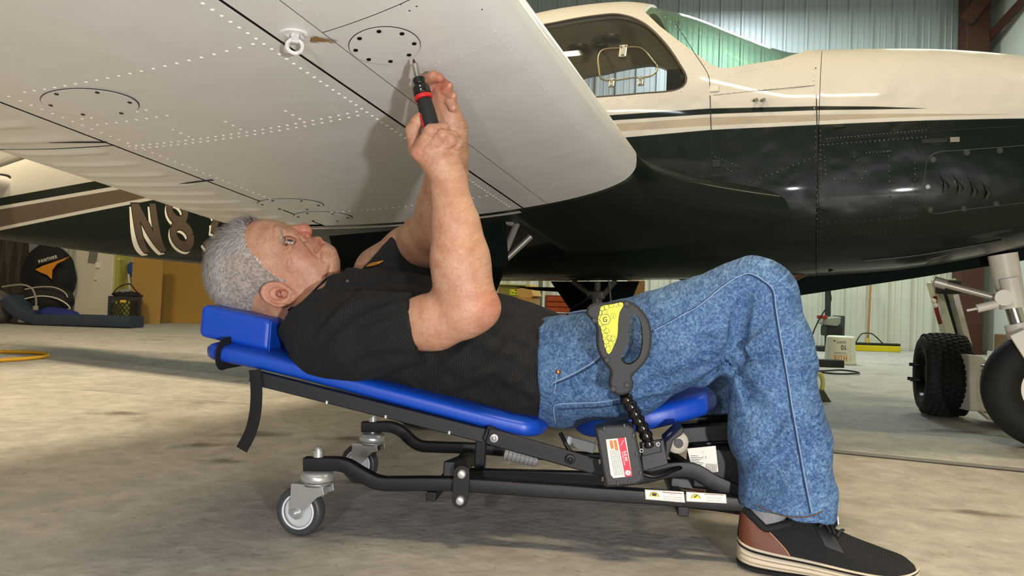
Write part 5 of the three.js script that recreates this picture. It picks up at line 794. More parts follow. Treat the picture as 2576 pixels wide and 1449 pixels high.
// --- hair
{
  const bnd = tab([[480, 660], [548, 652], [560, 634], [578, 622], [610, 621], [640, 640], [668, 664], [690, 690], [706, 728], [716, 728], [722, 672], [765, 668], [778, 690], [800, 712], [830, 715]]);
  const inHair = p => { const l = p.clone().applyMatrix4(CMI), px = 1288 - F * l.x / l.z, py = 724.5 + F * l.y / l.z; return px < bnd(py) - 3 + 10 * (rnd() - 0.5) ? [px, py] : null; };
  const c0 = hp(640, 680), P = [], C = [], N = [], I = [], roots = [];
  let tries = 0;
  while (roots.length < 17000 && tries++ < 60000) {
    const u = rnd() * 2 - 1, a = rnd() * 6.2832, s = Math.sqrt(1 - u * u), d = V(s * Math.cos(a), s * Math.sin(a), u);
    if (d.z < -0.75) continue;
    let lo = 0.03, hi = 0.15; for (let k = 0; k < 16; k++) { const m = (lo + hi) / 2; headBase(c0.x + d.x * m, c0.y + d.y * m, c0.z + d.z * m) < 0 ? lo = m : hi = m; }
    const p = c0.clone().addScaledVector(d, lo), q = inHair(p); if (!q) continue;
    roots.push([p, q]);
  }
  for (const [p, [px, py]] of roots) {
    const n = grad(headBase, p), top = Math.max(0, Math.min(1, (640 - py) / 70)) * Math.max(0, Math.min(1, (700 - px) / 60)), crown = Math.max(0, Math.min(1, (590 - px) / 60));
    const flow = V(-0.25 - 0.5 * top, -1 + 0.9 * top, 0.1).add(V(rnd() - 0.5, rnd() - 0.5, rnd() - 0.5).multiplyScalar(0.55 + 0.9 * top));
    const side = flow.addScaledVector(n, -flow.dot(n)).normalize();
    const L = (0.011 + 0.010 * top + 0.004 * crown) * (0.7 + 0.6 * rnd()), lift = 0.13 + 0.62 * top + 0.25 * crown, wdt = 0.00055 + 0.0004 * rnd();
    const g0 = 0.20 + 0.62 * Math.pow(rnd(), 0.8) * (0.72 + 0.35 * (1 - top) * (1 - crown)), br = 1 + 0.06 * top; const col = [g0 * br, g0 * 0.965, g0 * 0.93];
    const b = side.clone().cross(n).normalize(), o = P.length / 3, cu = (rnd() - 0.5) * 0.006 * (0.4 + top);
    const root = p.clone().addScaledVector(n, -0.001);
    for (let k = 0; k <= 3; k++) { const t = k / 3, q = root.clone().addScaledVector(n, L * lift * (t * 1.5 - 0.55 * t * t) + 0.0015).addScaledVector(side, L * (0.35 * t + 0.65 * t * t)).addScaledVector(b, cu * t * t), w = wdt * (1 - 0.8 * t); for (const sg of [-1, 1]) { P.push(q.x + b.x * w * sg, q.y + b.y * w * sg, q.z + b.z * w * sg); N.push(n.x, n.y, n.z); C.push(...col); } }
    for (let k = 0; k < 3; k++) { const a = o + 2 * k; I.push(a, a + 1, a + 2, a + 1, a + 3, a + 2); }
  }
  // eyebrow
  for (let i = 0; i < 130; i++) { const t = rnd(), q = hit(headSdf, 707 + (rnd() - 0.5) * 6 + t * 2, 572 + 36 * t, 1.4, 2); if (!q) continue; const n = grad(headSdf, q), d = V(-0.3, -0.9, 0.3).add(V(rnd() - 0.5, rnd() - 0.5, rnd() - 0.5)).normalize(); d.addScaledVector(n, -d.dot(n)).normalize(); const b = d.clone().cross(n), o = P.length / 3, g0 = 0.32 + 0.25 * rnd(), e = q.clone().addScaledVector(d, 0.007).addScaledVector(n, 0.0016); for (const [r, w] of [[q, 0.0004], [e, 0.0001]]) for (const s of [-1, 1]) { P.push(r.x + b.x * w * s, r.y + b.y * w * s, r.z + b.z * w * s); N.push(n.x, n.y, n.z); C.push(g0, g0 * 0.82, g0 * 0.66); } I.push(o, o + 1, o + 2, o + 1, o + 3, o + 2); }
  const g = new THREE.BufferGeometry(); g.setAttribute('position', new THREE.Float32BufferAttribute(P, 3)); g.setAttribute('normal', new THREE.Float32BufferAttribute(N, 3)); g.setAttribute('color', new THREE.Float32BufferAttribute(C, 3)); g.setIndex(I);
  const h = obj('hair', g, std(0xffffff, 0.55, 0, { vertexColors: true }), man); h.userData.label = 'short grey hair';
  { const ls = [[716, 597], [718, 604], [719, 612], [720, 620]].map(p => hit(headSdf, p[0], p[1], 1.4, 2)).filter(Boolean); if (ls.length > 2) obj('eyelash', tube(ls, 0.0009, 16, 6), std(0x2a211c, 0.8), man); }
  // scalp under the hair
  const sc = (x, y, z) => headBase(x, y, z) - 0.0035;
  const clipHair = (x, y, z) => { const d = sc(x, y, z); if (d > 0.03) return d; const l = V(x, y, z).applyMatrix4(CMI), px = 1288 - F * l.x / l.z, py = 724.5 + F * l.y / l.z; return Math.max(d, (px - bnd(py) + 6) / 1127); };
  const bb = boxOf([hp(505, 545, 0.1), hp(735, 545, 0.1), hp(505, 820, -0.1), hp(735, 820, -0.1)], 0.02);
  const cm = dataTex(256, (u, v) => { const k = 105 + 85 * fbm(u, v, 40, 3, 15); return [k * 1.02, k * 0.95, k * 0.9]; }); cm.repeat.set(6, 6);
  const cg = clean(nets(clipHair, bb.min, bb.max, 0.004)); obj('hair_base', uvFrom(cg, q => [q.x, q.y]), std(0xffffff, 0.8, 0, { map: cm }), man);
}
// --- polo shirt
const wrinkle = (x, y, z, s, amp) => amp * ((fbm(x * 0.9 + y * 0.9 + 5, (y - x) * 0.35 + z * 0.4 + 5, 16, 3, s) - 0.5) * 2);
const sleeveN = cutP(uni(chain([[835, 858, 1.62, 0.090], [920, 842, 1.555, 0.082], [1000, 828, 1.515, 0.066], [1075, 812, 1.482, 0.060]]), 0.03), W(1046, 818, 1.49), V(0.98, 0.19, 0.05).normalize());
const sleeveF = cutP(uni(chain([[955, 705, 1.95, 0.085], [1060, 625, 1.80, 0.068]]), 0.03), W(1047, 635, 1.82), V(0.61, 0.79, 0.1).normalize());
const torso = uni([ell(W(935, 828, 1.76), 0.185, 0.132, 0.205, rotZ(-0.27)), ell(W(1080, 856, 1.74), 0.19, 0.128, 0.19, rotZ(-0.25)), ell(W(1210, 886, 1.72), 0.19, 0.128, 0.178, rotZ(-0.27)), ell(W(1345, 918, 1.70), 0.15, 0.126, 0.172, rotZ(-0.3)), cap(W(800, 805, 1.66), W(840, 740, 1.9), 0.075, 0.075)], 0.06);
const hemP = W(1384, 925, 1.66), hemN = V(0.962, -0.27, 0.0).normalize(), collarP = W(800, 762, 1.75), collarN = V(-0.72, 0.69, 0).normalize();
const shirt0 = (x, y, z) => {
  let d = torso(x, y, z); d = Math.max(d, (x - hemP.x) * hemN.x + (y - hemP.y) * hemN.y);
  const a = sleeveN(x, y, z), b = sleeveF(x, y, z); d = smin(smin(d, a, 0.03), b, 0.03);
  d = Math.max(d, (x - collarP.x) * collarN.x + (y - collarP.y) * collarN.y);
  if (d > 0.03 || d < -0.03) return d;
  // drawn folds from armpit to hip and across the sleeve
  const f1 = 1.5 * Math.sin((x * 0.75 + y * 1.55 - z * 0.5) * 70 + 3 * vnoise(x * 9 + 20, y * 9 + 20, 512, 8)) * 0.0028 * Math.max(0, vnoise(x * 5 + 40, y * 7 + 40, 512, 12) - 0.25), f2 = wrinkle(x, y, z, 66, 0.012);
  const near = a < 0.02 || b < 0.02 ? 0.3 : 1; return d - (f1 * 1.6 + f2) * near;
};
const shirtFolds = foldSet(shirt0, [
  [[[868, 945], [920, 915], [985, 900], [1035, 900]], 0.008, 0.022], [[[985, 945], [1060, 915], [1130, 870], [1195, 815]], 0.009, 0.024], [[[1070, 975], [1150, 935], [1230, 875], [1290, 815]], 0.008, 0.022], [[[1170, 1000], [1250, 960], [1320, 900], [1372, 830]], 0.009, 0.024], [[[1245, 1025], [1310, 985], [1360, 930], [1396, 870]], 0.008, 0.020], [[[1130, 1000], [1200, 985], [1270, 985], [1330, 1010]], 0.006, 0.018],
  [[[800, 868], [850, 812], [905, 775], [970, 752], [1028, 742]], 0.009, 0.020], [[[775, 850], [820, 790], [870, 745], [930, 715]], 0.007, 0.020], [[[860, 905], [905, 868], [955, 840], [1000, 826]], 0.006, 0.018], [[[885, 820], [940, 795], [1000, 780]], 0.006, 0.018], [[[930, 710], [990, 702], [1050, 712], [1090, 722]], 0.006, 0.02], [[[1300, 800], [1345, 790], [1400, 800]], 0.006, 0.016], [[[1330, 870], [1360, 830], [1400, 805]], 0.006, 0.016]], 1.2, 2.2, 0.03);
const shirtSdf = (x, y, z) => { const d = shirt0(x, y, z); return d > 0.02 || d < -0.03 ? d : carve(d, shirtFolds, x, y, z, 0.008); };
const ribTex = dataTex(256, (u, v) => { const r = 0.5 + 0.5 * Math.sin(u * 6.2832 * 16), n = fbm(u, v, 64, 2, 9); const k = 7 + 19 * r + 6 * (n - 0.5); return [k, k, k * 1.06]; }), ribBump = dataTex(256, (u, v) => { const k = 128 + 110 * Math.sin(u * 6.2832 * 16); return [k, k, k]; }, false);
for (const t of [ribTex, ribBump]) { t.repeat.set(1 / 0.075, 8); t.anisotropy = 8; }
const knit = std(0xffffff, 0.88, 0, { map: ribTex, bumpMap: ribBump, bumpScale: 0.0009 });
const armAx = W(1046, 818, 1.49).sub(W(900, 846, 1.57)).normalize(), armO = W(900, 846, 1.57), spine = W(1345, 918, 1.7).sub(W(935, 828, 1.76)).normalize(), farAx = W(1060, 625, 1.80).sub(W(955, 705, 1.95)).normalize();
{
  const b = boxOf([W(700, 640, 2.0), W(1440, 1100, 1.45), W(1440, 700, 1.95), W(720, 1000, 1.45), W(1080, 560, 1.85), W(1050, 820, 1.38)], 0.02);
  const g = clean(nets(shirtSdf, b.min, b.max, 0.0058)), p = V(0, 0, 0);
  uvFrom(g, q => { const sd = q.clone().sub(armO), sl = sleeveN(q.x, q.y, q.z) < torso(q.x, q.y, q.z), sf = sleeveF(q.x, q.y, q.z) < torso(q.x, q.y, q.z); return sl ? [sd.dot(armAx), q.y] : sf ? [q.dot(farAx), q.y] : [q.dot(spine) + 0.10 * q.y, q.y + q.z]; });
  const sh = obj('shirt', g, knit, man); sh.userData.label = 'black ribbed polo shirt';
  // sleeve hem and collar
  const on = (f, pts, lift, t0 = 1.2, t1 = 2.2) => pts.map(q => { const h = hit(f, q[0], q[1], t0, t1); return h ? h.addScaledVector(grad(f, h), lift) : null; }).filter(Boolean);
  obj('sleeve_hem', tube(on(shirtSdf, [[1027, 752], [1028, 780], [1034, 815], [1041, 850], [1050, 882]], 0.0), 0.0018, 30, 6), knit, man);
  const col = [[872, 697, 1.84], [850, 706, 1.74], [822, 728, 1.672], [790, 762, 1.648], [758, 798, 1.645], [732, 828, 1.665], [716, 842, 1.73]].map(J);
  obj('collar', sweepTube(col, 0.006, 0.040, V(-0.45, 0.8, 0.3), 0.0028, 60), std(0x0d0d0f, 0.9), man);
  const bt = hit(shirtSdf, 874, 708, 1.3, 2.2); if (bt) obj('shirt_button', new THREE.SphereGeometry(0.004, 10, 8).translate(bt.x, bt.y, bt.z), std(0x55555a, 0.3), man);
  const lg = smoothPoly([[921, 672], [932, 664], [948, 660], [966, 657], [955, 664], [947, 668], [930, 672]], 3).map(q => hit(shirtSdf, q[0], q[1], 1.4, 2.3)).filter(Boolean);
  if (lg.length > 5) { const c = lg.reduce((a, q) => a.add(q), V(0, 0, 0)).multiplyScalar(1 / lg.length), P = [c.x, c.y + 0.002, c.z + 0.002], I = []; lg.forEach(q => P.push(q.x, q.y + 0.0015, q.z + 0.0015)); for (let i = 0; i < lg.length; i++) I.push(0, 1 + i, 1 + (i + 1) % lg.length); const g2 = new THREE.BufferGeometry(); g2.setAttribute('position', new THREE.Float32BufferAttribute(P, 3)); g2.setIndex(I); g2.computeVertexNormals(); obj('shirt_logo', clean(g2), std(0xc88a1e, 0.7), man); }
}
// --- jeans
const legN = uni([...chain([[1420, 932, 1.62, 0.112], [1560, 905, 1.57, 0.112], [1720, 840, 1.53, 0.1], [1892, 752, 1.495, 0.079]])], 0.03);
const shinN = uni([...chain([[1898, 755, 1.492, 0.079], [1932, 900, 1.475, 0.080], [1962, 1090, 1.455, 0.084], [1980, 1220, 1.442, 0.078], [1990, 1345, 1.432, 0.080]])], 0.03);
const legF = uni([...chain([[1420, 915, 1.84, 0.11], [1600, 880, 1.87, 0.1], [1800, 800, 1.90, 0.078], [1815, 950, 1.90, 0.075], [1850, 1110, 1.90, 0.078], [1870, 1180, 1.9, 0.078]])], 0.04);
const pelvis = ell(W(1400, 930, 1.71), 0.13, 0.112, 0.175, rotZ(-0.1));
const jHemP = W(1985, 1284, 1.432), jHemN = (() => { const e = W(2092, 1299, 1.43).sub(W(1885, 1270, 1.44)); return V(0, 0, 1).cross(e).normalize().multiplyScalar(-1); })(); if (jHemN.y > 0) jHemN.negate();
const jeans0 = (x, y, z) => {
  let d = smin(smin(legN(x, y, z), pelvis(x, y, z), 0.05), shinN(x, y, z), 0.018); d = smin(d, legF(x, y, z), 0.03);
  if (x > 0.35) d = Math.max(d, (x - jHemP.x) * jHemN.x + (y - jHemP.y) * jHemN.y + (z - jHemP.z) * jHemN.z);
  d = Math.max(d, hemP.x - 0.03 - x);
  if (d > 0.03 || d < -0.03) return d;
  let w = wrinkle(x, y, z, 33, 0.0085);
  // compression folds behind the knee and at the shin, drag lines over the thigh
  const kx = x - kneeB.x, ky = y - kneeB.y, r = Math.hypot(kx, ky); if (r < 0.22) { const a = Math.atan2(ky, kx); w -= 0.015 * Math.exp(-((r - 0.02) ** 2) / 0.012) * Math.pow(Math.max(0, Math.sin(a * 5 + 0.8)), 2); }
  if (y < 0.3 && x > 0.35) w += 0.0055 * Math.sin((y * 1.1 - x * 0.85) * 52 + 1.0) * Math.max(0, 0.8 - Math.abs(y - 0.16) * 5);
  return d - w;
};
const kneeB = W(1838, 905, 1.45);
const jeansFolds = foldSet(jeans0, [
  [[[1832, 915], [1846, 850], [1862, 790], [1884, 735]], 0.009, 0.016], [[[1838, 895], [1870, 850], [1910, 810], [1942, 782]], 0.008, 0.014], [[[1835, 935], [1862, 905], [1900, 880]], 0.007, 0.014], [[[1875, 1165], [1915, 1120], [1955, 1060], [1985, 1000]], 0.007, 0.020], [[[1890, 1215], [1940, 1180], [1985, 1120], [2010, 1060]], 0.006, 0.020], [[[1885, 1240], [1935, 1232], [1990, 1200]], 0.006, 0.016], [[[2070, 1230], [2040, 1200], [2030, 1150]], 0.005, 0.016],
  [[[1450, 860], [1490, 850], [1540, 862]], 0.006, 0.018], [[[1430, 985], [1500, 975], [1580, 985], [1650, 975]], 0.005, 0.018], [[[1640, 960], [1720, 945], [1790, 920], [1835, 905]], 0.006, 0.018], [[[1560, 1030], [1640, 1010], [1720, 985]], 0.005, 0.016], [[[1700, 900], [1760, 870], [1820, 860]], 0.004, 0.018]], 1.2, 2.0, 0.03);
const jeansSdf = (x, y, z) => { const d = jeans0(x, y, z); return d > 0.02 || d < -0.03 ? d : carve(d, jeansFolds, x, y, z, 0.007); };
{
  const denim = dataTex(1024, (u, v) => { const a = fbm(u, v, 90, 3, 44), b = fbm(u, v, 6, 4, 45), t = fbm(u * 1, v * 1, 220, 2, 46); const k = 0.5 + 0.9 * (a - 0.5) + 0.35 * (b - 0.5) + 0.7 * (t - 0.5); const q = Math.max(0, Math.min(1, k)); return [28 + 88 * q, 56 + 96 * q, 104 + 84 * q]; }); denim.repeat.set(3.2, 3.2);
  const dB = dataTex(256, (u, v) => { const k = 128 + 60 * Math.sin((u + v) * 6.2832 * 32) + 60 * (fbm(u, v, 60, 2, 47) - 0.5); return [k, k, k]; }, false); dB.repeat.set(14, 14);
  const denimM = std(0xffffff, 0.85, 0, { map: denim, bumpMap: dB, bumpScale: 0.0006 });
  const b = boxOf([W(1340, 640, 2.05), W(1340, 1120, 1.45), W(2110, 640, 1.4), W(2110, 1370, 1.33), W(1900, 1240, 2.0)], 0.02);
  const g = clean(nets(jeansSdf, b.min, b.max, 0.0075)); uvFrom(g, q => [q.x * 0.95 + q.z * 0.5, q.y + q.z * 0.3]); const jn = obj('jeans', g, denimM, man); jn.userData.label = 'faded blue denim jeans';
  const on = (pts, lift = 0.0004) => pts.map(q => { const h = hit(jeansSdf, q[0], q[1], 1.2, 2.0); return h ? h.addScaledVector(grad(jeansSdf, h), lift) : null; }).filter(Boolean);
  const pale = std(0x7f97bb, 0.85), dark = std(0x1f3354, 0.9), dens = (pts, n = 6) => { const c = smoothPoly(pts, n, false); return c; };
  const line = (nm, pts, r, m, lift) => { const q = on(dens(pts), lift); if (q.length > 2) obj(nm, tube(q, r, q.length * 3, 6), m, man); };
  const seam = [[1645, 832], [1700, 802], [1760, 768], [1820, 720], [1862, 694], [1890, 690], [1918, 704], [1944, 728], [1952, 775], [1964, 850], [1980, 940], [1994, 1030], [2012, 1130], [2028, 1220], [2042, 1290]];
  line('side_seam', seam, 0.0013, pale, 0.0002); line('side_seam_edge', seam.map(p => [p[0] - 4, p[1] + 1]), 0.0014, dark, 0.0);
  line('pocket_stitch', [[1393, 962], [1425, 948], [1460, 930], [1490, 912], [1512, 893]], 0.0016, pale, 0.0005); line('pocket_edge', [[1393, 967], [1426, 954], [1462, 936], [1492, 918], [1514, 899]], 0.0014, dark, 0.0002);
  line('back_pocket', [[1396, 1060], [1394, 1022], [1402, 1017], [1450, 1014], [1510, 1011], [1560, 1003]], 0.0016, pale, 0.0005); line('back_pocket_edge', [[1402, 1030], [1450, 1027], [1510, 1024], [1562, 1016]], 0.0012, dark, 0.0002);
  line('hem_stitch', [[1905, 1272], [1930, 1284], [1965, 1296], [2000, 1301], [2040, 1298], [2070, 1286]], 0.0012, std(0x5a4030, 0.9), 0.0003);
  line('fly_seam', [[1400, 940], [1398, 965], [1394, 990]], 0.0013, pale, 0.0004);
  const rv = hit(jeansSdf, 1404, 936, 1.2, 2); if (rv) obj('rivet', new THREE.SphereGeometry(0.0045, 12, 8).scale(1, 1, 0.5).translate(rv.x, rv.y, rv.z + 0.001), std(0xb8713a, 0.3, 0.9), man);
  line('waist_edge', [[1428, 792], [1440, 781], [1458, 776], [1474, 782], [1486, 796]], 0.003, pale, 0.0005);
}
// --- sock and shoes
{
  const heel = fl(1852, 1418), toe = fl(2312, 1486); heel.y = 0; toe.y = 0; const fx = toe.clone().sub(heel).normalize(), L = toe.distanceTo(heel), fz = fx.clone().cross(UP);
  const ank = W(1930, 1285, 1.452);
  obj('sock', [rod(W(1932, 1250, 1.450), W(1925, 1345, 1.468), 0.033, 0.037, 24)], std(0x9a9a9e, 0.9, 0, { bumpMap: ribBump, bumpScale: 0.0005 }), man);
  const sh = new THREE.Group(); sh.name = 'shoe'; man.add(sh);
  const wT = tab([[0, 0.0], [0.02, 0.020], [0.07, 0.033], [0.18, 0.037], [0.42, 0.036], [0.68, 0.047], [0.84, 0.045], [0.94, 0.032], [0.985, 0.014], [1.0, 0.0]]);
  const sT = tab([[0, 0.046], [0.3, 0.039], [0.6, 0.032], [1, 0.026]]), rock = tab([[0, 0.006], [0.1, 0.001], [0.6, 0.0], [0.85, 0.003], [1, 0.014]]);
  const hT = tab([[0, 0.056], [0.012, 0.095], [0.035, 0.118], [0.12, 0.104], [0.25, 0.094], [0.36, 0.104], [0.5, 0.094], [0.66, 0.076], [0.82, 0.062], [0.93, 0.052], [1, 0.034]]);
  const mk = (y0f, y1f, wf, n, m) => { // swept ring layers
    const P = [], I = [], U = [];
    for (let i = 0; i <= n; i++) { const t = i / n, w = wf(t), y0 = y0f(t), y1 = y1f(t); for (let j = 0; j <= m; j++) { const a = j / m * Math.PI * 2, c = Math.cos(a), s = Math.sin(a); const zz = Math.sign(c) * Math.pow(Math.abs(c), 0.5) * w, yy = (y0 + y1) / 2 + Math.sign(s) * Math.pow(Math.abs(s), 0.5) * (y1 - y0) / 2; const q = heel.clone().addScaledVector(fx, t * L).addScaledVector(fz, zz); P.push(q.x, yy, q.z); U.push(t * L, yy); } }
    for (let i = 0; i < n; i++) for (let j = 0; j < m; j++) { const a = i * (m + 1) + j, b = a + m + 1; I.push(a, b, a + 1, b, b + 1, a + 1); }
    const g = new THREE.BufferGeometry(); g.setAttribute('position', new THREE.Float32BufferAttribute(P, 3)); g.setAttribute('uv', new THREE.Float32BufferAttribute(U, 2)); g.setIndex(I); g.computeVertexNormals(); return g;
  };
  const solew = t => wT(t) * 1.06 + (t > 0.002 && t < 0.998 ? 0.002 : 0);
  obj('outsole', mk(t => rock(t), t => rock(t) + 0.008, t => solew(t) * 0.98, 80, 20), std(0x161616, 0.8), sh);
  obj('midsole', mk(t => rock(t) + 0.007, t => rock(t) + sT(t) * 0.84, solew, 80, 24), std(0xd9cbb2, 0.7), sh);
  obj('midsole_stripe', mk(t => rock(t) + sT(t) * 0.80, t => rock(t) + sT(t) * 0.90, t => solew(t) * 0.992, 80, 16), std(0x101010, 0.7), sh);
  obj('midsole_rim', mk(t => rock(t) + sT(t) * 0.87, t => rock(t) + sT(t) * 1.06, t => solew(t) * 0.985, 80, 16), std(0xdccfb8, 0.7), sh);
  for (let k = 0; k < 2; k++) obj('sole_groove', tube(Array.from({ length: 30 }, (_, i) => { const t = 0.02 + 0.9 * i / 29, q = heel.clone().addScaledVector(fx, t * L).addScaledVector(fz, solew(t) + 0.0006); return V(q.x, rock(t) + sT(t) * (0.4 + 0.22 * k), q.z); }), 0.0012, 60, 6), std(0xa8997e, 0.8), sh);
  const upP = [], upI = [], upU = [], n = 90, m = 36;
  for (let i = 0; i <= n; i++) { const t = i / n, w = wT(t), y0 = rock(t) + sT(t), y1 = hT(t); for (let j = 0; j <= m; j++) { const a = j / m * Math.PI, c = Math.cos(a), s = Math.sin(a), nar = 1 - 0.22 * s * Math.max(0, Math.min(1, (0.55 - t) * 3)); const zz = Math.sign(c) * Math.pow(Math.abs(c), 0.75) * w * nar, yy = y0 + Math.pow(s, 0.85) * (y1 - y0); const q = heel.clone().addScaledVector(fx, t * L).addScaledVector(fz, zz); upP.push(q.x, yy, q.z); upU.push(t * L, yy * 0.9 + zz * 0.3); } }
  for (let i = 0; i < n; i++) for (let j = 0; j < m; j++) { const a = i * (m + 1) + j, b = a + m + 1; upI.push(a, b, a + 1, b, b + 1, a + 1); }
  const ug = new THREE.BufferGeometry(); ug.setAttribute('position', new THREE.Float32BufferAttribute(upP, 3)); ug.setAttribute('uv', new THREE.Float32BufferAttribute(upU, 2)); ug.setIndex(upI); ug.computeVertexNormals();
  const kt = dataTex(256, (u, v) => { const r = Math.sin(u * 6.2832 * 20 + Math.sin(v * 6.2832 * 10)) * Math.sin(v * 6.2832 * 20), k = 26 + 14 * r + 10 * (fbm(u, v, 50, 2, 88) - 0.5); return [k, k, k]; }), kb = dataTex(256, (u, v) => { const k = 128 + 110 * Math.sin(u * 6.2832 * 20 + Math.sin(v * 6.2832 * 10)) * Math.sin(v * 6.2832 * 20); return [k, k, k]; }, false); for (const t of [kt, kb]) t.repeat.set(12, 12);
  obj('upper', ug, std(0xffffff, 0.9, 0, { map: kt, bumpMap: kb, bumpScale: 0.0012 }), sh);
  const surf = (t, s, lift = 0.0012) => { const w = wT(t), y0 = rock(t) + sT(t), y1 = hT(t), a = s * Math.PI, c = Math.cos(a), sn = Math.sin(a), nar = 1 - 0.22 * sn * Math.max(0, Math.min(1, (0.55 - t) * 3)); const q = heel.clone().addScaledVector(fx, t * L).addScaledVector(fz, Math.sign(c) * Math.pow(Math.abs(c), 0.75) * w * nar + Math.sign(c) * lift); return V(q.x, y0 + Math.pow(sn, 0.85) * (y1 - y0) + lift * sn, q.z); };
  // s=0 faces the camera side (fz towards camera)
  const sheetOn = (uvp, lift) => { const P = [], I = [], nu = 14, nv = 10; for (let i = 0; i <= nu; i++) for (let j = 0; j <= nv; j++) { const [t, s] = uvp(i / nu, j / nv), q = surf(t, s, lift); P.push(q.x, q.y, q.z); } for (let i = 0; i < nu; i++) for (let j = 0; j < nv; j++) { const a = i * (nv + 1) + j, b = a + nv + 1; I.push(a, b, a + 1, b, b + 1, a + 1); } const g = new THREE.BufferGeometry(); g.setAttribute('position', new THREE.Float32BufferAttribute(P, 3)); g.setIndex(I); g.computeVertexNormals(); return clean(g); };
  const leather = std(0x6a3a26, 0.55);
  obj('heel_patch', merge([sheetOn((a, b) => [0.012 + a * (0.30 - 0.20 * b - 0.06 * b * b), b * 0.36], 0.0018), sheetOn((a, b) => [0.012 + a * (0.30 - 0.20 * b - 0.06 * b * b), 1 - b * 0.36], 0.0018)]), leather, sh);
  obj('heel_patch_edge', tube(Array.from({ length: 14 }, (_, i) => { const b = i / 13; return surf(0.012 + (0.30 - 0.20 * b - 0.06 * b * b), b * 0.36, 0.0022); }), 0.0012, 40, 6), std(0xb98a66, 0.6), sh);
  obj('heel_emblem', tube([[0.135, 0.20], [0.10, 0.215], [0.085, 0.185], [0.12, 0.165], [0.132, 0.135], [0.105, 0.115], [0.08, 0.13]].map(([t, s]) => surf(t, s, 0.0024)), 0.0012, 40, 6), std(0x8a5238, 0.5), sh);
  obj('eyestay', sheetOn((a, b) => [0.40 + 0.10 * b + 0.10 * a, 0.45 - 0.30 * b + 0.0 * a], 0.002), std(0x1d1d1f, 0.5), sh);
  obj('ankle_collar', tube(Array.from({ length: 24 }, (_, i) => { const a = i / 24 * 6.2832, t = 0.17 + 0.15 * Math.cos(a), zz = 0.030 * Math.sin(a); const q = heel.clone().addScaledVector(fx, t * L).addScaledVector(fz, zz); return V(q.x, 0.082 + 0.034 * Math.max(0, -Math.cos(a)) + 0.012 * Math.max(0, Math.cos(a)), q.z); }), 0.0075, 60, 8, true), std(0x141416, 0.8), sh);
  for (const [a, b] of [[[0.46, 0.34], [0.52, 0.60]], [[0.51, 0.60], [0.55, 0.34]], [[0.56, 0.32], [0.60, 0.58]], [[0.53, 0.33], [0.47, 0.6]]]) obj('lace', tube([surf(a[0], a[1], 0.003), surf((a[0] + b[0]) / 2, (a[1] + b[1]) / 2, 0.006), surf(b[0], b[1], 0.003)], 0.0028, 16, 6), std(0x232325, 0.7), sh);
  const sh2 = sh.clone(); sh2.name = 'shoe'; man.add(sh2); sh2.position.set(W(1850, 1200, 1.9).x - heel.x - 0.16, 0, W(1850, 1200, 1.9).z - heel.z - 0.02);
}
rebase2(man, V(fl(1700, 1420).x, 0, W(1300, 900, 1.7).z));
function rebase2(g, pos) { const done = new Set(); g.traverse(o => { if (o.isMesh && !done.has(o.geometry)) { done.add(o.geometry); o.geometry.translate(-pos.x, -pos.y, -pos.z); } }); g.position.copy(pos); }

// ---------------------------------------------------------------- the screwdriver in his hand
{
  const tip = W(1040, 149, 1.480), end = W(1093, 352, 1.456), ax = end.clone().sub(tip), L = ax.length(); ax.normalize();
  const sd = thing('screwdriver', 'black and red ratcheting screwdriver held up to the wing access panel', 'screwdriver');
  const put = g => g.applyQuaternion(q0.setFromUnitVectors(V(0, 1, 0), ax)).translate(tip.x, tip.y, tip.z), lp = (pts, seg = 28) => put(lathe(pts, seg));
  const dk = std(0x101011, 0.35), rd = std(0xc81f22, 0.4), sl = std(0xb7b3a8, 0.3, 0.9);
  obj('bit', lp([[0, 0.0], [0.0012, 0.0], [0.0028, 0.004], [0.0032, 0.009], [0.0026, 0.012], [0, 0.012]], 12), std(0x5a544c, 0.35, 0.9), sd);
  obj('shaft', lp([[0, 0.009], [0.0058, 0.010], [0.0064, 0.012], [0.0068, 0.042], [0, 0.042]]), sl, sd);
  obj('neck', lp([[0, 0.040], [0.0112, 0.040], [0.0122, 0.043], [0.0105, 0.050], [0.0122, 0.055], [0, 0.056]]), dk, sd);
  obj('ratchet_collar', lp([[0, 0.054], [0.0140, 0.055], [0.0165, 0.060], [0.0168, 0.072], [0.0158, 0.076], [0, 0.076]]), dk, sd);
  obj('ring', lp([[0, 0.075], [0.0158, 0.075], [0.0172, 0.077], [0.0172, 0.082], [0.0158, 0.084], [0, 0.084]]), rd, sd);
  const gp = [[0, 0.083]]; for (let i = 0; i <= 40; i++) { const t = i / 40; gp.push([0.0138 + 0.0022 * Math.sin(t * 3.1) + 0.0003 * Math.sin(i * 2.2), 0.0835 + t * (L - 0.0835)]); } gp.push([0, L]);
  obj('grip', lp(gp), std(0x1a1a1c, 0.7), sd);
  const st = (() => { const s = V(-0.85, -0.2, 0.5); s.addScaledVector(ax, -s.dot(ax)).normalize(); return bar(tip.clone().addScaledVector(ax, 0.112).addScaledVector(s, 0.0125), tip.clone().addScaledVector(ax, L - 0.005).addScaledVector(s, 0.0125), 0.008, 0.008, s, 0.002); })();
  obj('grip_inlay', st, rd, sd);
  for (const k of [0.060, 0.067]) { const q = tip.clone().addScaledVector(ax, k).add(V(0, 0, 0.0165)); obj('dot', new THREE.SphereGeometry(0.0014, 8, 6).translate(q.x, q.y, q.z), std(0xf0f0ee, 0.4), sd); }
}

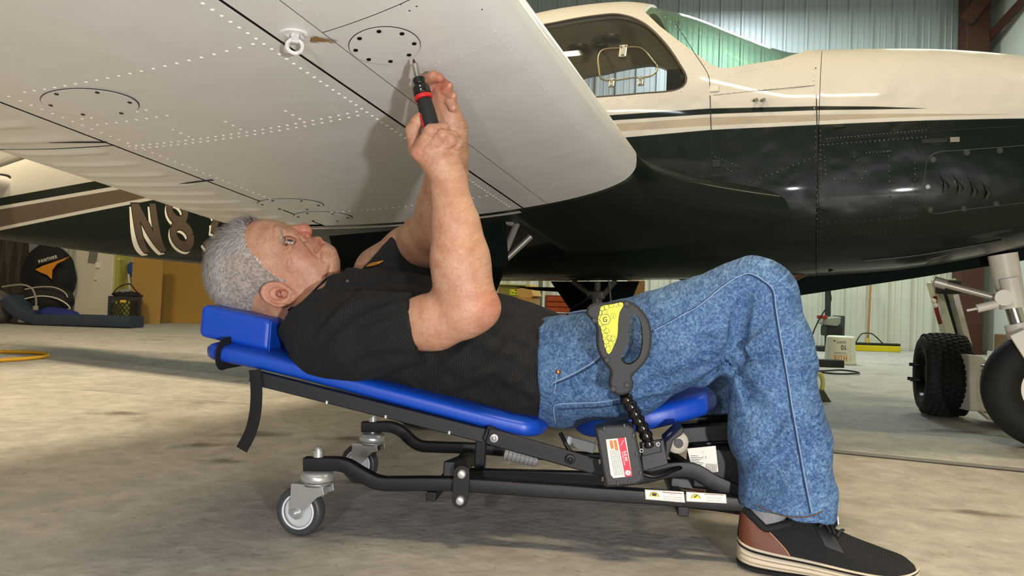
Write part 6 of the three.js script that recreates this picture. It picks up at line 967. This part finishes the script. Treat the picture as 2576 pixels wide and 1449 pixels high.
// ---------------------------------------------------------------- things standing along the back wall and on the floor
const px2m = d => d / F;
const standAt = (px, py) => { const p = fl(px, py); return [p, depthOf(p)]; };
function lump(c, rx, ry, rz, seedN, amp = 0.18, freq = 3) { const g = new THREE.IcosahedronGeometry(1, 5), p = g.attributes.position; for (let i = 0; i < p.count; i++) { const x = p.getX(i), y = p.getY(i), z = p.getZ(i), n = fbm((x + 2) / 4, (y + z + 3) / 6, freq * 4, 4, seedN) - 0.5, k = 1 + amp * 2 * n; p.setXYZ(i, c.x + x * rx * k, Math.max(0.002, c.y + y * ry * k), c.z + z * rz * k); } const h = mergeVertices((g.deleteAttribute('normal'), g.deleteAttribute('uv'), g), 1e-4); h.computeVertexNormals(); return h; }
const cardM = std(0xb08a4a, 0.85), cardM2 = std(0xa8823f, 0.85);
{ // fridge
  const [b, d] = standAt(223, 811), s = px2m(d); b.z -= 0.3;
  const f = thing('mini_fridge', 'cream mini fridge with yellow light painted on its side, beside the black milk crate', 'fridge', b);
  const w = 96 * s, h = 182 * s, dp = 0.46;
  obj('body', rbox(w, h - 0.03, dp - 0.05, 0.012, 2, 0, h / 2 + 0.015, -0.03), std(0xd6cfbe, 0.5), f);
  obj('yellow_lit_side', rbox(0.012, h - 0.06, dp - 0.03, 0.005, 2, w / 2 + 0.004, h / 2 + 0.02, -0.02), std(0xc3bd5c, 0.5), f);  // cream side of the fridge, the yellow-green light on it put into the colour
  obj('door', rbox(w - 0.004, h - 0.06, 0.04, 0.01, 2, 0, h / 2 + 0.02, dp / 2 - 0.03), std(0xd3ccbb, 0.5), f);
  obj('kick_plate', rbox(w - 0.01, 0.05, 0.02, 0.004, 1, 0, 0.03, dp / 2 - 0.02), std(0xe2dccb, 0.5), f);
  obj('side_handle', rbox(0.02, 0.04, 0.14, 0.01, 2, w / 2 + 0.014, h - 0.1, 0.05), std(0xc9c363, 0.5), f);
  obj('plug_adapter', [rbox(0.055, 0.07, 0.03, 0.006, 2, 0.05, h - 0.19, dp / 2 + 0.005)], std(0xe6e0d0, 0.5), f);
  obj('cord', tube([V(0.05, h - 0.02, dp / 2 - 0.005), V(0.045, h - 0.15, dp / 2 + 0.01), V(0.03, h - 0.26, dp / 2 + 0.005), V(0.028, h - 0.34, dp / 2 + 0.005)], 0.006, 24), std(0xd9d3c2, 0.6), f);
  obj('plug', rbox(0.03, 0.045, 0.025, 0.005, 1, 0.028, h - 0.36, dp / 2 + 0.005), std(0xded8c8, 0.6), f);
  obj('grey_tag', T(rbox(0.11, 0.15, 0.006, 0.003, 1), -0.02, h - 0.09, dp / 2 - 0.002, 0, 0, -0.12), std(0x77736a, 0.7), f);
}
{ // flat cardboard panels leaning on the wall
  for (const [x0, x1, top, lb] of [[326, 402, 640, 'narrow tan cardboard sheet leaning on the wall behind the crate'], [404, 560, 640, 'wide tan cardboard sheet leaning on the wall behind the headrest']]) {
    const [b, d] = standAt((x0 + x1) / 2, 814), s = px2m(d), h = (814 - top) * s;
    const t = thing('cardboard_sheet', lb, 'cardboard', b); obj('sheet', T(rbox((x1 - x0) * s, h, 0.03, 0.004, 1, 0, h / 2, 0), 0, 0, 0, -0.04), x0 < 400 ? cardM : cardM2, t);
  }
}
{ // milk crate with contents
  const [b, d] = standAt(352, 812), s = px2m(d), w = 100 * s, h = 66 * s; b.z += 0.42;
  const t = thing('milk_crate', 'black lattice milk crate holding dark cloth and cables', 'crate', b, 0.45);
  const cm = std(0x121211, 0.6), D = 0.32, Wd = 0.36;
  obj('crate_frame', [...[0, 1].flatMap(k => [box(Wd, 0.05, 0.015, 0, k ? h - 0.025 : 0.025, D / 2), box(Wd, 0.05, 0.015, 0, k ? h - 0.025 : 0.025, -D / 2), box(0.015, 0.05, D, Wd / 2, k ? h - 0.025 : 0.025, 0), box(0.015, 0.05, D, -Wd / 2, k ? h - 0.025 : 0.025, 0)]), ...[[1, 1], [1, -1], [-1, 1], [-1, -1]].map(([a, c]) => box(0.03, h, 0.03, a * (Wd / 2 - 0.008), h / 2, c * (D / 2 - 0.008))), box(Wd, 0.015, D, 0, 0.008, 0)], cm, t);
  for (let f = 0; f < 2; f++) for (let i = -4; i <= 4; i++) for (const sg of [1, -1]) { const a = V(i * 0.05 - sg * 0.09, 0.05, 0), c = V(i * 0.05 + sg * 0.09, h - 0.05, 0); const L = 0.165; a.x = Math.max(-L, Math.min(L, a.x)); c.x = Math.max(-L, Math.min(L, c.x)); if (f) { const z0 = a.x * 0.88, z1 = c.x * 0.88; a.set(Wd / 2, a.y, z0); c.set(Wd / 2, c.y, z1); } else { a.z = c.z = D / 2; } if (a.distanceTo(c) > 0.05) obj('lattice_bar', rod(a, c, 0.006, 0.006, 5), cm, t); }
  obj('yellow_handle', rbox(0.07, 0.035, 0.02, 0.008, 2, -0.02, h - 0.06, D / 2 + 0.004), std(0xe0ac1c, 0.5), t);
  const cb = V(b.x, 0, b.z);
  const cl = tag(obj('folded_cloth', lump(V(cb.x + 0.03, h + 0.015, cb.z), 0.17, 0.055, 0.13, 4, 0.3), std(0x1b1a18, 0.9)), 'dark crumpled cloth heaped on top of the milk crate', 'cloth');
  const cl2 = tag(obj('grey_rag', lump(V(cb.x + 0.02, h + 0.07, cb.z + 0.05), 0.07, 0.03, 0.06, 6, 0.3), std(0x8a8a84, 0.9)), 'small pale grey rag on the crate of dark cloth', 'rag');
  const cab = tag(obj('coiled_cable', tube([V(cb.x - 0.12, h + 0.02, cb.z + 0.1), V(cb.x - 0.08, h + 0.12, cb.z), V(cb.x + 0.02, h + 0.16, cb.z - 0.05), V(cb.x + 0.12, h + 0.09, cb.z), V(cb.x + 0.2, h + 0.03, cb.z + 0.08), V(cb.x + 0.13, h + 0.02, cb.z + 0.12)], 0.008, 60)), 'black cable looped over the milk crate', 'cable'); cab.material = std(0x2a2018, 0.7);
}
{ // blue headed mop
  const [b, d] = standAt(336, 811); b.z -= 0.05;
  const t = thing('mop', 'white handled mop with blue head between fridge and cardboard', 'mop', b);
  const top = W(327, 690, d).sub(b), low = W(337, 746, d).sub(b); top.z = low.z = 0.1;
  obj('handle', rod(V(low.x + 0.03, 0.02, 0.12), top, 0.014), std(0xd8d2c4, 0.5), t); obj('mop_head', lump(W(332, 678, d).sub(b), 0.06, 0.1, 0.05, 9, 0.2), std(0x2f4f86, 0.9), t);
}
{ // bags and clothes heaped left of the fridge
  const [b, d] = standAt(110, 814), s = px2m(d), at = (px, py, dz = 0) => W(px, py, d + dz);
  const bk = std(0x121213, 0.85), bag = thing('black_duffel', 'black duffel bag with orange patch and white lettering', 'bag', V(at(120, 700, 0.37).x, 0, b.z - 0.67));
  const L = o => o.sub(bag.position);
  obj('bag_body', lump(L(at(122, 700, 0.62)), 0.34, 0.435, 0.2, 14, 0.16, 2), bk, bag);
  const op = [[88, 678], [108, 668], [150, 654], [174, 645], [160, 655], [142, 664], [130, 680], [129, 702], [118, 692], [100, 685]]  .map(p => at(p[0], p[1], 0.37)), og = extr(op.map(p => [p.x - bag.position.x, p.y]), 0.02, 0.004); obj('orange_patch', og.translate(0, 0, at(120, 680, 0.37).z - bag.position.z - 0.02), std(0xd98a1c, 0.7), bag);
  const tx = canvasTex(512, 128, (c, w, h) => { c.fillStyle = '#121213'; c.fillRect(0, 0, w, h); c.fillStyle = '#e6e2d8'; c.font = 'bold 92px sans-serif'; c.textAlign = 'center'; c.textBaseline = 'middle'; c.fillText('PANTHER', w / 2, h / 2); });
  const c0 = at(120, 652, 0.36); obj('lettering', T(new THREE.PlaneGeometry(64 * s, 16 * s), c0.x - bag.position.x, c0.y, c0.z - bag.position.z, 0, 0, 0.31), std(0xffffff, 0.7, 0, { map: tx }), bag);
  const b2 = thing('gym_bag', 'dark gym bag with white piping lying under the duffel', 'bag', V(at(115, 760).x, 0, b.z + 0.05)), L2 = o => o.sub(b2.position);
  obj('bag_body', lump(L2(at(118, 755, -0.02)), 0.33, 0.18, 0.16, 18, 0.14, 2), std(0x1c1917, 0.85), b2);
  obj('piping', tube([[62, 728], [100, 722], [140, 724], [165, 738], [170, 748]].map(p => L2(at(p[0], p[1], -0.17))), 0.007, 40), std(0xb5ad9c, 0.7), b2); obj('piping', tube([[62, 752], [100, 745], [140, 750], [168, 765], [176, 776], [160, 780]].map(p => L2(at(p[0], p[1], -0.19))), 0.009, 40), std(0xc5bfb0, 0.7), b2);
  tag(obj('blue_sack', lump(at(140, 793, -0.33), 0.26, 0.09, 0.09, 22, 0.15), std(0x15246e, 0.8)), 'royal blue cloth sack squashed behind the grey mat', 'sack');
  // hanging canvas with folds
  const P = [], I = [], n = 60; for (let i = 0; i <= n; i++) { const u = i / n; for (let j = 0; j <= 8; j++) { const q = W(-40 + 115 * u, 600 + 175 * j / 8, d + 1.15); P.push(q.x, q.y, q.z + 0.05 * Math.sin(u * 26) + 0.02 * Math.sin(u * 61 + j)); } } for (let i = 0; i < n; i++) for (let j = 0; j < 8; j++) { const a = i * 9 + j; I.push(a, a + 9, a + 1, a + 9, a + 10, a + 1); }
  const g = new THREE.BufferGeometry(); g.setAttribute('position', new THREE.Float32BufferAttribute(P, 3)); g.setIndex(I); g.computeVertexNormals(); const cv = tag(obj('canvas_tarp', clean(g), std(0x4a4237, 0.9)), 'brown canvas tarp hanging in folds at the left edge', 'tarp');
  tag(obj('grey_blanket', lump(W(-22, 775, d - 0.25), 0.24, 0.24, 0.2, 27, 0.15), std(0x55524d, 0.9)), 'grey blanket heaped on the floor at the left edge', 'blanket');
  // thick foam mat curling along the floor
  const mp = [[30, 762], [48, 785], [75, 802], [110, 808], [180, 809], [260, 806], [330, 804], [345, 803]].map(p => W(p[0], p[1], d - 0.30)); mp.forEach((p, i) => { p.y = i > 2 ? 0.018 : Math.max(p.y, 0.02); });
  tag(obj('foam_mat', sweepTube(mp.map(p => V(p.x, p.y + 0.05, p.z)), 0.34, 0.13, V(0, 1, 0.001), 0.03, 90)), 'blue grey foam mat curling up in front of the bags', 'mat').material = std(0x2b3745, 0.85);
  { const t = thing('extension_lead', 'grey extension lead with plug draped over the gym bag', 'cord', V(W(60, 760, d - 0.5).x, 0, W(60, 760, d - 0.5).z)), L3 = p => W(p[0], p[1], d - 0.5).sub(t.position);
    obj('cord', tube([[5, 722], [30, 718], [60, 717], [80, 726], [90, 750], [91, 772]].map(L3), 0.012, 50), std(0x7c786c, 0.6), t); obj('plug', rbox(0.05, 0.05, 0.04, 0.01, 2).translate(...L3([90, 775]).toArray()), std(0x8a867a, 0.6), t); }
  const pl = fl(30, 813); tag(obj('floor_plug', [T(new THREE.CylinderGeometry(0.025, 0.034, 0.1, 16), pl.x, 0.034, pl.z, 0, 0, Math.PI / 2)], std(0x9a907c, 0.6)), 'tan plug lying on the floor by the foam mat', 'plug');
}
tag(obj('air_hose', tube([[-120, 893], [-60, 884], [0, 884.5], [70, 886], [108, 889], [121, 893], [112, 897], [70, 902], [0, 907], [-80, 914], [-140, 905]].map(p => fl(p[0], p[1], 0.012)), 0.012, 120)), 'yellow hose looping on the bright concrete floor', 'hose').material = std(0xe0a81a, 0.5);
tag(obj('grey_cable', tube([[2082, 1134], [2200, 1146], [2340, 1160], [2480, 1174], [2640, 1190]].map(p => fl(p[0], p[1], 0.006)), 0.006, 60)), 'thin grey cable running across the floor right of the jeans', 'cable').material = std(0x6f6c64, 0.5, 0.3);
// boxes and tool chest seen below the belly
{
  const d = 9.3, s = px2m(d), topY = py => W(1300, py, d).y;
  const mk = (nm, x0, x1, ytop, dd, mat, lb, cat, turn = 0) => { const a = W(x0, ytop, dd), b = W(x1, ytop, dd), h = (a.y + b.y) / 2, t = thing(nm, lb, cat, V((a.x + b.x) / 2, 0, a.z), turn); return [t, b.x - a.x, h]; };
  { const [t, w, h] = mk('cardboard_box', 1254, 1342, 717, 9.3, 0, 'olive cardboard box with bright yellow label under the belly', 'box'); obj('carton', rbox(w, h, 0.4, 0.004, 1, 0, h / 2, -0.1), std(0x8a8446, 0.85), t); obj('carton_flap', T(rbox(w * 0.98, 0.005, 0.15, 0.002, 1), 0, h + 0.002, 0.08, 0.08), std(0x9a9450, 0.85), t);
    const tx = canvasTex(256, 128, (c, W_, H_) => { c.fillStyle = '#d9e21a'; c.fillRect(0, 0, W_, H_); c.fillStyle = '#1f200c'; for (const [x, y, w2, h2] of [[20, 30, 10, 70], [50, 70, 40, 22], [110, 10, 50, 26], [170, 20, 30, 30], [120, 72, 34, 34], [170, 74, 24, 30], [208, 60, 30, 40]]) c.fillRect(x, y, w2, h2); }); const q0_ = W(1297, 735, 9.3); obj('label', rbox(29 * s, 14 * s, 0.004, 0.001, 1, q0_.x - t.position.x, q0_.y, 0.103), std(0xffffff, 0.5, 0, { map: tx }), t); }
  { const [t, w, h] = mk('cardboard_box', 1310, 1352, 748, 8.9, 0, 'tan cardboard box standing askew beside the red tool chest', 'box', -0.35); obj('carton', T(rbox(w * 0.9, h, 0.3, 0.004, 1, 0, h / 2, 0)), cardM, t); obj('carton_lid', T(rbox(w * 0.9, 0.14, 0.3, 0.004, 1), 0, h + 0.045, 0, 0, 0, 0.4), std(0xc09a55, 0.85), t); }
  { const [t, w, h] = mk('tool_chest', 1362, 1450, 742, 8.7, 0, 'red tool chest with orange drawers behind the far wheel', 'tool chest'); obj('cabinet', rbox(w, h * 0.62, 0.4, 0.008, 1, 0, h * 0.31, 0), std(0x8a1710, 0.5), t); obj('upper_case', rbox(w * 0.86, h * 0.34, 0.36, 0.008, 1, 0.02, h * 0.82, 0), std(0x7a2a14, 0.5), t); for (let i = 0; i < 3; i++) obj('drawer', rbox(w * 0.8, h * 0.09, 0.02, 0.004, 1, 0.02, h * (0.70 + 0.105 * i), 0.185), std(0xa84a1c, 0.45), t); const p = W(1384, 741, 8.7); obj('white_cup', T(new THREE.CylinderGeometry(0.035, 0.03, 0.06, 16), p.x - t.position.x, h + 0.015, 0.05), std(0xd8d6ca, 0.5), t); }
  { const [t, w, h] = mk('cardboard_box', 1588, 1612, 706, 9.2, 0, 'slim brown cardboard box right of the far landing gear', 'box'); obj('carton', rbox(w * 1.6, h, 0.2, 0.004, 1, 0, h / 2, 0), std(0x8a6534, 0.85), t); }
  { const [t, w, h] = mk('steel_post', 1356, 1364, 706, 9.4, 0, 'narrow galvanised post behind the boxes', 'post'); obj('post', rbox(0.05, 1.5, 0.05, 0.004, 1, 0, 0.75, 0), std(0x6d726c, 0.5, 0.4), t); }
}
{ // upturned bucket with print
  const [b, d] = standAt(2113, 915), s = px2m(d), h = 70 * s; const t = thing('bucket', 'white upturned plastic bucket with orange and black print', 'bucket', b);
  const bt = canvasTex(1024, 256, (c, w, hh) => { c.fillStyle = '#dfe2d2'; c.fillRect(0, 0, w, hh); c.save(); c.translate(w * 0.5, hh * 0.5); c.rotate(Math.PI); c.textAlign = 'center'; c.fillStyle = '#d08a2c'; c.font = 'bold 74px sans-serif'; c.fillText('HDX', -4, -42); c.fillStyle = '#4c5044'; c.fillRect(-72, -24, 140, 4); c.fillRect(-72, -34, 140, 2); c.font = 'bold 62px sans-serif'; c.fillText('10', -38, 50); c.font = 'bold 28px sans-serif'; c.fillText('QUARTS', -10, 84); c.fillRect(58, 78, 22, 12); c.restore(); c.fillStyle = '#8f9384'; for (let i = 0; i < 16; i++) c.fillRect(w * 0.5 + 110, 30 + i * 13, i % 4 ? 14 : 26, 3); c.fillRect(w * 0.5 + 92, 90, 3, 60); });
  const r0 = 38.5 * s, r1 = 33 * s, g = lathe([[0.0001, h], [r1 - 0.012, h], [r1, h - 0.008], [r1 + 0.002, h - 0.02], [r0 - 0.006, 0.03], [r0 - 0.006, 0.022], [r0, 0.02], [r0, 0.004], [r0 - 0.006, 0]], 56);
  const yaw = Math.atan2(-b.x, -b.z); uvFrom(g, p => { const a = Math.atan2(p.x, p.z); return [0.5 + a / (2 * Math.PI) * 1.0, p.y / h]; }); g.rotateY(Math.atan2(camera.position.x - b.x, camera.position.z - b.z)); obj('shell', g, std(0xffffff, 0.45, 0, { map: bt }), t);
}
{ // push broom leaning on the wall
  const [b, d] = standAt(2206, 884); const t = thing('push_broom', 'push broom with yellow bristles leaning on the ribbed wall', 'broom', b), L = (px, py, dz = 0) => W(px, py, d + dz).sub(b);
  const l = L(2146, 872), r = L(2262, 880);
  obj('bristles', bar(l.clone().setY(0.035), r.clone().setY(0.035), 0.08, 0.07, UP, 0.01), std(0xd8c81c, 0.9), t); obj('block', bar(l.clone().setY(0.085), r.clone().setY(0.085), 0.07, 0.03, UP, 0.008), std(0x1a1a18, 0.6), t);
  obj('socket', rod(L(2182, 866), L(2184, 851), 0.022, 0.016), std(0xd9b71c, 0.5), t); obj('handle', rod(L(2183, 855), L(2194, 640, 0.5), 0.013), std(0x9a6a2a, 0.6), t);
  for (const e of [2150, 2223]) obj('brace', tube([L(e, 866), L(e < 2200 ? 2168 : 2194, 840), L(2184, 838)], 0.007, 20), std(0x1c1e1c, 0.5), t);
}
{ // drill press on its column
  const [b, d] = standAt(2095, 884); b.z -= 0.1; const t = thing('drill_press', 'grey drill press with red handle behind the upturned bucket', 'drill press', b), L = (px, py) => W(px, py, d).sub(b).setZ(0);
  const s = px2m(d); obj('column', rod(V(L(2093, 800).x, 0.02, 0), V(L(2094, 640).x, L(2093, 640).y, 0), 0.033), std(0x3a3f40, 0.5, 0.3), t); obj('base', rbox(0.34, 0.05, 0.4, 0.012, 2, L(2090, 800).x, 0.025, 0), std(0x22252a, 0.6), t);
  const hp_ = (x, y) => { const q = L(x, y); return [q.x, q.y]; }; obj('head', extr([[2062, 812], [2066, 800], [2100, 796], [2106, 798], [2105, 812], [2098, 820], [2075, 818]].map(p => hp_(...p)), 0.22, 0.015).translate(0, 0, 0.0), std(0x8f9488, 0.5), t);
  obj('motor', rbox(40 * s, 26 * s, 0.2, 0.02, 2, L(2092, 832).x, L(2092, 832).y, 0.1), std(0x18191a, 0.5), t); obj('belt_case', rbox(15 * s, 52 * s, 0.2, 0.01, 2, L(2113, 820).x, L(2113, 820).y, 0.06), std(0x3b4145, 0.5), t); obj('red_handle', rbox(24 * s, 9 * s, 0.05, 0.01, 2, L(2060, 797).x, L(2060, 797).y, 0.2), std(0x9a2a1c, 0.5), t);
  obj('cord', tube([[2088, 735], [2090, 755], [2072, 785], [2055, 815], [2042, 850], [2042, 868], [2058, 874], [2080, 872]].map(p => W(p[0], p[1], d - 0.25).sub(b)), 0.008, 60), std(0x121212, 0.6), t);
}
{ const [b] = standAt(2090, 924), t = thing('power_brick', 'black power brick with cables on the floor before the bucket', 'power supply', b); obj('case', rbox(0.215, 0.062, 0.11, 0.006, 2, 0, 0.031, -0.04), std(0x101010, 0.5), t); obj('cable', tube([[2062, 912], [2040, 908], [2010, 915], [2000, 930], [2060, 933], [2120, 931], [2160, 937], [2150, 940], [2100, 940], [2040, 934], [2000, 936]].map(p => fl(p[0], p[1], 0.012).sub(b)), 0.0065, 90), std(0x111111, 0.6), t); }
{ const [b] = standAt(2052, 1008), t = thing('wheel_chock', 'small yellow handled wheel chock behind the jeans', 'chock', b); obj('block', extr([[-0.06, 0], [0.09, 0], [0.05, 0.06], [-0.03, 0.06]], 0.1, 0.008).translate(-0.02, 0, -0.06), std(0x4a4636, 0.8), t); obj('handle', tube([V(-0.04, 0.05, 0), V(-0.03, 0.13, 0), V(0.02, 0.14, 0), V(0.035, 0.1, 0), V(0.03, 0.05, 0)], 0.012, 24), std(0xcfcf6a, 0.5), t); }
{ // aircraft tug by the nose wheel
  const [b, d] = standAt(2372, 1047); const ax = V(0.956, 0, 0.293).normalize(), cz = V(-0.293, 0, 0.956), R = 0.197; const c = W(2372, 944, d); c.y = R; const w = 0.2;
  const t = thing('aircraft_tug', 'white aircraft tug with fat black turf tire at the nose wheel', 'tug', V(c.x, 0, c.z)), L = (px, py, dd) => W(px, py, dd).sub(t.position);
  const put = g => g.applyMatrix4(new THREE.Matrix4().makeBasis(ax, UP, cz.clone().negate().multiplyScalar(-1)).setPosition(V(0, R, 0)));
  const prof = [[0.105, -w / 2 + 0.03], [0.12, -w / 2 + 0.005], [0.165, -w / 2], [0.182, -w / 2 + 0.02], [0.188, -0.03], [0.189, 0.03], [0.182, w / 2 - 0.02], [0.165, w / 2], [0.12, w / 2 - 0.005], [0.105, w / 2 - 0.03]];
  const tire = obj('tire', put(lathe(prof, 60).rotateZ(-Math.PI / 2)), std(0x191817, 0.8), t);
  const blk = extr(smoothPoly([[-0.011, -0.004], [-0.005, -0.0095], [0.005, -0.0095], [0.011, -0.004], [0.011, 0.004], [0.005, 0.0095], [-0.005, 0.0095], [-0.011, 0.004]], 1), 0.009, 0.0015); const bm = std(0x1b1a18, 0.85);
  for (let k = 0; k < 7; k++) for (let i = 0; i < 42; i++) { const a = (i + (k % 2) * 0.5) / 42 * 2 * Math.PI, x = (k - 3) * 0.0255, r = 0.187 - Math.pow(Math.abs(x) / 0.09, 3) * 0.012; const m = new THREE.Mesh(blk, bm); m.name = 'tread_block'; m.castShadow = m.receiveShadow = true; const n = V(0, Math.cos(a), Math.sin(a)), tg = V(0, -Math.sin(a), Math.cos(a)); m.matrixAutoUpdate = true; const M = new THREE.Matrix4().makeBasis(V(1, 0, 0), tg, n.clone()).setPosition(V(x, n.y * r, n.z * r)); const Q = new THREE.Matrix4().makeBasis(ax, UP, cz).setPosition(V(0, R, 0)).multiply(M); Q.decompose(m.position, m.quaternion, m.scale); tire.add(m); }
  obj('wheel_rim', put(merge([T(lathe([[0, -0.07], [0.05, -0.07], [0.06, -0.05], [0.1, -0.045], [0.108, -0.09], [0.112, -0.09], [0.11, 0.09], [0, 0.09]], 36).rotateZ(-Math.PI / 2), 0, 0, 0)])), std(0x121214, 0.3, 0.6), t);
  for (const [y, z] of [[0.04, 0], [-0.03, 0.03], [-0.03, -0.03]]) obj('lug_nut', put(T(new THREE.CylinderGeometry(0.009, 0.009, 0.05, 6), -w / 2 - 0.02, y, z, 0, 0, Math.PI / 2)), std(0x1c1c1e, 0.4, 0.5), t);
  const wp = phys(0xe2dccf, 0.4, 0), dF = d - 0.22, pl = (nm, pts, dd, th, m) => { const q = pts.map(p => L(p[0], p[1], dd)), g = extr(q.map(v => [v.x, v.y]), th, 0.006); return obj(nm, g.translate(0, 0, q[0].z - th), m, t); };
  pl('fender', [[2437, 893], [2450, 893], [2472, 897], [2482, 906], [2484, 1012], [2484, 1036], [2440, 1034]], dF, 0.14, wp);
  const fp = pl('fender_flange', [[2480, 1012], [2515, 1014], [2528, 1026], [2532, 1042], [2480, 1038]], dF + 0.005, 0.02, wp); for (const [x, y] of [[2499, 1019], [2499, 1028], [2519, 1021], [2524, 1031]]) { const q = L(x, y, dF - 0.002); obj('hole', T(new THREE.CylinderGeometry(0.0035, 0.0035, 0.006, 10), q.x, q.y, q.z, Math.PI / 2), std(0x111111, 0.8), t); }
  obj('deck_plate', bar(L(2470, 1042, dF), L(2640, 1056, dF - 0.1), 0.3, 0.012), wp, t);
  const beam = (nm, a, bb, dd, w_, h_, m) => obj(nm, bar(L(a[0], a[1], dd), L(bb[0], bb[1], dd), w_, h_, V(1, 0.3, 0)), m, t);
  beam('mast_rail', [2346, 708], [2388, 850], 3.95, 0.05, 0.045, std(0xd6dcc6, 0.5)); beam('mast_rail', [2396, 735], [2440, 900], 3.95, 0.05, 0.03, std(0xcfcdc2, 0.5)); beam('mast_panel', [2374, 735], [2412, 860], 3.99, 0.02, 0.07, std(0x2e3c38, 0.6));
  obj('hitch_block', T(rbox(0.1, 0.07, 0.08, 0.01, 2), ...L(2385, 722, 3.9).toArray()), std(0x141414, 0.5), t); obj('cross_bar', bar(L(2345, 712, 3.93), L(2402, 708, 3.93), 0.03, 0.03), std(0xd0ccc0, 0.5), t);
  for (const [x, y] of [[2349, 757], [2353, 768]]) obj('knob', new THREE.SphereGeometry(0.013, 12, 8).translate(...L(x, y, 3.9).toArray()), std(0xe8e4d8, 0.4), t);
  obj('red_strap', ribbon([L(2352, 745, 3.92), L(2356, 780, 3.92), L(2366, 815, 3.92)], 0.02, 0.004, V(0, 0, 1), 16), std(0x7a1c18, 0.7), t);
  for (const y of [920, 933]) obj('tie_rod', rod(L(2470, y, 3.4), L(2520, y + 4, 3.3), 0.006), chrome, t);
  pl('cradle_plate', [[2497, 938], [2515, 930], [2545, 960], [2548, 1010], [2520, 1030], [2500, 985]], 3.2, 0.02, std(0x151515, 0.6)); obj('red_lever', bar(L(2550, 975, 3.12), L(2640, 965, 3.08), 0.03, 0.035), std(0x7d1e22, 0.5), t); obj('red_lever', bar(L(2530, 1012, 3.15), L(2542, 1030, 3.15), 0.03, 0.03), std(0x7d1e22, 0.5), t);
  for (const [x, y] of [[2548, 976], [2536, 1013]]) obj('lever_bolt', T(new THREE.CylinderGeometry(0.008, 0.008, 0.02, 12), ...L(x, y, 3.1).toArray(), Math.PI / 2), zinc, t);
  obj('white_gusset', extr([[0, 0], [0.05, 0], [0.05, 0.07]], 0.01).translate(...L(2498, 975, 3.3).toArray()), wp, t);
}

{ // old oil marks on the slabs
  const fm = scene.getObjectByName('floor'), at_ = dataTex(256, (u, v) => { const r = Math.hypot((u - 0.5) * 2, (v - 0.5) * 2), k = Math.max(0, 1 - r) * 1.5 * fbm(u, v, 6, 5, 93) + 0.25 * (fbm(u, v, 30, 3, 95) - 0.5); const q = Math.max(0, Math.min(1, (k - 0.16) * 1.8)) * 95; return [q, q, q]; }, false); at_.wrapS = at_.wrapT = THREE.ClampToEdgeWrapping;
  const sm = std(0x4a3c28, 0.9, 0, { alphaMap: at_, transparent: true });
  for (const [px, py, w, h, a] of [[640, 1092, 0.34, 0.22, 0.2], [880, 1104, 0.34, 0.16, 0.0], [505, 1120, 0.26, 0.14, 0.4], [560, 1160, 0.2, 0.12, 0.1], [2380, 1085, 0.5, 0.2, 0.1], [2450, 1290, 0.3, 0.1, -0.2], [300, 1040, 0.3, 0.2, 0.2]]) { const q = fl(px, py); obj('oil_mark', new THREE.PlaneGeometry(w, h).rotateX(-Math.PI / 2).rotateY(a).translate(q.x, 0.0006, q.z), sm, fm); }
}
scene.updateMatrixWorld(true);
renderer.render(scene, camera);
